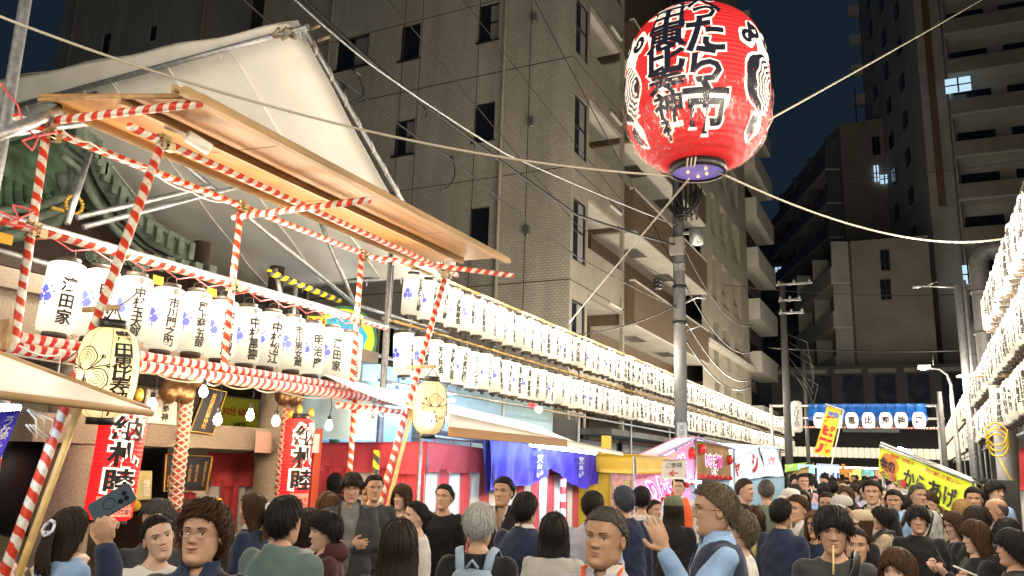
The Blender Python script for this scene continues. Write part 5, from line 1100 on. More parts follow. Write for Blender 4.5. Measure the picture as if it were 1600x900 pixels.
# awning
tip = at(978, 711, X=-3.9); nearp = at(697, 652, X=-4.0); T1 = at(690, 638, X=-4.9)
lo0 = Vector((-3.95, at(700, 652, X=-3.95).y, at(700, 652, X=-3.95).z)); lo1 = Vector((-3.95, tip.y, tip.z)); hi0 = Vector((-5.4, lo0.y-.1, lo0.z+.42)); hi1 = Vector((-5.4, tip.y, tip.z+.42))
g = G(); g.sheet(lambda u, v: lo0.lerp(lo1, u).lerp(hi0.lerp(hi1, u), v)+Vector((0, 0, -.05*math.sin(math.pi*v))), 20, 10, .012); g.build('awning', m_tarp, ST)
g = G(); g.sheet(lambda u, v: lo0.lerp(lo1, u)+Vector((.0, 0, .04-.13*v*(1-.6*u))), 20, 1, .01, (1, 0, 0)); g.build('awning_valance', m_tarp, ST)
g = G(); dl = lo1-lo0; 
g.box(lo0+Vector((.02, dl.y*.28, -.07+dl.z*.28)), (.05, dl.y*.55, .09)); g.build('timber', m_wood, ST)
g = G(); a = at(830, 695, X=-4.3); b_ = at(930, 708, X=-4.3); pts = [a, (a+b_)/2, b_]; g.tube([a, a.lerp(b_, .48)], .022, 8); g.tube([a.lerp(b_, .53), b_], .022, 8); g.build('fluorescent_tube', m_tube, ST)
g = G(); g.box((a+b_)/2+Vector((0, 0, .045)), (.07, (b_-a).y+.1, .04)); g.build('tube_fitting', m_white, ST)
g = G(); zt_ = lo0.z+.03; g.tube([(-4.35, lo0.y+.15, zt_), (-4.35, lo0.y+2.0, zt_-.03)], .018, 8); g.build('fluorescent_tube', m_tube, ST)
a2 = at(706, 645, X=-5.6); g = G(); g.tube([(-5.7, 8.2, 2.62), (-5.7, 9.6, 2.62)], .02, 8); g.build('fluorescent_tube', m_tube, ST)
P = at(945, 720, X=-4.6); g = G(); g.bb((-4.66, P.y, 0), (-4.54, P.y+.14, 2.3)); g.build('yellow_post', m_yell, ST)
for y in (yk, (yk+ye)/2, ye): pole(ST, 'post', (XS-.08, y, 0), (XS-.08, y, kz+.1), .025, m_galv)
g = G()
for k in range(24):
    y = yA-.5+k*.1; g.bb((XPc-.3, y, pz0+.07), (XPc-.28, y+.06, pz0+.2)); 
g.build('bunting', mat('violet_bunting', (.35, .3, .6), .7), ST)
# hazard/red-white striped wrap next to yellow stall
P = at(880, 790, X=-4.2); g = G()
yw = at(872, 740, X=-4.6); 
tag(pole(None, 'wrapped_post', (-4.6, at(880, 800, X=-4.6).y, 0), (-4.6, at(880, 740, X=-4.6).y, at(880, 742, X=-4.6).z-.05), .045, mat_stripe('wide_red_white', (.6, .03, .03), (.7, .68, .66), .2, .45, spiral=False)), 'thick red and white banded post beside the yellow stall', 'post')
# yellow stall
YS = thing('yellow_stall', 'yellow vinyl covered food stall between the purple curtain and the pink stall', 'stall', (-4.2, 13.5, 0))
a = at(900, 748, X=-4.3); b_ = at(1005, 752, X=-3.4)
p = [at(893, 800, X=-4.5), at(941, 747, X=-3.9)]
y0 = at(905, 760, X=-4.6).y; x0, x1 = -6.2, -4.05; y0 = 12.6; y1 = 15.2; zt = 1.98
g = G(); g.bb((x0, y0, zt), (x1, y1, zt+.03)); g.build('top_sheet', m_yell, YS)
cloth(YS, 'valance', m_yell, [(x0, y0, zt+.02), (x1, y0, zt+.02), (x1, y0, zt-.28), (x0, y0, zt-.25)], n=(0, -1, 0), nu=24, nv=4, amp=.012, fr=4)
cloth(YS, 'valance', m_yell, [(x1, y0, zt+.02), (x1, y1, zt+.02), (x1, y1, zt-.25), (x1, y0, zt-.28)], nu=24, nv=4, amp=.012, fr=4)
cloth(YS, 'side_sheet', m_yell, [(x0, y0+.06, zt-.2), (x1-.45, y0+.06, zt-.2), (x1-.45, y0+.06, .1), (x0, y0+.06, .1)], n=(0, -1, 0), nu=24, nv=8, amp=.03, fr=3)
g = G(); g.bb((x0, y0+.5, 0), (x1-.3, y1, .95)); g.build('counter', m_yell, YS)
g = G(); g.bb((x1-.42, y0+.03, 1.05), (x1-.06, y0+.05, 1.75)); o_ = g.build('menu_poster', mat('poster_pink', (.7, .35, .3), .7, noise=.3, nscale=14), YS)
g = G(); g.bb((x1-.38, y0+.01, 1.2), (x1-.22, y0+.028, 1.5)); g.bb((x1-.2, y0+.01, 1.15), (x1-.1, y0+.028, 1.6)); g.build('food_picture', mat('food_pic', (.5, .45, .15), .7, noise=.5, nscale=20), YS)
for x in (x0, x1-.03): pole(YS, 'post', (x, y0, 0), (x, y0, zt), .022, m_galv)
# ------------------------------------------------------------------ banners of stalls
def quad_banner(parent, nm, m, P, txts=(), th=.006, amp=.02, nu=24, nv=8):
    """cloth banner through four world corners (tl, tr, br, bl) with lettering laid on it"""
    tl, tr, br_, bl = [Vector(p) for p in P]; nn = (tr-tl).cross(bl-tl).normalized()
    if nn.dot(CAM-tl) < 0: nn = -nn
    fn = lambda u, v, o=0.: tl.lerp(tr, u).lerp(bl.lerp(br_, u), v)+nn*(o+amp*math.sin(u*11+v*4)*.6+amp*.4*math.sin(u*23+v*2))
    g = G(); g.sheet(lambda u, v: fn(u, v, -th), nu, nv, th, tuple(nn)); o_ = g.build(nm, m, parent)
    W = ((tr-tl).length+(br_-bl).length)/2; H = ((bl-tl).length+(br_-tr).length)/2
    for s, cu, cv, size, vert, bold, mm, lift, sx in txts:
        g = G(); put_text(g, s, lambda u, v: fn(cu+u/W, cv-v/H, lift), size*H, vert=vert, bold=bold, spacing=.9, step=size*H*.3, sx=sx); g.build('lettering', mm, parent)
    return fn, o_, W, H
m_pinkb = mat('pink_print', (.75, .22, .42), .6, noise=.15, nscale=4, emit=(.95, .35, .6), es=.40); m_mag = mat('magenta_print', (.75, .05, .42), .6, emit=(.9, .05, .55), es=.5); m_whp = mat('white_print', (.85, .8, .82), .6, emit=(.95, .85, .95), es=.5)  # pink, magenta and white prints emit, imitating light through the vinyl
m_brp = mat('brown_print', (.30, .16, .06), .6, noise=.4, nscale=3); m_straw = mat('strawberry_red', (.6, .03, .03), .4); m_leaf = mat('leaf_green', (.05, .4, .05), .5); m_orp = mat('orange_print', (.75, .33, .08), .6, noise=.2); m_yep = mat('yellow_print', (.85, .7, .25), .6)
PS = thing('candy_apple_stall', 'pink roofed candy apple stall with fruit printed banners and magenta lettering', 'stall', (-3.6, 14.5, 0))
xa = -4.0
apex = at(1088, 684, Y=15.6); apex = Vector(apex); Lb = at(953, 750, Y=12.9); Rr = at(1148, 702, Y=18.6)
lt = at(960, 752, Y=13.2); lb = at(1000, 800, Y=13.6)
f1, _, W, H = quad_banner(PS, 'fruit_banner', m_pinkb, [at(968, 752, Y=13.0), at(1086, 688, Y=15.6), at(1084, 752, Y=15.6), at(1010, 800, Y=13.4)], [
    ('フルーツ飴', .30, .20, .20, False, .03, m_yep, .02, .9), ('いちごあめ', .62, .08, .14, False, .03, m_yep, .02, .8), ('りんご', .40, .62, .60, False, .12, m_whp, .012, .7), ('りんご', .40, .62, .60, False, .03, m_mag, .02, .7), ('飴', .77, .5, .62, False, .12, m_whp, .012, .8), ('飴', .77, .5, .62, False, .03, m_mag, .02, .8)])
def fruit(fn, u, v, r, off=.03):
    g = G(); p = fn(u, v, off); g.sphere(p, (r, r, r*1.25), 12, 8); g.build('strawberry', m_straw, PS)
    g = G()
    for k in range(5): a = k*1.256; g.tube([p+Vector((0, 0, r*1.1)), p+Vector((r*.9*math.cos(a), r*.3*math.sin(a), r*(1.25+.3*math.sin(a*2))))], [.03, .004], 5)
    g.build('leaf', m_leaf, PS)
fruit(f1, .93, .28, .09)
for k in range(9): g = G(); p = f1(.1+.1*k, .97, .03); g.sphere(p, (.055, .03, .055), 10, 6); g.build('candy_apple', m_straw, PS)
f2, _, W, H = quad_banner(PS, 'front_banner', m_brp, [at(1088, 688, Y=15.6), at(1140, 700, Y=17.6), at(1142, 748, Y=17.6), at(1086, 745, Y=15.6)], [('いちごあめ', .5, .5, .42, False, .12, m_whp, .015, .75), ('いちごあめ', .5, .5, .42, False, .03, m_mag, .022, .75), ('いちご', .5, .82, .22, False, .06, m_whp, .02, .9)])
fruit(f2, .08, .22, .09); fruit(f2, .95, .4, .08)
for k in range(8): g = G(); p = f2(.06+.125*k, .98, .03); g.sphere(p, (.05, .03, .05), 10, 6); g.build('candy_apple', m_straw, PS)
g = G(); R0 = at(950, 750, Y=12.9); R1 = at(1088, 684, Y=15.5); back = Vector((-.55, .3, -.02))
g.sheet(lambda u, v: R0.lerp(R1, u)+back*v*.9, 12, 4, .02); g.build('roof_sheet', mat('pink_vinyl', (.65, .15, .28), .35, noise=.1, emit=(.8, .3, .5), es=.05), PS)  # faint emission in place of light through the roof vinyl
g = G(); R2 = at(1148, 702, Y=18.0); g.sheet(lambda u, v: R1.lerp(R2, u)+back*v*.9, 8, 4, .02); g.build('roof_sheet', MATS['pink_vinyl'], PS)
g = G(); g.tube([R0, R1, R2], .022, 8); g.build('roof_pipe', mat('violet_pipe', (.4, .3, .6), .4, metal=.3), PS)
for q in (R0, R1, R2): pole(PS, 'post', (q.x-.02, q.y, 0), (q.x-.02, q.y, q.z-.02), .022, m_galv)
g = G(); q0 = at(1068, 752, Y=15.9); q1 = at(1140, 748, Y=17.7); 
cloth(PS, 'blue_curtain', m_bluel, [q0, q1, at(1140, 800, Y=17.7), at(1050, 800, Y=15.9)], n=(0, -1, 0), nu=16, nv=8, amp=.04, fr=3)
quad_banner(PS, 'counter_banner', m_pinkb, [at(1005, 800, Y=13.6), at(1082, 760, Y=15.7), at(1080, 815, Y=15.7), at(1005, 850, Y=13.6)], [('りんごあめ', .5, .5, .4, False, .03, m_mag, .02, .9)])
g = G(); g.bb((-4.1, 13.2, .0), (-3.55, 15.2, .95), 0); g.build('counter', m_red, PS)
for k in range(3): g = G(); g.bb((-3.545, 13.2, .1+k*.3), (-3.535, 15.2, .22+k*.3)); g.build('counter_stripe', m_yep, PS)
g = G(); g.tube([at(1075, 770, Y=15.2)+Vector((-.6, 0, .2)), at(1075, 770, Y=15.2)+Vector((.2, .2, .2))], .02, 8); g.build('fluorescent_tube', m_tube, PS)
g = G(); P = at(1130, 760, Y=18.6); g.tube([P+Vector((-1.2, 0, .05)), P+Vector((.2, 0, .05))], .022, 8); g.build('fluorescent_tube', m_tube, PS)
P2 = thing('blue_lit_stall', 'white bannered stall with large red characters lit blue from inside', 'stall', (-4, 20, 0))
m_wb = mat('blue_lit_print', (.62, .72, .85), .6, noise=.08, emit=(.62, .78, 1), es=.45)  # blue stall light put into the white banner's colour and emission
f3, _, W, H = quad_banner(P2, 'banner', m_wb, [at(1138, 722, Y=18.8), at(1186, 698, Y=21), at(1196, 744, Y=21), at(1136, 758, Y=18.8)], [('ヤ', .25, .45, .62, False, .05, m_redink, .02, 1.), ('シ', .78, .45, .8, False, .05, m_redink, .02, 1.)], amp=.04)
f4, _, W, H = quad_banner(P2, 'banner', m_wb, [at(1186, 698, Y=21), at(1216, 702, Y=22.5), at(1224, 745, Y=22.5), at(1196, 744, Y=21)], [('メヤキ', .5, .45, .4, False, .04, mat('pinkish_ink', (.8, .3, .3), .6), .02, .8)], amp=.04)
cloth(P2, 'blue_curtain', m_bluel, [at(1140, 752, Y=19.2), at(1226, 744, Y=22.4), at(1226, 790, Y=22.4), at(1140, 800, Y=19.2)], n=(0, -1, 0), nu=30, nv=10, amp=.05, fr=4)
g = G(); r0 = at(1138, 720, Y=18.8); r1 = at(1186, 697, Y=21); r2_ = at(1217, 700, Y=22.5); g.tube([r0, r1, r2_], .025, 8); g.sheet(lambda u, v: r0.lerp(r1, u)+Vector((-2*v, .3*v, .1*v)), 8, 3, .02); g.sheet(lambda u, v: r1.lerp(r2_, u)+Vector((-2*v, .3*v, .1*v)), 8, 3, .02); g.build('roof_sheet', m_wb, P2)
g = G(); g.tube([(-5.0, 20.5, 2.3), (-4.0, 21.5, 2.3)], .022, 8); g.build('fluorescent_tube', m_tube, P2)
for q in (r0, r1, r2_): pole(P2, 'post', (q.x, q.y, 0), (q.x, q.y, q.z), .022, m_galv)
# further stalls left
P3 = thing('tan_stall', 'stall with tan and brown printed sides and lime green roof below the far pole', 'stall', (-4, 26, 0))
quad_banner(P3, 'banner', mat('tan_print', (.55, .36, .12), .6, noise=.35, nscale=2.5), [at(1232, 742, Y=25), at(1274, 722, Y=29), at(1274, 765, Y=29), at(1232, 790, Y=25)], [('つくね', .5, .5, .5, False, .05, mat('brown_ink', (.18, .08, .02), .6), .02, 1.)], amp=.05)
quad_banner(P3, 'roof_sheet', mat('lime_vinyl', (.35, .65, .03), .5, emit=(.3, .6, .02), es=.15), [at(1226, 726, Y=26), at(1262, 722, Y=31), at(1252, 734, Y=29), at(1226, 738, Y=25.5)])  # lime sheet emits slightly, as if light came through it
P4 = thing('white_stall', 'pale stall with blue lettering farther down the street', 'stall', (-3, 33, 0))
quad_banner(P4, 'banner', m_wb, [at(1276, 724, Y=32), at(1312, 726, Y=33), at(1312, 765, Y=33), at(1276, 765, Y=32)], [('クリ', .55, .55, .5, False, .05, mat('blue_ink', (.05, .1, .6), .6), .02, 1.2)])
P5 = thing('orange_stall', 'orange and patterned stalls in a row at the far end of the street', 'stall', (-1, 38, 0))
for i, (x0, x1, mm) in enumerate(((1316, 1326, m_brp), (1327, 1346, m_yep), (1347, 1366, mat('turq_print', (.15, .5, .55), .6, noise=.5, nscale=5)), (1367, 1392, mat('rose_print', (.5, .25, .25), .6, noise=.3, nscale=5)), (1393, 1412, m_orp))):
    quad_banner(P5, 'banner', mm, [at(x0, 733, Y=40), at(x1, 733, Y=40), at(x1, 752, Y=40), at(x0, 752, Y=40)])
g = G(); g.tube([(-4.8, 39.5, 2.1), (-.5, 39.5, 2.1)], .03, 8); g.build('fluorescent_tube', mat('warm_tube', (1, 1, 1), .5, emit=(1, .85, .6), es=14), P5)
g = G(); P = at(1318, 740, Y=39); put_text(g, '大', lambda u, v: (P.x+u, 39, P.z+v), .8, bold=.05); g.build('lettering', m_orp, P5)
# upright beer banner
NB = thing('nobori_banner', 'tilted upright yellow banner with large red characters and blue top line', 'banner', at(1290, 675, Y=20))
f5, _, W, H = quad_banner(NB, 'cloth', mat('banner_yellow', (.80, .58, .06), .6, noise=.08, emit=(.9, .6, .05), es=.2), [at(1292, 634, Y=20), at(1316, 641, Y=20.1), at(1296, 715, Y=20.1), at(1272, 707, Y=20)], [('特製', .55, .14, .11, False, .03, mat('blue_ink2', (.05, .2, .7), .6), .015, 1.), ('生ビール', .48, .58, .21, True, .09, mat('banner_red', (.65, .03, .03), .6, emit=(.7, .03, .03), es=.15), .015, 1.2)], amp=.03)  # yellow cloth and red print emit, backlight put into the material
g = G(); g.tube([at(1290, 631, Y=20), at(1318, 641, Y=20.1)], .015, 6); g.tube([at(1318, 641, Y=20.12), at(1296, 740, Y=20.12), Vector((at(1290, 760, Y=20.1).x, 20.1, 0))], .015, 6); g.build('banner_pole', m_white, NB)
P = at(1260, 735, Y=30); g = G(); P = at(1260, 732, Y=31); q = at(1258, 733, Y=31)
g = G(); a = at(1258, 729, Y=31); g.box(at(1260, 733, Y=28), (.5, .1, .28)); tag(g.build('lit_sign', mat('cyan_sign', (.3, .8, .8), .5, emit=(.35, .95, .9), es=1.0)), 'small glowing cyan sign below the yellow upright banner', 'sign')
# sign board for worshippers
SB = thing('direction_sign', 'hand written sign board on a stick with red arrow pointing left', 'sign', at(1054, 760, Dp=10.2))
f6, _, W, H = quad_banner(SB, 'board', m_white, [at(1035, 719, Dp=10.2), at(1072, 717, Dp=10.2), at(1071, 749, Dp=10.2), at(1034, 748, Dp=10.2)], [('ご参拝', .5, .28, .30, False, .0, m_ink, .01, 1.), ('←', .5, .68, .5, False, .02, m_redink, .01, 1.1)], amp=.0)
g = G(); g.tube([at(1053, 748, Dp=10.22), at(1055, 800, Dp=10.22)], .012, 6); g.build('stick', m_bamboo, SB)
# fried chicken stall at the right
KS = thing('fried_chicken_stall', 'yellow bannered fried chicken stall with black brush characters at the right', 'stall', (0, 10, 0))
m_lime = mat('lime_print', (.62, .72, .03), .55, noise=.06, emit=(.7, .85, .02), es=.30)  # backlit look of the banner put in as emission
K = [at(1377, 699, Dp=12.2), at(1522, 757, Dp=9.6), at(1516, 815, Dp=9.6), at(1373, 742, Dp=12.2)]
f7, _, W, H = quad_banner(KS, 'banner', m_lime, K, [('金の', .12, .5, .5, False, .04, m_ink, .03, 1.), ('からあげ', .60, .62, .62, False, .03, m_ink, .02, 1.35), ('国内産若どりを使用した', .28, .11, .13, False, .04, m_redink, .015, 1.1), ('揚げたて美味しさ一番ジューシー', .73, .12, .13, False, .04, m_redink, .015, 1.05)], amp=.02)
g = G(); blob(g, lambda u, v: f7(.13+u, .48+v*1.6, .012), 0, 0, .10, .24, wob=.04, k=6); g.build('orange_disc', mat('orange_disc', (.75, .25, .05), .6, emit=(.8, .3, .05), es=.12), KS)  # printed disc emits like the banner, no lamp behind it
for k in range(7):
    g = G(); blob(g, lambda u, v: f7(.06+.075*k+u, .9+v, .016), 0, 0, .035, .10, wob=.15, k=4); g.build('chicken_picture', mat('chicken_print', (.35, .27, .05), .6, noise=.5, nscale=12), KS)
for u_ in (.2, .34): g = G(); blob(g, lambda u, v: f7(u_+u, .84+v, .03), 0, 0, .03, .13, wob=.1); g.build('tag_print', m_redink, KS)
g = G(); g.tube([K[0]+Vector((0, 0, .03)), K[1]+Vector((0, 0, .03))], .02, 8); g.tube([K[0]+Vector((0, .25, .08)), K[1]+Vector((0, .3, .06))], .02, 8)
g.build('roof_pipe', m_alu, KS)
for q in (K[0], K[1]): pole(KS, 'post', (q.x, q.y+.05, 0), (q.x, q.y+.05, q.z+.05), .022, m_galv)
g = G(); g.sheet(lambda u, v: K[0].lerp(K[1], u)+Vector((.2*v, .55*v, .04-.1*v)), 12, 5, .01); g.build('roof_sheet', mat('clear_vinyl', (.5, .55, .5), .25, noise=.1), KS)
g = G(); q = at(1395, 740, Dp=12.6); g.tube([q+Vector((0, 0, -.05)), q+Vector((.5, .1, -.35))], .03, 8); g.tube([at(1405, 700, Dp=12.0), at(1425, 708, Dp=11.7)], .02, 8); g.build('fluorescent_tube', m_tube, KS)
g = G(); g.bb((.15, 11, 0), (1.0, 14, .95)); g.build('counter', m_yell, KS)
g = G(); q = at(1448, 790, Dp=10.2); g.bb((q.x-.2, q.y, 0), (q.x+.9, q.y+.7, .9)); g.build('counter', m_alu, KS)
# right edge red white curtain stall, yellow coil
CS = thing('curtained_stall', 'edge of a red and white curtain at the right border of the street', 'stall', (1.1, 8, 0))
a = at(1592, 700, Dp=8.2)
cloth(CS, 'red_band', m_red, [a, a+Vector((1.6, -.4, 0)), a+Vector((1.6, -.4, -.42)), a+Vector((-.03, 0, -.42))], n=(0, -1, 0), nu=16, nv=6, amp=.03, fr=2)
for i in range(7): cloth(CS, 'curtain_stripe', m_whitecl if i % 2 == 0 else m_red, [a+Vector((-.03+.23*i, -.05*i, -.425)), a+Vector((.195+.23*i, -.05*(i+1), -.425)), a+Vector((.195+.23*i, -.05*(i+1), -1.9)), a+Vector((-.06+.23*i, -.05*i, -1.9))], n=(0, -1, 0), nu=6, nv=10, amp=.02, fr=1, ph=i)
g = G(); c = at(1560, 700, Dp=11); g.tube([c+Vector((.13*math.cos(t)*(1+.1*math.sin(3*t)), .06*math.sin(2*t), .17*math.sin(t)+.012*t)) for t in np.linspace(0, 19, 70)], .012, 5); g.tube([c+Vector((0, 0, -.15)), c+Vector((.1, 0, -.4)), c+Vector((.2, 0, -.5))], .012, 5)
tag(g.build('yellow_cable_coil', mat('yellow_cable', (.65, .45, .03), .5)), 'coil of yellow cable hanging under the right lantern rows', 'cable')
g = G(); P = at(1575, 720, Dp=12); g.tube([(P.x, P.y, 0), (P.x, P.y, 1.5), (P.x, P.y, 3.2)], .16, 14); tag(g.build('concrete_column', m_conc), 'rough concrete column under the right lantern rows', 'column')
g = G(); P = at(1540, 780, Dp=10.5); g.box(P-Vector((0, 0, .5)), (.7, .5, 1.5)); tag(g.build('grey_cabinet', mat('cabinet', (.025, .03, .028), .6, noise=.2)), 'dark grey green cabinet behind the bald man at the right', 'cabinet')
# ------------------------------------------------------------------ near stall at the left edge
NS = thing('near_awning', 'pale awning with wooden edge reaching in at the left border', 'awning', (-4.2, 2, 0))
tipn = at(238, 643, X=-4.15); Ln = at(-60, 607, X=-4.15); Hn = at(-60, 532, X=-4.9)
tb = tipn+Vector((-.05, .03, .0)); 
g = G(); g.sheet(lambda u, v: Ln.lerp(tipn, u).lerp(Hn.lerp(tb, u), v)+Vector((0, 0, -.03*math.sin(math.pi*v)*(1-u))), 14, 6, .012); g.build('sheet', m_tarp, NS)
g = G(); d_ = (tb-Hn); g.tube([Hn+Vector((0, 0, -.01)), tb], .03, 6); g.build('edge_batten', m_woodd, NS)
g = G(); g.tube([Ln+Vector((0, 0, -.01)), tipn+Vector((0, 0, -.01))], .022, 6); g.build('front_batten', m_woodd, NS)
g = G(); q = at(-30, 636, X=-4.5); g.tube([q, at(30, 638, X=-4.5)], .02, 8); g.build('fluorescent_tube', m_tube, NS)
q0 = at(-60, 648, X=-4.45); q1 = at(36, 640, X=-4.45)
NP = thing('purple_banner', 'purple cloth banner with white characters under the left awning', 'banner', tuple(q1))
f8, _, W, H = quad_banner(NP, 'cloth', m_purple, [q0, q1, at(0, 715, X=-4.45), at(-60, 760, X=-4.45)], [('うなぎ', .8, .4, .22, True, .03, m_whitecl, .012, 1.)], amp=.02)
g = G(); q = at(44, 640, X=-4.3)
for k in range(3): g.tube([q, q+Vector((.03, .03+.05*k, -.05)), q+Vector((.02, .06+.04*k, -.15)), q+Vector((0, .02*k, -.08))], .006, 5)
tag(g.build('white_string', m_white), 'knotted white string hanging from the left awning', 'string')
# bundled offerings table at lower left
TB = thing('offering_table', 'table of wrapped offerings behind the raking pole at the lower left', 'table', (-4.9, 3, 0))
g = G(); g.bb((-5.4, 1.6, .78), (-4.7, 4.0, .84)); g.build('table_top', m_woodd, TB)
for x, y in ((-5.35, 1.7), (-4.75, 1.7), (-5.35, 3.9), (-4.75, 3.9)): pole(TB, 'leg', (x, y, 0), (x, y, .78), .025, m_galv)
g = G(); g.bb((-4.69, 1.6, .2), (-4.68, 4.0, .82)); g.build('paper_skirt', m_whitecl, TB)
rb = random.Random(8)
for i in range(26):
    x = -5.25+.16*(i % 3)+rb.uniform(-.02, .02); y = 1.75+.09*(i//1)*.9; c = (x, y, .84); g = G(); h = rb.uniform(.2, .28)
    g.lathe([(.045, 0), (.06, .03), (.055, h*.6), (.03, h*.75), (.05, h*.9), (.02, h)], 9, c); tag(g.build('wrapped_bundle', mat('pale_wrap', (.6, .5, .42), .7, noise=.2, nscale=20, bump=.4)), 'pale paper wrapped bundle on the offering table, %s from the left' % ordn(i+1), 'bundle', 'paper wrapped bundles on the offering table')
for i, (px_, py_, s) in enumerate(((50, 700, .42), (90, 700, .40))):
    P = at(px_+(-8 if i == 0 else 5), py_+45, X=-6.6); g = G(); g.sphere(P, (s*.55, s, s*1.15), 16, 12); tag(g.build('dark_drape', m_black), 'large black covered drum shape beside the left pillar, %s' % ('nearer the edge' if i == 0 else 'nearer the pillar'), 'drum')
g = G(); g.bb((-6.9, 1.5, .0), (-6.4, 3.6, .9)); tag(g.build('red_box', m_red), 'low red draped platform under the black shapes', 'platform')
# ------------------------------------------------------------------ bare bulbs
bl = [(238, 633), (338, 655), (362, 648), (430, 657), (513, 665), (581, 663), (391, 650)]
bl = [((238, 633), .05), ((340, 656), .045), ((318, 612), .03), ((391, 649), .035), ((431, 658), .045), ((514, 665), .045), ((581, 663), .045)]
names = ['left end above the paper placard', 'left of the yellow sign', 'in front of the upright plaque', 'over the yellow sign', 'before the right pillar', 'at the green post', 'beside the right raking pole']
pw = []
for i, ((x, y), r) in enumerate(bl):
    P = at(x, y, X=-5.15); t = thing('light_bulb', 'bare glowing bulb on the wire, the one %s' % names[i], 'light bulb', tuple(P), 'bare bulbs on the wire under the stage')
    g = G(); g.lathe([(.004, -.045), (.024, -.036), (.034, -.01), (.03, .015), (.016, .04), (.014, .05)], 12, tuple(P)); g.build('glass', m_bulb, t)
    g = G(); g.lathe([(.016, .05), (.02, .055), (.02, .09), (.005, .1)], 10, tuple(P)); g.tube([P+Vector((0, 0, .1)), P+Vector((.01, .01, .18)), Vector((P.x, P.y, 2.38))], .005, 4); g.build('socket', m_black, t)
    pw.append(Vector((P.x, P.y, 2.38)))
wire('bulb_wire', [(-5.15, 2.6, 2.42), *sorted(pw, key=lambda q: q.y), (-5.15, 8.2, 2.36)], .006, m_rope, 'pale wire strung with bare bulbs under the striped bundle', 'cable', .03, 6)
P = at(842, 640, X=-4.95); t = thing('light_bulb', 'bare glowing bulb hanging before the lower lantern row', 'light bulb', tuple(P)); g = G(); g.sphere(P, .045, 12, 8); g.build('glass', m_bulb, t)
g = G(); g.tube([P+Vector((-.02, -.05, .03)), P+Vector((-.05, -.2, .06))], .035, 8); g.build('socket', m_red, t)
# pink and white cords on the scaffold
for i, (pts, r, mm, l) in enumerate((([(0, 130), (28, 165), (38, 200), (60, 215), (50, 235), (35, 220), (60, 212), (95, 205)], .008, 'pink_cord', 'pink cord knotted at the upper left corner of the scaffold'), ([(0, 330), (30, 345), (20, 320), (55, 330), (10, 350), (50, 355), (62, 365)], .007, 'pink_cord', 'tangle of pink cord on the striped pole at the left edge'))):
    g = G(); Q = [at(a, b, X=-5.25) for a, b in pts]; QQ = []
    for k in range(len(Q)-1):
        for s_ in range(6): QQ.append(Q[k].lerp(Q[k+1], s_/6))
    g.tube(QQ, r, 6); tag(g.build('cord', MATS['pink_cord']), l, 'cord')
for i, (pts, l) in enumerate((([(95, 200), (140, 222), (230, 262), (300, 300), (360, 316)], 'upper white wire along the sloping striped pole'), ([(30, 540), (95, 555), (90, 590), (100, 600)], 'white cord hanging behind the left awning'), ([(545, 640), (565, 660), (590, 640), (600, 650), (632, 645)], 'white cable loops right of the last bulb'), ([(40, 590), (120, 550), (180, 480), (230, 440)], 'black wire drooping before the first stage lanterns'))):
    g = G(); Q = [at(a, b, X=-5.1) for a, b in pts]; QQ = []
    for k in range(len(Q)-1):
        for s_ in range(6): QQ.append(Q[k].lerp(Q[k+1], s_/6)-Vector((0, 0, .03*math.sin(math.pi*s_/6))))
    g.tube(QQ, .006, 5); tag(g.build('wire', m_white if i < 3 else m_cable), l, 'wire')
# security camera on the corner
cm = at(292, 212, X=-4.55); g = G(); g.tube([cm+Vector((-.12, -.1, .05)), cm], .014, 6); g.tube([cm, cm+Vector((.05, .17, -.05))], .045, 12); tag(g.build('security_camera', m_white), 'small white camera clamped under the wooden eave', 'camera')
cm = at(703, 415, X=-4.65); g = G(); g.box(cm, (.08, .12, .1)); tag(g.build('security_camera', m_white), 'white box camera at the right end of the eave', 'camera')
# ------------------------------------------------------------------ people
from collections import Counter, defaultdict
def sm(a, k=5):
    w_ = np.hanning(k+2)[1:-1]; w_ /= w_.sum(); p = np.pad(a, k//2, mode='edge'); return np.convolve(p, w_, 'valid')
HZ = np.array([-.120, -.112, -.098, -.080, -.062, -.045, -.028, -.010, .008, .026, .045, .065, .085, .100, .111, .117])
HW = np.array([.020, .034, .047, .055, .061, .065, .068, .071, .073, .075, .0765, .075, .069, .056, .036, .008])
HF = np.array([.055, .074, .082, .081, .080, .080, .080, .080, .080, .084, .084, .080, .068, .050, .024, -.012])
HB = np.array([-.010, -.030, -.045, -.056, -.066, -.075, -.083, -.091, -.097, -.101, -.102, -.100, -.090, -.074, -.052, -.022])
zs_ = np.linspace(-.120, .117, 120); hw_, hf_, hb_ = (sm(np.interp(zs_, HZ, a), 9) for a in (HW, HF, HB))
def ga(x, s): return math.exp(-(x/s)**2)
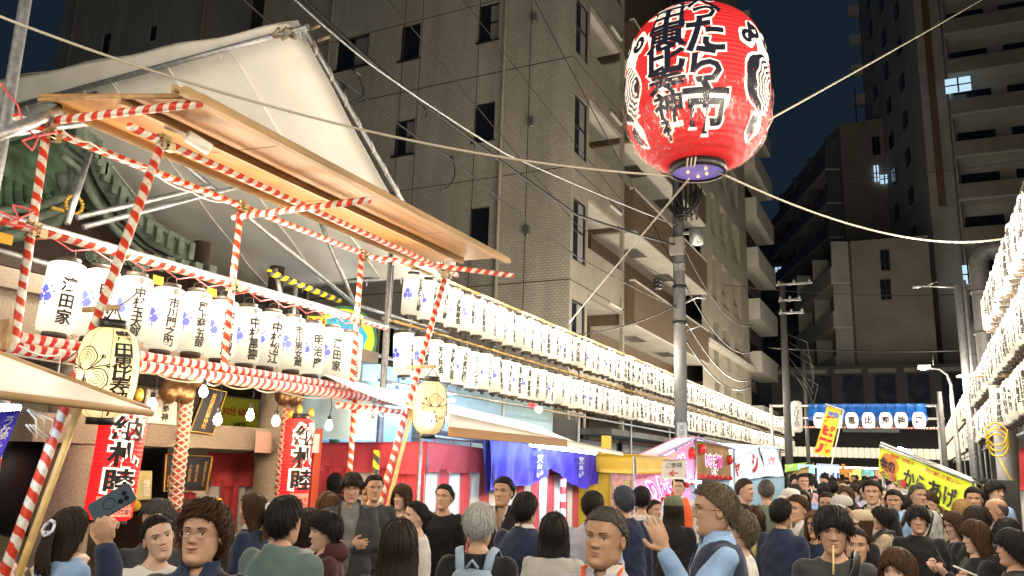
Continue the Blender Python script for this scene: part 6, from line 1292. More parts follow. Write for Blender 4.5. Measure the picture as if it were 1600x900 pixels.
def face_feat(x, z, P):
    ax = abs(x); d = 0
    if -.034 < z < .030: t = (.026-z)/.052; h = max(0, min(1, t)); d += (.004+.021*h**1.15)*ga(x, .0065+.0055*h)*(1 if z > -.026 else max(0, 1-(-.026-z)/.008))*P.get('nose', 1)
    d += .0085*ga(ax-.0125, .0065)*ga(z+.024, .0075)
    d -= .0125*ga(ax-.030, .016)*ga(z-.010, .011); d -= .002*ga(ax-.028-.25*max(0, -.03-z), .004)*ga(z+.042, .014); d += .006*ga(ax-.028, .02)*ga(z-.029, .007)
    d += .004*ga(ax-.045, .018)*ga(z+.018, .018)*P.get('cheek', 1)
    sml = P.get('smile', 0); zl = -.055+sml*.004*(ax/.02)**2
    d += .0055*ga(z-(zl+.0055), .0045)*ga(x, .019)+.006*ga(z-(zl-.0065), .005)*ga(x, .017)-.004*ga(z-zl, .002)*ga(x, .022)
    d -= .004*ga(z+.072, .006)*ga(x, .02); d += .006*ga(z+.095, .014)*ga(x, .02)
    d -= .0035*ga(z+.041, .006)*ga(x, .005)
    return d
class Face:
    def __init__(s, P): s.P = P; s.w = P.get('w', 1)*1.; s.jaw = P.get('jaw', 1)
    def prof(s, z):
        w_ = float(np.interp(z, zs_, hw_))*s.w; 
        if z < -.03: w_ *= 1+(s.jaw-1)*min(1, (-.03-z)/.04)
        return w_, float(np.interp(z, zs_, hf_)), float(np.interp(z, zs_, hb_))
    def fy(s, x, z, off=0.):
        w_, f, b = s.prof(z); yc = (f+b)/2-.008; q = min(.98, abs(x)/w_); return yc+(f-yc)*(1-q**2.25)**(1/2.25)+face_feat(x, z, s.P)+off
    def mesh(s, g, n=44, m=46):
        zs = np.concatenate([np.linspace(-.120, -.100, 5), np.linspace(-.095, .040, 30), np.linspace(.048, .117, 11)]); V = []
        ph = np.concatenate([np.linspace(-1.35, 1.35, n-14), np.linspace(1.6, 2*math.pi-1.6, 14)])
        for z in zs:
            w_, f, b = s.prof(z); yc = (f+b)/2-.008
            for p in ph:
                sx, c = math.sin(p), math.cos(p); x = w_*math.copysign(abs(sx)**(2/2.25), sx)
                if c > 0: y = yc+(f-yc)*abs(c)**(2/2.25)+face_feat(x, z, s.P)*min(1, c*2.5)
                else: y = yc-(yc-b)*abs(c)**(2/2.25)
                V.append((x, y, z))
        k = len(zs); F = [(i*n+j, i*n+(j+1) % n, (i+1)*n+(j+1) % n, (i+1)*n+j) for i in range(k-1) for j in range(n)]+[tuple(range(n))[::-1], tuple((k-1)*n+j for j in range(n))]
        g.add(V, F, 0, True)
        P = s.P; e = P.get('eye', 1)
        def patch(cx, cz, pts, off, mi, dome=.002):
            V = [(cx, s.fy(cx, cz, off+dome), cz)]+[(x, s.fy(x, z, off), z) for x, z in pts]; g.add(V, [(0, 1+i, 1+(i+1) % len(pts)) for i in range(len(pts))], mi, True)
        for sg in (-1, 1):
            cx, cz = sg*.0315, .0065+P.get('eyez', 0); hw = .0128; hh = .0043*e
            al = [(cx+sg*hw*math.cos(t), cz+hh*math.sin(t)*(1-.25*math.cos(t))+.0012*math.cos(t)) for t in np.linspace(0, 6.283, 16, endpoint=False)]
            patch(cx, cz, al, .0018, 1, .0035)
            gx = P.get('gaze', (0, 0)); r = min(.0055, hh*1.15); patch(cx+gx[0], cz+gx[1], [(cx+gx[0]+r*math.cos(t), cz+gx[1]+min(hh*.95, r)*math.sin(t)) for t in np.linspace(0, 6.283, 12, endpoint=False)], .0052, 2, .001)
            V = []
            for t in np.linspace(-.1, math.pi+.1, 9):
                x = cx+sg*hw*1.08*math.cos(t); z = cz+hh*1.1*math.sin(t)+.0008; V += [(x, s.fy(x, z, .0035), z), (x, s.fy(x, z+.0022, .003), z+.0024)]
            g.add(V, [(2*i, 2*i+1, 2*i+3, 2*i+2) for i in range(8)], 2, True)
            V = []; bt = P.get('brow', .0035); tilt = P.get('browt', 0)
            for i in range(9):
                t = i/8; x = sg*(.014+.034*t); z = .0265+.004*math.sin(t*2.6)+tilt*(t-.4)*.01; th = bt*(1-.55*t)
                V += [(x, s.fy(x, z-th, .0012), z-th), (x, s.fy(x, z+th, .0012), z+th)]
            g.add(V, [(2*i, 2*i+1, 2*i+3, 2*i+2) for i in range(8)], 4, True)
            # ears
            ex = sg*(s.prof(.0)[0]-.002); E = []
            for i, (rx, off) in enumerate(((.004, -.004), (.013, .004), (.017, .010), (.013, .013), (.006, .009))):
                for t in np.linspace(0, 6.283, 12, endpoint=False): E.append((ex+sg*(off+.004*math.cos(t)*-1*(.5)), -.008+rx*math.cos(t)-.3*off, -.004+rx*1.75*math.sin(t)))
            g.add(E, [(i*12+j, i*12+(j+1) % 12, (i+1)*12+(j+1) % 12, (i+1)*12+j) for i in range(4) for j in range(12)]+[tuple(range(12))[::-1], tuple(48+j for j in range(12))], 0, True)
        sml = P.get('smile', 0); mw = .022+.005*sml; opn = P.get('open', 0)
        zl = lambda x: -.0555+sml*.0045*(abs(x)/.02)**2
        for up in (1, -1):
            V = []; n_ = 13
            for i in range(n_):
                x = -mw+2*mw*i/(n_-1); th = (.0048 if up > 0 else .0062)*(1-(abs(x)/mw)**2.2)*(1-.22*up*ga(x, .004)); z0 = zl(x)+up*(.0003+opn*.0035*(1-(abs(x)/mw)**2)); 
                V += [(x, s.fy(x, z0, .0016), z0), (x, s.fy(x, z0+up*th*.5, .0026), z0+up*th*.5), (x, s.fy(x, z0+up*th, .0008), z0+up*th)]
            g.add(V, [(3*i+k, 3*i+3+k, 3*i+4+k, 3*i+1+k) for i in range(n_-1) for k in (0, 1)], 3, True)
        V = []
        for i in range(13):
            x = -mw+2*mw*i/12; h = .0005+opn*.0036*(1-(abs(x)/mw)**2); V += [(x, s.fy(x, zl(x)-h, .0012), zl(x)-h), (x, s.fy(x, zl(x)+h, .0012), zl(x)+h)]
        g.add(V, [(2*i, 2*i+1, 2*i+3, 2*i+2) for i in range(12)], 1 if opn > .5 else 2, True)
        for sg in (-1, 1): patch(sg*.007, -.0315, [(sg*.007+.0028*math.cos(t), -.0315+.0018*math.sin(t)) for t in np.linspace(0, 6.283, 8, endpoint=False)], .0008, 2, 0)

m_skin = mat('skin', (.5, .3, .2), .58, noise=.13, nscale=16, bump=.10, bscale=220, objcol=True, spec=.3)
m_skin.node_tree.nodes['Principled BSDF'].inputs['Subsurface Weight'].default_value = .0
m_eyew = mat('eye_white', (.42, .37, .34), .3); m_dark = mat('eye_dark', (.018, .011, .009), .2)
m_lip = mat('lip', (.34, .135, .11), .5); m_brow = mat('brow', (.05, .035, .028), .8)
m_cloth = mat('fabric', (.5, .5, .5), .85, noise=.14, nscale=7, bump=.55, bscale=8, objcol=True, spec=.25, sheen=.12)
m_cloth2 = mat('fabric_fine', (.5, .5, .5), .8, noise=.06, nscale=60, bump=.25, bscale=14, objcol=True, spec=.2)
m_hair = mat('hair', (.02, .015, .012), .62, noise=.25, nscale=60, objcol=True, spec=.22, bump=.2, bscale=150)
m_shoe = mat('shoe', (.03, .03, .03), .5)

def chain(P, r, n=12, flat=1., side=None):
    """closed rounded tube along points, as its own little mesh (verts, faces)"""
    P = [Vector(p) for p in P]; r = list(r); d0 = (P[0]-P[1]).normalized(); d1 = (P[-1]-P[-2]).normalized()
    Q = [P[0]+d0*r[0]*.9, P[0]+d0*r[0]*.55]+P+[P[-1]+d1*r[-1]*.55, P[-1]+d1*r[-1]*.9]; R = [r[0]*.3, r[0]*.8]+r+[r[-1]*.8, r[-1]*.3]
    g = G(); g.tube(Q, R, n, flat=flat, side=side); return g
def loft(R, n=24):
    """R = list of (z, half width, half depth, y centre)"""
    g = G(); V = []
    for z, a, b, yc, *xc in R:
        for t in np.linspace(0, 2*math.pi, n, endpoint=False):
            c, s = math.cos(t), math.sin(t); V.append((a*math.copysign(abs(c)**.85, c)+(xc[0] if xc else 0), b*math.copysign(abs(s)**.85, s)+yc, z))
    k = len(R); g.add(V, [(i*n+j, i*n+(j+1) % n, (i+1)*n+(j+1) % n, (i+1)*n+j) for i in range(k-1) for j in range(n)]+[tuple(range(n))[::-1], tuple((k-1)*n+j for j in range(n))], 0, True); return g
def merge(gs, mi=0):
    o = G()
    for g in gs: o.add(g.arr(), g.f, mi, True)
    return o
_tmp = None
def remesh(g, vox, smooth=3, noise=None):
    me = g.mesh('tmp', m_skin); o = D.objects.new('tmp', me); COL.objects.link(o); m = o.modifiers.new('r', 'REMESH'); m.mode = 'VOXEL'; m.voxel_size = vox; m.use_smooth_shade = True
    if smooth: s = o.modifiers.new('s', 'SMOOTH'); s.iterations = smooth; s.factor = .5
    dg = bpy.context.evaluated_depsgraph_get(); e = o.evaluated_get(dg); m2 = D.meshes.new_from_object(e); V = np.empty(len(m2.vertices)*3); m2.vertices.foreach_get('co', V); V = V.reshape(-1, 3)
    N = np.empty(len(m2.vertices)*3); m2.vertex_normals.foreach_get('vector', N); N = N.reshape(-1, 3)
    F = [tuple(p.vertices) for p in m2.polygons]; D.objects.remove(o); D.meshes.remove(me); D.meshes.remove(m2)
    if noise is not None:
        x, y, z = V.T; a, sd = noise
        d = np.sin(x*31+sd+2.2*np.sin(z*17+sd))*np.sin(z*26+1.7*np.sin(y*23+sd*2)+sd)+.6*np.sin(z*55+x*40*np.sin(sd)+sd*3)*np.cos(x*47+y*30)+.5*np.sin((x+y)*22-z*35+sd)
        V = V+N*(d*a)[:, None]
    return V, F

SH_Z, SHX = 1.378, .162
def arm_pts(U, Fd, side, fem=False):
    s = SHX*(.9 if fem else 1); S = Vector((side*s, 0, SH_Z)); u = Vector((U[0]*side, U[1], U[2])).normalized(); e = S+u*.275; f = Vector((Fd[0]*side, Fd[1], Fd[2])).normalized(); w_ = e+f*.245; return S, e, w_, f
POSES = {'down': ((.16, .0, -1), (.06, .18, -1)), 'bent': ((.15, .12, -1), (-.45, .85, .05)), 'phone': ((.10, .38, -.9), (-.30, .75, .75)), 'cross': ((.2, .25, -1), (-1, .38, .12)), 'raise': ((.28, .55, -.6), (.05, .45, 1)), 'selfie': ((.85, .62, -.10), (.80, .35, .50)), 'low': ((.12, .1, -1), (-.2, .7, -.45))}
def hand(w_, f, side, kind, palm=None):
    """palm, four unequal bent fingers and a thumb from the palm's side; returns chains and grip centre"""
    f = Vector(f).normalized(); pn = Vector(palm if palm else (-side*.9, .3, 0)); pn = (pn-f*pn.dot(f)).normalized(); ac = f.cross(pn).normalized()   # ac = across the palm
    th = ac if kind != 'x' else -ac
    if th.z < 0 and kind == 'up': th = -th
    gs = [chain([w_-f*.03, w_+f*.02, w_+f*.07, w_+f*.095], [.024, .027, .036, .030], 12, flat=.55, side=tuple(pn))]
    curl = {'relax': .45, 'hold': .95, 'open': .06, 'up': .12}[kind]
    for i, (o_, L) in enumerate(((.031, .072), (.010, .082), (-.011, .076), (-.031, .060))):
        p = w_+f*(.088-.004*abs(i-1.2))+th*o_; d = (f+th*(o_*2.2 if kind in ('open', 'up') else o_)).normalized(); P = [p-d*.03, p]; a = 0
        for k, l in enumerate((.44, .32, .24)):
            a += curl*(1 if k else .75)*(1+.12*i); dd = (d*math.cos(a)+pn*math.sin(a)); P.append(P[-1]+dd*L*l)
        gs.append(chain(P, [.0095, .0100, .0090, .0082, .0070], 8))
    p = w_+f*.03+th*.024; d = (f*.65+th*.85+pn*(.45 if kind != 'open' else .1)).normalized(); d2 = (f*.95+th*(.25)+pn*(.6 if kind in ('hold',) else .2)).normalized()
    gs.append(chain([p-d*.015, p+d*.022, p+d*.045, p+d*.045+d2*.032], [.014, .0135, .0112, .0088], 8))
    return gs, w_+f*.10+pn*.035
BODYC = {}
def body(fkey, FP, poses, sex, hy, hp, hr, detail, lean=0.):
    """one continuous skin mesh: head, neck, torso, arms, hands and legs; posed; 1.70 m tall"""
    k = ('b', fkey, poses, sex, hy, hp, hr, detail)
    if k in BODYC: return BODYC[k]
    fem = sex == 'f'; parts = []
    q = .92 if fem else 1
    parts.append(loft([(.80, .08, .07, 0), (.86, .155, .10, 0), (.95, .162, .105, 0), (1.06, .132*q, .09, .0), (1.2, .150*q, .10, 0), (1.32, .158*q, .10, 0), (1.39, .120*q, .078, -.005), (1.44, .068, .060, -.008), (1.47, .054*q, .056, -.008)]))
    parts.append(chain([(0, -.012, 1.40), (0, -.008, 1.48), (0, .004, 1.535), (0, .008, 1.57)], [.056*q, .046*q, .045*q, .047*q], 16))
    for s in (-1, 1):
        parts.append(chain([(s*.085, 0, .86), (s*.09, .0, .70), (s*.095, .01, .49), (s*.095, -.01, .34), (s*.1, -.01, .09)], [.082, .075, .052, .050, .036], 14))
        parts.append(chain([(s*.1, -.02, .04), (s*.105, .06, .035), (s*.11, .14, .025)], [.038, .038, .028], 12, flat=.7))
    grip = {}
    hd = []
    for s, nm in ((-1, poses[0]), (1, poses[1])):
        S, e, w_, f = arm_pts(*POSES[nm], s, fem); ar = .9*q
        parts.append(chain([(s*.055, -.008, 1.400), tuple(S+Vector((-s*.03, 0, -.003)))], [.045, .045], 12))
        A = [chain([S, S.lerp(e, .5), e, e.lerp(w_, .35), w_.lerp(e, .3), w_], [.052*ar, .045*ar, .038*ar, .040*ar, .031*ar, .024*ar], 14)]
        kind, palm = {'down': ('relax', None), 'bent': ('relax', (0, .3, -1)), 'phone': ('hold', (-s*.5, -.3, .9)), 'cross': ('relax', (0, -1, 0)), 'raise': ('open', (-s*.9, .25, 0)), 'selfie': ('hold', (-.2, -1, .2)), 'low': ('relax', (0, -.2, -1))}[nm]
        h, gr = hand(w_, f, s, kind, palm); A += h; grip[s] = (gr, w_, f)
        if detail: hd.append(merge(A))
        else: parts += A
    V, F = remesh(merge(parts), .014, 2); g = G(); g.add(V, F, 0, True)
    for a in hd: V, F = remesh(a, .0042, 1); g.add(V, F, 0, True)
    hg = G(); Face(FP).mesh(hg) if True else None
    M = head_mat(hy, hp, hr); A = hg.arr(); A = (np.array(M.to_3x3()) @ A.T).T+np.array(M.translation); g.add(A, [], 0); n0 = g.n-len(A)
    for f_2, mi, s_2 in zip(hg.f, hg.m, hg.sm): g.f.append(tuple(i+n0 for i in f_2)); g.m.append(mi); g.sm.append(s_2)
    me = g.mesh('body', [m_skin, m_eyew, m_dark, m_lip, m_brow]); BODYC[k] = (me, grip); return BODYC[k]
def head_mat(hy, hp, hr): return Matrix.Translation((0, .012, 1.583)) @ Matrix.Rotation(math.radians(hy), 4, 'Z') @ Matrix.Rotation(math.radians(hp), 4, 'X') @ Matrix.Rotation(math.radians(hr), 4, 'Y')
GC = {}
def garment(kind, poses, sex, var=0):
    k = (kind, poses, sex, var)
    if k in GC: return GC[k]
    fem = sex == 'f'; q = .93 if fem else 1; d = {'tee': .014, 'shirt': .018, 'blouse': .022, 'sweater': .026, 'jacket': .032, 'kimono': .036, 'dress': .014, 'vest': .03}[kind]
    bot = {'tee': .86, 'shirt': .84, 'blouse': .86, 'sweater': .84, 'jacket': .76, 'kimono': .20, 'dress': .45, 'vest': .84}[kind]; P = []
    R = [(.95, .170, .112, 0), (1.06, .148*q, .102, .0), (1.2, .160*q, .108, 0), (1.31, .164*q, .103, 0), (1.375, .132*q, .086, -.005), (1.425, .088, .068, -.008)]
    R = [(z, a+d*(1.2 if z < 1.1 else 1), b+d, y) for z, a, b, y in R]
    if kind in ('jacket', 'sweater', 'shirt', 'kimono'): R[1] = (1.06, .158+d, .108+d, 0)
    R = [(max(bot, .80), .168+d*1.3, .11+d*1.3, 0)]+R
    if kind == 'jacket': R[0] = (.76, .185, .125, 0)
    if kind in ('dress', 'kimono'): R = [(bot, .26 if kind == 'dress' else .20, .20 if kind == 'dress' else .15, 0), (.75, .20, .15, 0)]+R[1:]
    top = {'jacket': (1.475, .078, .070, -.012), 'shirt': (1.478, .066, .062, -.008), 'kimono': (1.48, .074, .07, -.014), 'sweater': (1.462, .082, .066, -.008), 'vest': (1.46, .08, .06, -.01)}.get(kind, (1.452, .086, .064, -.008)); R.append(top)
    P.append(loft(R, 28))
    sl = {'tee': .8, 'dress': .95, 'vest': 0}.get(kind, 2)
    for s, nm in ((-1, poses[0]), (1, poses[1])):
        S, e, w_, f = arm_pts(*POSES[nm], s, fem); ar = .9*q; dd = d*(.9 if kind != 'kimono' else 1.6)
        P.append(chain([(s*.05, -.008, 1.388), tuple(S+Vector((-s*.03, 0, -.006)))], [.046+dd*.7, .044+dd*.7], 12))
        if sl == 0: continue
        if sl < 1:
            q_ = S.lerp(e, sl); P.append(chain([S, S.lerp(e, sl*.6), q_], [.055*ar+dd*(1.6 if kind == 'dress' else 1), .05*ar+dd*(2.2 if kind == 'dress' else 1.1), .047*ar+dd*(1.2 if kind == 'tee' else .5)], 14))
        else:
            c = w_.lerp(e, .02); P.append(chain([S, S.lerp(e, .5), e, e.lerp(w_, .4), c], [.049*ar+dd, .046*ar+dd, .041*ar+dd, .040*ar+dd, .029*ar+dd*(.9 if kind != 'kimono' else 3)], 14))
    V, F = remesh(merge(P), .0135, 3, noise=({'tee': .0038, 'shirt': .0045, 'jacket': .0045}.get(kind, .0042), var*1.7+len(kind)))
    # open the front of jackets, cut a neckline
    def keep(c):
        x, y, z = c
        if kind == 'jacket' and y > .0 and z > .9: return abs(x) > .018+.062*max(0, min(1, (z-.95)/.45))
        if kind == 'kimono' and y > 0 and z > 1.22: return abs(x) > .045*max(0, (z-1.22)/.2)
        if kind == 'shirt' and y > .02 and z > 1.40: return abs(x) > .03*(z-1.40)/.07
        if kind == 'vest' and y > 0 and z > 1.2: return abs(x) > .05*(z-1.2)/.2
        if kind in ('tee', 'blouse', 'dress', 'sweater'):
            return z < 1.418+max(0, -y)*.55+.0 or (x*x+(y+.01)**2) > {'sweater': .0066, 'tee': .0072}.get(kind, .0085)
        return True
    C = V[np.array([f[0] for f in F])]
    F = [f for f, c in zip(F, C) if keep(c)]
    bn = defaultdict(list)
    _e = Counter()
    for f in F:
        for i in range(len(f)): a, b = f[i], f[(i+1) % len(f)]; _e[(min(a, b), max(a, b))] += 1
    for (a, b), n in _e.items():
        if n == 1: bn[a].append(b); bn[b].append(a)
    for _ in range(10):
        W = V.copy()
        for a, nb in bn.items(): W[a] = .4*V[a]+.6*V[nb].mean(0)
        V = W
    g = G(); g.add(V, F, 0, True)
    # rim so that the cloth edge has thickness
    ec = Counter()
    for f in F:
        for i in range(len(f)): a, b = f[i], f[(i+1) % len(f)]; ec[(min(a, b), max(a, b))] += 1
    be = [e for e, n in ec.items() if n == 1]
    if be:
        idx = sorted({i for e in be for i in e}); mp_ = {v: i for i, v in enumerate(idx)}; W = V[idx]; cen = np.array([0, -.01, 0]); inn = W.copy(); inn[:, :2] = W[:, :2]*.93+np.array([0, -.001]); n0 = g.n
        g.add(np.concatenate([W, inn]), [(mp_[a], mp_[b], mp_[b]+len(idx), mp_[a]+len(idx)) for a, b in be], 0, True)
    me = g.mesh(kind, m_cloth); GC[k] = me; return me
def collar(kind):
    k = ('collar', kind)
    if k in GC: return GC[k]
    g = G()
    if kind == 'shirt':
        for s in (-1, 1):
            g.sheet(lambda u, v: ((.064+.012*v)*math.sin(s*(.28+2.7*u))*1., -.008+(.060+.012*v)*math.cos(.28+2.7*u)+.012*(1-u)*v, 1.492-.038*v-(.022*(1-u)**3)*v), 14, 3, .003, (0, 0, 1))
    elif kind == 'polo':
        for s in (-1, 1): g.sheet(lambda u, v: ((.074+.016*v)*math.sin(s*(.35+2.7*u)), -.01+(.068+.016*v)*math.cos(.35+2.7*u)+.01*(1-u)*v, 1.482-.046*v-(.05*(1-u)**2.5)*v), 14, 3, .004, (0, 0, 1))
    elif kind == 'lapel':
        for s in (-1, 1): g.sheet(lambda u, v: (s*(.020+.070*(1-u)**.8+.030*v*math.sin(math.pi*min(1, u*1.1+.1))), .132-.055*(1-u)**2+.006-.0*v, 1.455-.50*u), 14, 3, .004, (0, 1, 0))
        g.sheet(lambda u, v: ((.084+.010*v)*math.sin(-2.2+4.4*u)*-1, -.012-(.074+.010*v)*math.cos(-2.2+4.4*u), 1.49-.05*v), 16, 3, .004, (0, 0, 1))
    elif kind == 'kimono':
        for s in (-1, 1): g.sheet(lambda u, v: (s*(.066*(1-u)**.9+.002+.022*v), .128-.075*(1-u)**2+.01+(.003 if s > 0 else .008), 1.475-.30*u), 12, 3, .004, (0, 1, 0))
    elif kind == 'kimono_in':
        for s in (-1, 1): g.sheet(lambda u, v: (s*(.052*(1-u)**.9+.014*v), .118-.07*(1-u)**2+.012, 1.48-.22*u), 10, 2, .003, (0, 1, 0))
    elif kind == 'turtle': g.lathe([(.062, 1.44), (.060, 1.47), (.058, 1.515), (.064, 1.525), (.066, 1.50)], 20, (0, -.002, 0), cap=False)
    elif kind == 'hood':
        g.sheet(lambda u, v: ((.10+.03*math.sin(math.pi*v))*math.sin(-2.0+4.0*u), -.03-(.085+.045*math.sin(math.pi*v))*math.cos(-2.0+4.0*u), 1.39+.12*v), 18, 6, .01, (0, 0, 1))
    GC[k] = g.mesh('collar', m_cloth2); return GC[k]
def lower(kind, sex='m'):
    k = ('lower', kind)
    if k in GC: return GC[k]
    if kind == 'trousers':
        P = [loft([(.80, .12, .09, 0), (.88, .178, .118, 0), (.98, .170, .112, 0), (1.0, .160, .108, 0)])]
        for s in (-1, 1): P.append(chain([(s*.085, 0, .84), (s*.09, .0, .68), (s*.098, .01, .47), (s*.1, .0, .3), (s*.102, -.005, .09)], [.096, .088, .070, .064, .058], 14))
    elif kind == 'wide':
        P = [loft([(.80, .12, .09, 0), (.88, .18, .12, 0), (.98, .165, .112, 0), (1.03, .150, .10, 0)])]
        for s in (-1, 1): P.append(chain([(s*.085, 0, .84), (s*.1, .0, .6), (s*.115, .01, .3), (s*.12, .0, .12)], [.10, .102, .108, .11], 14))
    else: P = [loft([(.30, .26, .22, 0), (.6, .22, .18, 0), (.85, .18, .13, 0), (1.02, .15, .105, 0)])]
    V, F = remesh(merge(P), .018, 2, noise=(.003, 3)); g = G(); g.add(V, F, 0, True); GC[k] = g.mesh(kind, m_cloth); return GC[k]
def shoes():
    if 'shoes' in GC: return GC['shoes']
    P = []
    for s in (-1, 1): P += [chain([(s*.1, -.035, .05), (s*.105, .05, .045), (s*.112, .15, .032)], [.045, .046, .036], 12, flat=.8)]
    V, F = remesh(merge(P), .014, 1); g = G(); g.add(V, F, 0, True); GC['shoes'] = g.mesh('shoes', m_shoe); return GC['shoes']

# ---- hair made of many locks over a thin cap
EC = np.array([0, -.010, .018]); EA = np.array([.081, .1005, .1055])
HS = {  # polar reach by azimuth (0 = face side ... 180 = nape), free fall below it, thickness, locks
    'short': dict(sw=.35, th=(70, 72, 88, 112, 120), dr=(0, 0, 0, 0, 0), t=.012, n=240, w=.011),
    'tidy': dict(sw=.7, th=(74, 76, 92, 114, 124), dr=(0, 0, 0, .01, .01), t=.013, n=260, w=.012),
    'crew': dict(th=(73, 73, 86, 108, 118), dr=(0, 0, 0, 0, 0), t=.018, n=520, w=.007),
    'buzz': dict(th=(72, 72, 84, 106, 116), dr=(0, 0, 0, 0, 0), t=.016, n=300, w=.007),
    'bald': dict(th=(20, 24, 84, 106, 114), dr=(0, 0, 0, 0, 0), t=.003, n=0, w=.006, hole=62),
    'mop': dict(sw=.3, th=(93, 95, 102, 120, 128), dr=(0, 0, .01, .02, .02), t=.016, n=320, w=.014),
    'curtain': dict(th=(96, 102, 102, 118, 124), dr=(0, .005, .01, .01, .01), t=.021, n=360, w=.015, part=1),
    'curly': dict(th=(78, 82, 104, 124, 134), dr=(0, 0, .01, .03, .03), t=.024, n=420, w=.012, curl=.012),
    'perm': dict(th=(72, 78, 100, 120, 130), dr=(0, 0, .0, .01, .01), t=.022, n=380, w=.012, curl=.009),
    'bob': dict(th=(97, 100, 106, 118, 124), dr=(0, .01, .06, .065, .06), t=.015, n=300, w=.014),
    'long': dict(th=(74, 84, 104, 116, 120), dr=(0, .02, .22, .30, .32), t=.013, n=320, w=.016),
    'longbang': dict(sw=.2, th=(92, 97, 106, 116, 120), dr=(0, .02, .20, .28, .30), t=.014, n=320, w=.016),
    'updo': dict(th=(70, 74, 92, 112, 122), dr=(0, 0, 0, 0, 0), t=.008, n=260, w=.012, bun=1),
    'halfup': dict(th=(74, 78, 96, 116, 122), dr=(0, 0, .10, .20, .24), t=.014, n=320, w=.016, pony=1),
}
HC_ = {}
def hair_mesh(st):
    if st in HC_: return HC_[st]
    S = HS[st]; rg = np.random.default_rng(len(st)*7+3); az = np.array([0, 45, 90, 135, 180]); pole_ = np.array([0, -.30, .95]); pole_ /= np.linalg.norm(pole_); fr_ = np.array([0, .95, .30]); fr_ /= np.linalg.norm(fr_); rx = np.array([1., 0, 0])
    L = lambda key, a: float(np.interp(abs((math.degrees(a)+180) % 360-180), az, S[key]))
    def pt(a, s, off):
        th = math.radians(L('th', a)); dr = L('dr', a); Ra = .1; la = th*Ra; tot = la+dr; d = s*tot
        t = min(d, la)/Ra; u = math.cos(t)*pole_+math.sin(t)*(math.cos(a)*fr_+math.sin(a)*rx); lift = 1.0 if t > .4 else .75+.6*t
        p = EC+u*(EA+off*lift)
        if d > la:
            e = d-la; out = np.array([u[0], u[1], 0]); out /= np.linalg.norm(out)+1e-6; p = p+np.array([0, 0, -1.])*e+out*(.012*math.sin(min(1, e/.1)*1.57)-.10*max(0, e-.16)*(0 if u[1] < 0 else 1)) + np.array([0, -.06*max(0, e-.05), 0])*(1 if u[1] < .2 else .3)
        return p
    g = G(); NA, NS = 40, 16; s0 = 0.
    fullV = []
    for i in range(NS+1):
        for j in range(NA):
            a = 2*math.pi*j/NA; s = i/NS
            if S.get('hole'): th = L('th', a); s = (S['hole']/max(th, 1) if th > S['hole'] else 1.)*(1-i/NS)+i/NS
            fullV.append(pt(a, s, S['t']*.62*(1-.75*(s > .97))))
    for j in range(NA): a = 2*math.pi*j/NA; fullV.append(pt(a, .99, -.012))
    k = NS+2; g.add(fullV, [(i*NA+j, i*NA+(j+1) % NA, (i+1)*NA+(j+1) % NA, (i+1)*NA+j) for i in range(k-1) for j in range(NA)], 0, True)
    for q in range(int(S['n']*2.0)):
        a = rg.uniform(0, 2*math.pi)
        if S.get('part') and abs((a+math.pi) % (2*math.pi)-math.pi) < .10: continue
        st0 = rg.uniform(0, .72)**1.2; en = min(1.03, st0+rg.uniform(.3, .75)) if st not in ('long', 'longbang', 'halfup', 'bob') else rg.uniform(.9, 1.04)
        if st in ('crew', 'buzz'): st0 = rg.uniform(.02, .97); en = st0+.07
        elif rg.random() < .10: en += rg.uniform(.03, .09); 
        n = 12 if S['dr'][3] > .1 else 8; tw = rg.uniform(-.18, .18); ph = rg.uniform(0, 6.28); off0 = S['t']*rg.uniform(.55, 1.15); P = []; R = []
        for i in range(n):
            t = i/(n-1); s = st0+(en-st0)*t; aa = a+tw*t
            if S.get('part') and abs(aa) < 1.: aa = aa+math.copysign(.25*math.sin(t*1.8), aa)
            if S.get('sw'): aa = aa+S['sw']*t*max(0, math.cos(a))
            p = pt(aa, s, off0*(.55+.45*math.sin(math.pi*min(1, .25+t*.6)))+(-.003 if t == 0 else 0))
            if S.get('curl'): c_ = S['curl']; p = p+c_*np.array([math.sin(ph+t*9), math.cos(ph+t*9)*.8, math.sin(ph*2+t*7)*.7])*(.4+t)
            P.append(p); R.append(S['w']*.29*rg.uniform(.8, 1.15)*(math.sin(math.pi*(.18+.78*t))**.7))
        nn = (np.array(P[n//2])-EC); g.tube(P, R, 5, cap=True, flat=.38, side=tuple(nn/np.linalg.norm(nn)))
    for q in range(0 if st in ('bald', 'crew', 'buzz') else 70):
        a = rg.uniform(0, 6.283); s1_ = rg.uniform(.2, .9); tw = rg.uniform(-.4, .4); P = [pt(a+tw*t, min(1.05, s1_+.28*t), S['t']*(1.0+.9*t*rg.uniform(.3, 1.3))) for t in (0, .35, .7, 1.)]; g.tube(P, [.0022, .0018, .0014, .0008], 3, cap=False)
    if S.get('bun'):
        for q in range(60):
            a = rg.uniform(0, 6.28); b = rg.uniform(-1, 1); c = np.array([0, -.118, .02]); P = [c+.036*np.array([math.cos(a+t)*math.cos(b), -.3+.75*math.sin(b+t*.4), math.sin(a+t)*math.cos(b)]) for t in np.linspace(0, 2.2, 8)]; g.tube(P, [.003, .007, .008, .008, .008, .008, .007, .003], 5, flat=.6)
        g.sphere((0, -.12, .02), (.034, .03, .036), 12, 8)
    if S.get('pony'):
        for q in range(70):
            a = rg.uniform(-.7, .7); P = [np.array([a*.05*(1+t*1.2), -.112-.02*math.sin(t*3)+rg.normal()*.003, .03-.27*t*rg.uniform(.9, 1.05)]) for t in np.linspace(0, 1, 9)]; g.tube(P, [.004]+[.009]*6+[.007, .002], 5, flat=.5, side=(0, 1, 0))
    HC_[st] = g.mesh('hair', m_hair); return HC_[st]

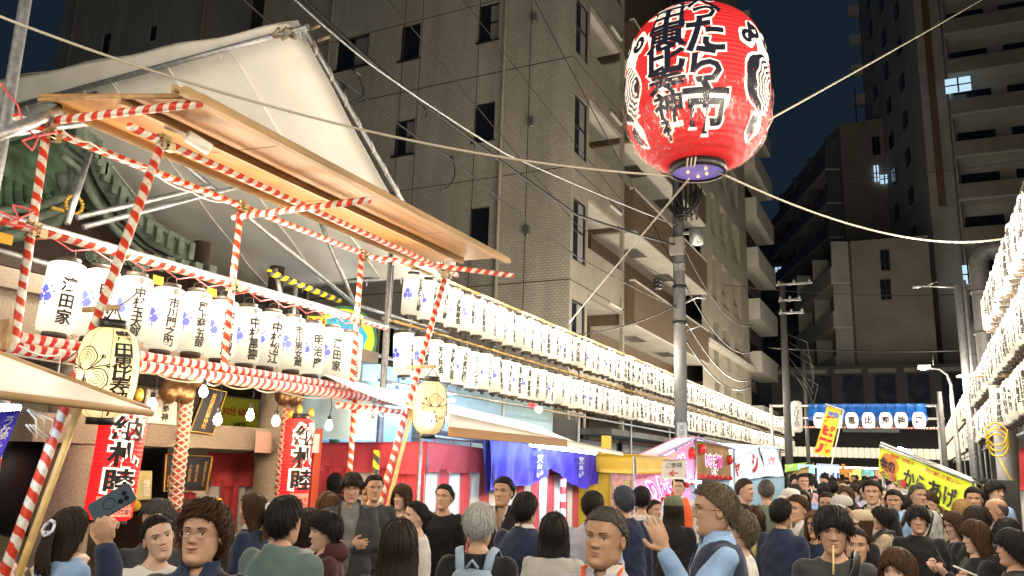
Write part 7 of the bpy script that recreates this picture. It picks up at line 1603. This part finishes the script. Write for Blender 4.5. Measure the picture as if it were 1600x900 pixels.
def held(name, label, cat, M, loc, g, m, group=None):
    me = g.mesh(name, m) if not isinstance(m, bpy.types.Mesh) else m; o = D.objects.new(name, me); COL.objects.link(o); o.matrix_world = M @ Matrix.Translation(loc); return tag(o, label, cat, group)
m_phone = mat('phone_case', (.03, .05, .07), .35); m_lens = mat('lens', (.01, .01, .012), .1, coat=.5)
COLS = dict(black=(.012, .012, .014), navy=(.015, .025, .06), white=(.55, .54, .52), charcoal=(.045, .046, .05), grey=(.17, .17, .17), ltgrey=(.38, .38, .37), beige=(.42, .34, .24), brown=(.09, .05, .03), maroon=(.055, .018, .018), ltblue=(.24, .38, .62), lavender=(.38, .38, .48), green=(.12, .17, .13), orange=(.70, .12, .03), yellow=(.6, .52, .22), jeans=(.10, .16, .28), red=(.45, .03, .03), cream=(.55, .48, .36), pink=(.5, .3, .3), blue=(.04, .10, .35), tealgrey=(.10, .15, .15))
HCOL = dict(black=(.012, .010, .010), dark=(.022, .015, .011), brown=(.050, .024, .012), ltbrown=(.11, .058, .027), grey=(.22, .21, .20), ash=(.10, .08, .055), blond=(.35, .22, .08), silver=(.36, .36, .36), bluegrey=(.05, .06, .08), salt=(.07, .06, .055))
SK = [(.47, .285, .195), (.52, .325, .235), (.40, .235, .155), (.54, .35, .265)]
NP_ = [0]
def person(pos, h, heading, sex='m', hair='short', hc='black', top=('tee', 'black'), inner=None, bottom=('trousers', 'charcoal'), pose='down', head=(0, 0, 0), face=None, fkey='m0', skin=0, label='', group=None, detail=False, col=None, hat=None, glasses=0, extras=(), low=False, spec=()):
    """a standing figure; heading = world angle the chest faces (degrees from +Y, counterclockwise)"""
    poses = pose if isinstance(pose, tuple) else (pose, pose)
    rt_ = D.objects.new('person', None); COL.objects.link(rt_); rt_.location = pos; rt_.rotation_euler = (0, 0, math.radians(heading)); rt_.scale = (h/1.7,)*3; rt_.empty_display_size = .1
    tag(rt_, label, 'person', group); sk = SK[skin % len(SK)] if isinstance(skin, int) else skin
    me, grip = body(fkey, face or {}, poses, sex, *head, detail); obj('body', me, rt_, color=sk, local=True)
    C = lambda c: COLS[c] if isinstance(c, str) else c
    kind, c = top
    obj({'tee': 't_shirt'}.get(kind, kind), garment(kind, poses, sex, 0), rt_, color=C(c), local=True)
    if inner: obj('inner_shirt', garment(inner[0], poses if inner[0] not in ('tee',) else poses, sex, 0), rt_, color=C(inner[1]), local=True)
    if kind not in ('dress', 'kimono'): obj(bottom[0] if bottom[0] != 'wide' else 'wide_trousers', lower(bottom[0]), rt_, color=C(bottom[1]), local=True)
    obj('shoes', shoes(), rt_, local=True)
    if col:
        for cc in (col if isinstance(col, list) else [col]): obj('collar', collar(cc[0]), rt_, color=C(cc[1]), local=True)
    HM = head_mat(*head)
    if hair: o = obj('hair', hair_mesh(hair), rt_, color=HCOL[hc], local=True); o.matrix_local = HM
    if hat:
        if ('cap', hat[0]) not in GC:
            g = G(); g.lathe([(.1, .045), (.103, .07), (.097, .10), (.075, .125), (.04, .138), (.004, .142)], 24, cap=False); A = g.v[-1]; A[:, 1] = A[:, 1]*1.1-.008; A[:, 0] *= .93
            if hat[0] == 'cap': g.sheet(lambda u, v: (.078*math.sin((u-.5)*2.6)*(1+.05*v), .070*math.cos((u-.5)*2.6)+.03+.075*v*math.cos((u-.5)*2.2), .055-.018*v-.02*(2*u-1)**2), 14, 4, .004)
            GC[('cap', hat[0])] = g.mesh('cap', m_cloth2)
        o = obj('cap', GC[('cap', hat[0])], rt_, color=C(hat[1]), local=True); o.matrix_local = HM
    if glasses:
        if 'gl' not in GC:
            g = G(); 
            for s in (-1, 1):
                g.tube([(s*.033+.021*math.cos(t), .094-.25*abs(s*.033+.021*math.cos(t))**1*.35, .006+.019*math.sin(t)) for t in np.linspace(0, 6.283, 19)], .0013, 5, cap=False); g.tube([(s*.054, .088, .010), (s*.078, .05, .010), (s*.080, -.01, .004)], .0014, 5)
            g.tube([(-.012, .096, .010), (0, .099, .012), (.012, .096, .010)], .0013, 5); GC['gl'] = g.mesh('glasses', mat('glasses_wire', (.25, .2, .15), .3, metal=.8))
        o = obj('glasses', GC['gl'], rt_, local=True); o.matrix_local = HM
    MW = Matrix.Translation(pos) @ Matrix.Rotation(math.radians(heading), 4, 'Z') @ Matrix.Scale(h/1.7, 4)
    for e in extras: e(rt_, MW, HM, grip)
    NP_[0] += 1; return rt_, MW, HM, grip
# extras ---------------------------------------------------------------
def ex_mesh(key, fn, m, name, color=None, head=False):
    def f(rt_, MW, HM, grip):
        if key not in GC: g = G(); fn(g); GC[key] = g.mesh(name, m)
        o = obj(name, GC[key], rt_, color=(COLS[color] if isinstance(color, str) else color) if color else None, local=True)
        if head: o.matrix_local = HM
    return f
def _clip(g):
    for s in (-1, 1):
        g.tube([(s*.028+.0, -.12+.0, .04), (s*.045, -.130, .025), (s*.048, -.138, .0), (s*.028, -.142, -.02), (s*.01, -.138, -.005)], .009, 6)
    g.tube([(-.028, -.12, .045), (0, -.128, .055), (.028, -.12, .045)], .010, 6); g.tube([(-.03, -.138, -.018), (0, -.146, -.028), (.03, -.138, -.018)], .008, 6)
clawclip = ex_mesh('clip', _clip, mat('pale_plastic', (.62, .66, .8), .3), 'claw_clip', head=True)
def _ribbon(g):
    for s in (-1, 1): g.sheet(lambda u, v: (s*.06*u, -.135-.01*u, .02+.05*(v-.5)*(1.2*u+.3)), 4, 3, .004, (0, 1, 0))
ribbon = ex_mesh('ribbon', _ribbon, mat('ribbon_blue', (.35, .45, .65), .6), 'hair_ribbon', head=True)
def _pack(g):
    V, F = remesh(merge([loft([(.98, .10, .06, -.20), (1.0, .135, .085, -.205), (1.15, .145, .10, -.215), (1.30, .130, .085, -.205), (1.38, .09, .05, -.19)])]), .012, 2, noise=(.003, 2)); g.add(V, F, 0, True)
    g.grid(lambda u, v: ((u-.5)*.2, -.318+.05*(2*u-1)**2, 1.02+.15*v), 8, 4, 1); g.grid(lambda u, v: ((u-.5)*.19, -.312+.05*(2*u-1)**2+.02*v, 1.20+.06*v), 8, 3, 2)
    g.tube([(-.1, -.30, 1.2), (0, -.33, 1.235), (.1, -.30, 1.2)], .004, 5, mi=2); g.tube([(-.03, -.2, 1.39), (0, -.21, 1.43), (.03, -.2, 1.39)], .01, 6)
    for s in (-1, 1): g.tube([(s*.07, -.16, 1.36), (s*.085, -.11, 1.455), (s*.10, -.02, 1.475), (s*.115, .07, 1.42), (s*.125, .125, 1.30), (s*.135, .12, 1.15), (s*.15, .0, 1.06), (s*.12, -.12, 1.03)], .024, 8, flat=.25, side=(0, -1, .3))
backpack = ex_mesh('pack', _pack, [mat('pack_blue', (.24, .34, .46), .7, bump=.3), mat('pack_pocket', (.16, .22, .30), .7), m_black], 'backpack')
backpackd = ex_mesh('packd', _pack, [mat('pack_dark', (.02, .02, .025), .7, bump=.3), m_black, m_black], 'backpack')
def _strap(g): g.tube([(-.10, -.10, 1.44), (-.115, .0, 1.475), (-.10, .105, 1.40), (-.02, .16, 1.25), (.08, .165, 1.08), (.17, .10, .98)], .028, 8, flat=.2, side=(0, 1, .2)); g.tube([(-.10, -.10, 1.44), (-.02, -.15, 1.3), (.1, -.15, 1.1), (.17, -.06, .98)], .028, 8, flat=.2, side=(0, -1, .2)); g.box((.2, .02, .92), (.08, .26, .22))
strap = ex_mesh('strap', _strap, m_black, 'shoulder_bag')
def _lan(g):
    for s in (-1, 1): g.tube([(s*.06, -.05, 1.48), (s*.085, .04, 1.465), (s*.06, .115, 1.38), (s*.015, .15, 1.18)], .012, 6, flat=.3, side=(0, 1, .3))
lanyard = ex_mesh('lan', _lan, mat('orange_lanyard', (.75, .14, .05), .6), 'lanyard')
def _vest(g):
    V, F = remesh(merge([loft([(1.02, .188, .14, 0), (1.2, .192, .143, 0), (1.34, .185, .135, 0), (1.43, .13, .10, -.008), (1.46, .10, .085, -.01)])]), .014, 2); F = [f for f in F if not (abs(V[f[0]][0]) < .05*max(0, (V[f[0]][2]-1.2)/.2) and V[f[0]][1] > 0)]; g.add(V, F, 0, True)
def apron(c, key): return ex_mesh(key, _vest, mat('vest_'+key, c, .7, bump=.2), 'safety_vest')
def phone_at(side, label, color=(.02, .02, .025), size=(.075, .009, .15), tilt=(-.5, 0, 0), off=(0, 0, .04), mm=None, group='phones held up in the crowd'):
    def f(rt_, MW, HM, grip):
        c, w_, fd = grip[side]; g = G(); R = Matrix.Rotation(tilt[0], 3, 'X') @ Matrix.Rotation(tilt[1], 3, 'Y') @ Matrix.Rotation(tilt[2], 3, 'Z')
        x, y, z = (k/2 for k in size); b = .008; P = [(-x+b, -z), (x-b, -z), (x, -z+b), (x, z-b), (x-b, z), (-x+b, z), (-x, z-b), (-x, -z+b)]
        V = [(a, s_*y, c_) for s_ in (-1, 1) for a, c_ in P]; V = [tuple(R @ Vector(v)) for v in V]
        g.add(V, [tuple(range(8)), tuple(range(15, 7, -1))]+[(i, 8+i, 8+(i+1) % 8, (i+1) % 8) for i in range(8)])
        for a, c_ in ((-.016, .05), (-.016, .028), (.006, .05)):
            A = G(); A.lathe([(.009, 0), (.009, .003), (.001, .003)], 12); q = A.arr()[:, [0, 2, 1]]+np.array((a, y+.0005, c_)); g.add([tuple(R @ Vector(v)) for v in q], A.f, 1)
        rg_ = G(); rg_.tube([(.021*math.cos(t), y+.001, -.01+.021*math.sin(t)) for t in np.linspace(0, 6.283, 25)], .0012, 4, cap=False); g.add([tuple(R @ Vector(v)) for v in rg_.arr()], rg_.f, 1)
        held('phone', label, 'phone', MW, tuple(c+Vector(off)), g, [mm or mat('phone_%g' % color[0], color, .35), m_lens], group)
    return f
TAKEN = []
POSES["selfie"] = ((.24, .80, -.16), (.10, .30, .93))
def PP(px, ty, hh, f, *a, head=(0, 0, 0), **k):
    Dp = .248*f_/hh; P = at(px, ty, Dp=Dp); sl = (P.z-HC)/Dp; hmin, hmax = (1.5, 1.70) if k.get('sex') == 'f' else (1.60, 1.86); zf_ = .12 if P.x < -4.75 else 0
    z = min(max(P.z, hmin+zf_), hmax+zf_)
    if abs(z-P.z) > .001 and sl < 0: Dn = (z-HC)/sl; Dn = min(max(Dn, Dp*.80), Dp*1.3); P = at(px, ty, Dp=Dn)
    hgt = min(max(P.z-zf_, 1.42), 1.92); to = math.degrees(math.atan2(-(CAM.x-P.x), (CAM.y-P.y))); TAKEN.append((P.x, P.y))
    return person((P.x, P.y, P.z-hgt), hgt, to+f, *a, head=head, **k)

FA = dict(big=dict(w=1.07, jaw=1.14, eye=.75, brow=.0034, browt=.6, nose=1.05, cheek=.8), curlyman=dict(w=1.02, smile=.9, open=.45, eye=1.0, brow=.003), smilew=dict(w=.95, jaw=.93, smile=1.1, open=1., eye=1.1, brow=.0024, cheek=1.4), m1=dict(w=1.0, eye=.95), m2=dict(w=.97, jaw=1.03, eye=.9, brow=.004), w1=dict(w=.93, jaw=.90, eye=1.15, brow=.0022, nose=.85), w2=dict(w=.95, jaw=.92, eye=1.1, brow=.0024, nose=.85, smile=.4), old=dict(w=1.0, jaw=1.05, eye=.8, nose=1.15), smile2=dict(w=.97, smile=1., open=.8, eye=.75, brow=.0025, cheek=1.4))
def F(n): return dict(fkey=n, face=FA[n])
# foreground, left to right
PP(112, 797, 66, 122, sex='f', hair='halfup', hc='dark', top=('blouse', 'ltblue'), head=(0, -4, 0), extras=[clawclip], label='woman in light blue cardigan with pale claw clip, seen from behind at lower left', **F('w1'))
PP(322, 791, 84, -12, hair='curly', hc='brown', top=('shirt', 'navy'), inner=('tee', 'black'), col=('polo', 'navy'), pose=('down', 'selfie'), head=(-12, 6, 0), glasses=1, skin=0, detail=True, extras=[phone_at(1, 'dark blue phone held out for a selfie by the curly haired man', (.035, .06, .09), (.078, .010, .158), (.25, -.95, -.1), (.0, -.01, .06))], label='curly haired smiling man in round glasses taking a selfie', **F('curlyman'))
PP(252, 806, 78, 8, sex='f', hair='updo', hc='black', top=('blouse', 'white'), head=(4, 4, 16), skin=3, label='smiling woman with pulled back hair leaning into the selfie', **F('smilew'))
PP(250, 783, 58, -20, hair='tidy', hc='salt', top=('shirt', 'charcoal'), head=(0, -18, 0), skin=2, label='man with short greying hair looking down behind the selfie couple', **F('old'))
PP(398, 773, 56, -112, sex='f', hair='halfup', hc='brown', top=('sweater', 'navy'), col=('polo', 'white'), extras=[clawclip], label='woman with long brown hair, claw clip and navy knit with white collar', **F('w1'))
PP(447, 779, 70, 146, hair='tidy', hc='black', top=('jacket', 'tealgrey'), inner=('tee', 'navy'), skin=0, label='black haired man in dark blue jacket seen from behind left of centre', **F('m1'))
PP(512, 802, 54, -82, hair='mop', hc='black', top=('jacket', 'maroon'), inner=('tee', 'white'), col=('hood', 'maroon'), skin=3, head=(0, -4, 0), label='youth with black mop of hair and maroon hooded jacket in profile', **F('w1'))
PP(482, 797, 50, 160, sex='f', hair='bob', hc='dark', top=('blouse', 'white'), extras=[strap], label='woman in white blouse with dark shoulder bag between two men', **F('w1'))
PP(514, 771, 50, -140, sex='f', hair='long', hc='ltbrown', top=('tee', 'black'), label='woman with light brown hair seen from behind under the striped prop', **F('w1'))
PP(551, 741, 40, 2, hair='mop', hc='dark', top=('jacket', 'charcoal'), inner=('shirt', 'grey'), pose='cross', col=('lapel', 'charcoal'), head=(0, -12, 0), detail=True, label='man in charcoal blazer and grey shirt with folded arms', **F('m2'))
PP(579, 753, 41, -14, hair='tidy', hc='black', top=('tee', 'black'), head=(0, -12, 0), skin=2, label='man in black with white hair clip beside the raking pole', **F('m1'))
PP(586, 744, 36, 10, hair='short', hc='black', top=('tee', 'charcoal'), label='man partly hidden behind the clipped haired man', **F('m1'))
PP(563, 722, 23, -6, hair='short', hc='black', top=('tee', 'white'), extras=[apron((.65, .09, .02), 'orange')], label='attendant in orange vest before the grey tiled wall', **F('m1'))
PP(496, 739, 32, -10, sex='f', hair='bob', hc='dark', top=('tee', 'grey'), glasses=1, label='woman in glasses beside the green post', **F('w1'))
PP(524, 741, 33, 170, sex='f', hair='bob', hc='black', top=('tee', 'black'), label='person with black bob seen from behind right of the green post', **F('w1'))
PP(630, 758, 43, -34, sex='f', hair='longbang', hc='brown', top=('blouse', 'cream'), skin=3, label='woman with long reddish brown hair before the red curtain', **F('w2'))
PP(652, 785, 45, -72, sex='f', hair='updo', hc='black', top=('blouse', 'white'), skin=3, head=(0, 4, 0), label='woman with tied black hair in profile below the reddish brown hair', **F('w1'))
PP(625, 814, 84, 176, sex='f', hair='long', hc='dark', top=('blouse', 'black'), label='large dark brown head of hair in the centre left foreground', **F('w1'))
PP(695, 758, 43, -16, sex='f', hair='updo', hc='black', top=('dress', 'black'), skin=0, head=(-6, 3, 0), extras=[ribbon], detail=True, label='woman in black puff sleeved dress standing before the striped curtain', **F('w2'))
PP(750, 789, 60, 172, hair='short', hc='silver', top=('tee', 'black'), extras=[backpack], label='grey haired man with light blue backpack', **F('old'))
PP(787, 748, 46, -14, hair='crew', hc='black', top=('kimono', 'black'), col=[('kimono_in', 'white'), ('kimono', 'black')], skin=2, head=(-8, 4, 0), label='man in black kimono with white inner collar', **F('m2'))
PP(821, 772, 54, 156, hair='tidy', hc='black', top=('jacket', 'navy'), inner=('shirt', 'white'), col=('shirt', 'white'), label='man in navy suit seen from behind below the purple curtain', **F('m1'))
PP(866, 804, 66, 178, sex='f', hair='long', hc='black', top=('blouse', 'ltgrey'), label='woman with long straight black hair and grey top seen from behind', **F('w1'))
PP(926, 770, 52, 176, hair='short', hc='black', top=('shirt', 'lavender'), label='man in lavender shirt seen from behind at the yellow stall', **F('m1'))
PP(946, 799, 94, -20, hair='crew', hc='salt', top=('shirt', 'lavender'), col=('polo', 'white'), extras=[lanyard], skin=2, head=(-6, 3, -3), label='stocky crew cut man with orange lanyard looking left in the foreground', **F('big'))
PP(975, 762, 47, -158, hair='tidy', hc='bluegrey', top=('sweater', 'navy'), bottom=('trousers', 'jeans'), label='man with blue grey hair in navy sweater and jeans', **F('m1'))
PP(1002, 762, 42, 178, sex='f', hair='short', hc='black', top=('blouse', 'white'), bottom=('trousers', 'jeans'), label='person in white shirt with dark hair behind the navy sweater', **F('w1'))
PP(1052, 778, 43, 176, sex='f', hair='long', hc='dark', top=('sweater', 'black'), bottom=('wide', 'cream'), hat=('cap', (.12, .14, .09)), extras=[], label='woman in green camouflage cap, black knit and cream trousers', **F('w1'))
PP(1022, 782, 30, 40, sex='f', hair='updo', hc='dark', top=('tee', 'navy'), pose='bent', label='stall vendor in navy behind the counter of the pink stall', **F('w1'))
PP(1060, 748, 29, -4, hair='short', hc='black', top=('shirt', 'white'), extras=[apron((.65, .09, .02), 'orange')], label='attendant in orange vest standing under the hand written sign', **F('m2'))
PP(1118, 758, 80, -78, hair='tidy', hc='ash', top=('shirt', 'ltblue'), inner=('vest', 'navy'), col=('shirt', 'ltblue'), pose=('raise', 'down'), glasses=1, skin=0, detail=True, head=(0, -2, 0), label='older man in glasses raising an open hand, in profile', **F('old'))
PP(1153, 799, 68, -88, sex='f', hair='perm', hc='ash', top=('tee', 'white'), skin=3, head=(0, 2, 0), label='older person with ash permed hair and white t-shirt in profile', **F('old'))
PP(1197, 752, 35, 176, hair='buzz', hc='salt', top=('tee', 'green'), label='tall man in grey green t-shirt seen from behind in the crowd', **F('m1'))
PP(1163, 750, 34, 62, hair='crew', hc='brown', top=('tee', 'black'), skin=1, label='man with brown cropped hair turned right before the blue lit stall', **F('m2'))
PP(1139, 771, 37, 170, hair='tidy', hc='black', top=('shirt', 'charcoal'), label='dark haired man in charcoal behind the permed hair', **F('m1'))
PP(1178, 793, 48, 170, sex='f', hair='bob', hc='brown', top=('blouse', 'yellow'), extras=[strap], label='woman with brown bob and pale yellow cardigan seen from behind', **F('w1'))
PP(1247, 776, 43, -42, hair='tidy', hc='brown', top=('jacket', 'grey'), inner=('shirt', 'white'), col=[('shirt', 'white')], pose='bent', skin=0, detail=True, label='man with swept brown hair in grey blazer and white shirt', **F('m2'))
PP(1275, 800, 46, -30, sex='f', hair='long', hc='ltbrown', top=('tee', 'navy'), label='woman half hidden behind the man with a stick in his mouth', **F('w1'))
P_ = PP(1300, 796, 74, 0, hair='curtain', hc='black', top=('tee', 'charcoal'), extras=[strap], head=(0, -6, 0), skin=0, label='young man with curtained black hair and a wooden stick in his mouth', **F('m1'))
MW, HM = P_[1], P_[2]; g = G(); R_ = (MW @ HM); a = R_ @ Vector((.003, .083, -.056)); b_ = R_ @ Vector((.010, .150, -.195)); g.tube([a, (a+b_)/2, b_], .0055, 8); tag(g.build('wooden_stick', mat('pale_wood', (.75, .55, .28), .6)), 'pale wooden stick held in the young man\'s mouth', 'stick')
PP(1336, 826, 52, -4, sex='f', hair='updo', hc='dark', top=('tee', 'black'), skin=0, head=(6, 2, 0), label='smiling woman just behind the young man with the stick', **F('smile2'))
PP(1402, 860, 66, -22, sex='f', hair='longbang', hc='brown', top=('blouse', 'black'), skin=3, label='woman with brown fringe at the bottom edge, only her upper face in view', **F('w1'))
PP(1345, 800, 38, -58, sex='f', hair='long', hc='brown', top=('sweater', 'black'), hat=('cap', 'beige'), glasses=1, skin=3, label='woman in beige cap and glasses with black track top', **F('w1'))
PP(1315, 777, 37, -28, hair='short', hc='black', top=('tee', 'charcoal'), hat=('cap', 'ltgrey'), label='young man in pale grey cap behind the beige cap', **F('m2'))
PP(1291, 771, 37, -8, hair='short', hc='dark', top=('tee', 'brown'), skin=2, label='man with short dark hair left of the pale grey cap', **F('m2'))
PP(1236, 766, 34, -70, hair='short', hc='black', top=('tee', 'white'), hat=('cap', 'white'), label='person in white cap turned left in the middle of the crowd', **F('m1'))
PP(1362, 752, 37, -6, hair='tidy', hc='black', top=('jacket', 'black'), inner=('tee', 'cream'), col=('turtle', 'cream'), label='tall man in cream turtleneck and black coat', **F('m2'))
PP(1378, 793, 38, -84, sex='f', hair='bob', hc='black', top=('tee', 'beige'), pose='phone', extras=[strap], label='woman with black bob and beige top looking left at her phone', **F('w1'))
PP(1396, 767, 36, -6, hair='tidy', hc='black', top=('shirt', 'ltblue'), extras=[strap], col=('shirt', 'ltblue'), label='man in light blue shirt with dark strap', **F('m1'))
PP(1433, 793, 37, 2, hair='curtain', hc='black', top=('sweater', 'black'), skin=0, label='young man with parted black hair and black long sleeved top', **F('m2'))
PP(1452, 770, 33, -76, hair='short', hc='brown', top=('tee', 'grey'), pose='phone', extras=[backpackd], head=(0, -28, 0), skin=1, label='man in grey t-shirt bending over his phone before the yellow banner', **F('old'))
PP(1492, 801, 46, -58, sex='f', hair='long', hc='brown', top=('blouse', 'black'), pose='phone', head=(0, -14, 0), skin=3, detail=True, extras=[phone_at(-1, 'small dark phone raised by the woman with long brown hair', (.05, .04, .04), tilt=(-.4, .2, 0))], label='woman with long brown hair looking down at a raised phone', **F('w1'))
PP(1524, 815, 56, -66, sex='f', hair='longbang', hc='brown', top=('blouse', 'black'), pose='phone', head=(0, -10, 0), skin=3, detail=True, extras=[phone_at(-1, 'black phone held by the woman with heavy brown hair', (.02, .021, .025), tilt=(-.4, .3, 0))], label='woman with heavy brown hair holding a black phone', **F('w1'))
PP(1582, 829, 62, -80, sex='f', hair='bob', hc='black', top=('tee', 'black'), pose='phone', head=(0, -3, 0), skin=0, detail=True, extras=[phone_at(-1, 'pale phone held by the woman with short black hair', (.5, .5, .48), tilt=(-1.2, .3, 0))], label='woman with short black hair at the lower right corner', **F('w1'))
PP(1556, 779, 42, -76, hair='bald', hc='salt', top=('jacket', 'black'), inner=('shirt', 'ltgrey'), col=('shirt', 'ltgrey'), glasses=1, skin=2, label='balding man in glasses and dark jacket turned left', **F('old'))
PP(1521, 763, 37, -4, hair='tidy', hc='black', top=('jacket', 'black'), inner=('shirt', 'white'), label='man in dark jacket before the grey cabinet', **F('m2'))
PP(1526, 793, 42, 150, hair='mop', hc='dark', top=('tee', 'black'), label='person with brown black bowl of hair seen from behind', **F('m1'))
PP(1503, 784, 38, 176, sex='f', hair='perm', hc='blond', top=('blouse', 'beige'), label='person with curly blond hair seen from behind', **F('w1'))
PP(1572, 812, 46, 172, hair='short', hc='black', top=('tee', 'black'), label='black haired person behind the woman at the right corner', **F('m1'))
PP(1418, 775, 32, 160, sex='f', hair='bob', hc='dark', top=('tee', 'white'), label='person with dark bob behind the black long sleeved top', **F('w1'))
PP(1220, 782, 40, 150, hair='short', hc='black', top=('shirt', 'navy'), label='man in navy shirt left of the grey blazer', **F('m1'))
PP(1108, 772, 36, 90, sex='f', hair='bob', hc='black', top=('tee', 'charcoal'), label='person with black bob behind the raised hand', **F('w1'))
# the packed crowd down the street
rc = random.Random(21); CR = []
hairs_m = ['short', 'tidy', 'crew', 'mop', 'curtain', 'short']; hairs_f = ['long', 'bob', 'halfup', 'updo', 'longbang']
tcs = ['black', 'black', 'navy', 'white', 'charcoal', 'white', 'ltgrey', 'beige', 'cream', 'ltblue', 'white', 'green', 'maroon', 'lavender', 'pink', 'black']
cands = []
for _ in range(9000):
    y = rc.uniform(7.2, 40); x = rc.uniform(-3.7, .95)
    if y < 9.5 and x > -2.2+0*y: continue
    if y < 9 and x < -2.9: continue
    cands.append((x, y))
def proj(p):
    v = Vector(p)-CAM; z = v.dot(FW); return 800+f_*v.dot(RT)/z, 450-f_*v.dot(UP)/z
n_c = 0
for x, y in cands:
    if n_c >= 205: break
    dm = .52 if y < 14 else .6 if y < 22 else .78
    if any((x-a)**2+(y-b)**2 < dm*dm for a, b in TAKEN): continue
    u, v = proj((x, y, 1.7))
    if y < 9.5 and not (980 < u < 1300): continue
    if u > 1600 or (x < -2.7 and y < 17) or (u < 1240 and v < 764) or v < 743: continue
    sex = rc.choice('mmf'); 
    hs_ = rc.choice(hairs_m if sex == 'm' else hairs_f); hc_ = rc.choice(['black', 'black', 'dark', 'dark', 'brown', 'ltbrown' if sex == 'f' else 'black', 'salt'])
    back = rc.random() < .45; f = (180 if back else 0)+rc.uniform(-45, 45); kd = rc.choice(['tee', 'shirt', 'sweater'] if sex == 'm' else ['blouse', 'tee', 'sweater']); tc_ = rc.choice(tcs); hgt = rc.uniform(1.60, 1.80) if sex == 'm' else rc.uniform(1.48, 1.66)
    ps = rc.choice(['down', 'down', 'bent', 'phone']) if y < 16 else 'down'; fk = rc.choice(['m1', 'm2', 'old'] if sex == 'm' else ['w1', 'w2']); hat = ('cap', rc.choice(['white', 'black', 'beige'])) if rc.random() < .07 else None
    zone = 'by the pink stall' if u < 1150 else 'by the blue stall' if u < 1230 else 'left of the arch' if u < 1290 else 'under the blue arch' if u < 1370 else 'by the chicken stall' if u < 1460 else 'at the right'
    zone = ('nearby ' if y < 13 else 'farther ' if y < 22 else 'distant ')+zone
    col_ = {'ltgrey': 'light grey', 'ltblue': 'light blue'}.get(tc_, tc_)
    lab = '%s haired person in %s %s facing %s, %s' % ({'dark': 'dark', 'ltbrown': 'light brown', 'salt': 'greying'}.get(hc_, hc_), col_, {'tee': 't-shirt'}.get(kd, kd), 'away' if back else 'forward', zone)
    to = math.degrees(math.atan2(x, -y)); TAKEN.append((x, y))
    r_ = person((x, y, .004), hgt, to+f, sex, hs_, hc_, (kd, tc_), None, ('trousers', rc.choice(['charcoal', 'navy', 'black', 'jeans', 'beige'])), ps, fkey=fk, face=FA[fk], skin=rc.randrange(4), col=('shirt', tc_) if kd == 'shirt' else ('hood', tc_) if kd == 'sweater' and rc.random() < .5 else None, extras=[rc.choice([backpackd, backpack, strap])] if rc.random() < .3 and y < 20 else [], label=lab, group='people packed in the street', hat=hat)
    CR.append((y, lab, r_[0])); n_c += 1
from collections import defaultdict
dd_ = defaultdict(list)
for y, l, o in CR: dd_[l].append((y, o))
for l, L_ in dd_.items():
    if len(L_) > 1:
        for i, (y, o) in enumerate(sorted(L_, key=lambda q: q[0])): o['label'] = l+', '+('nearest' if i == 0 else ordn(i+1)+' nearest')
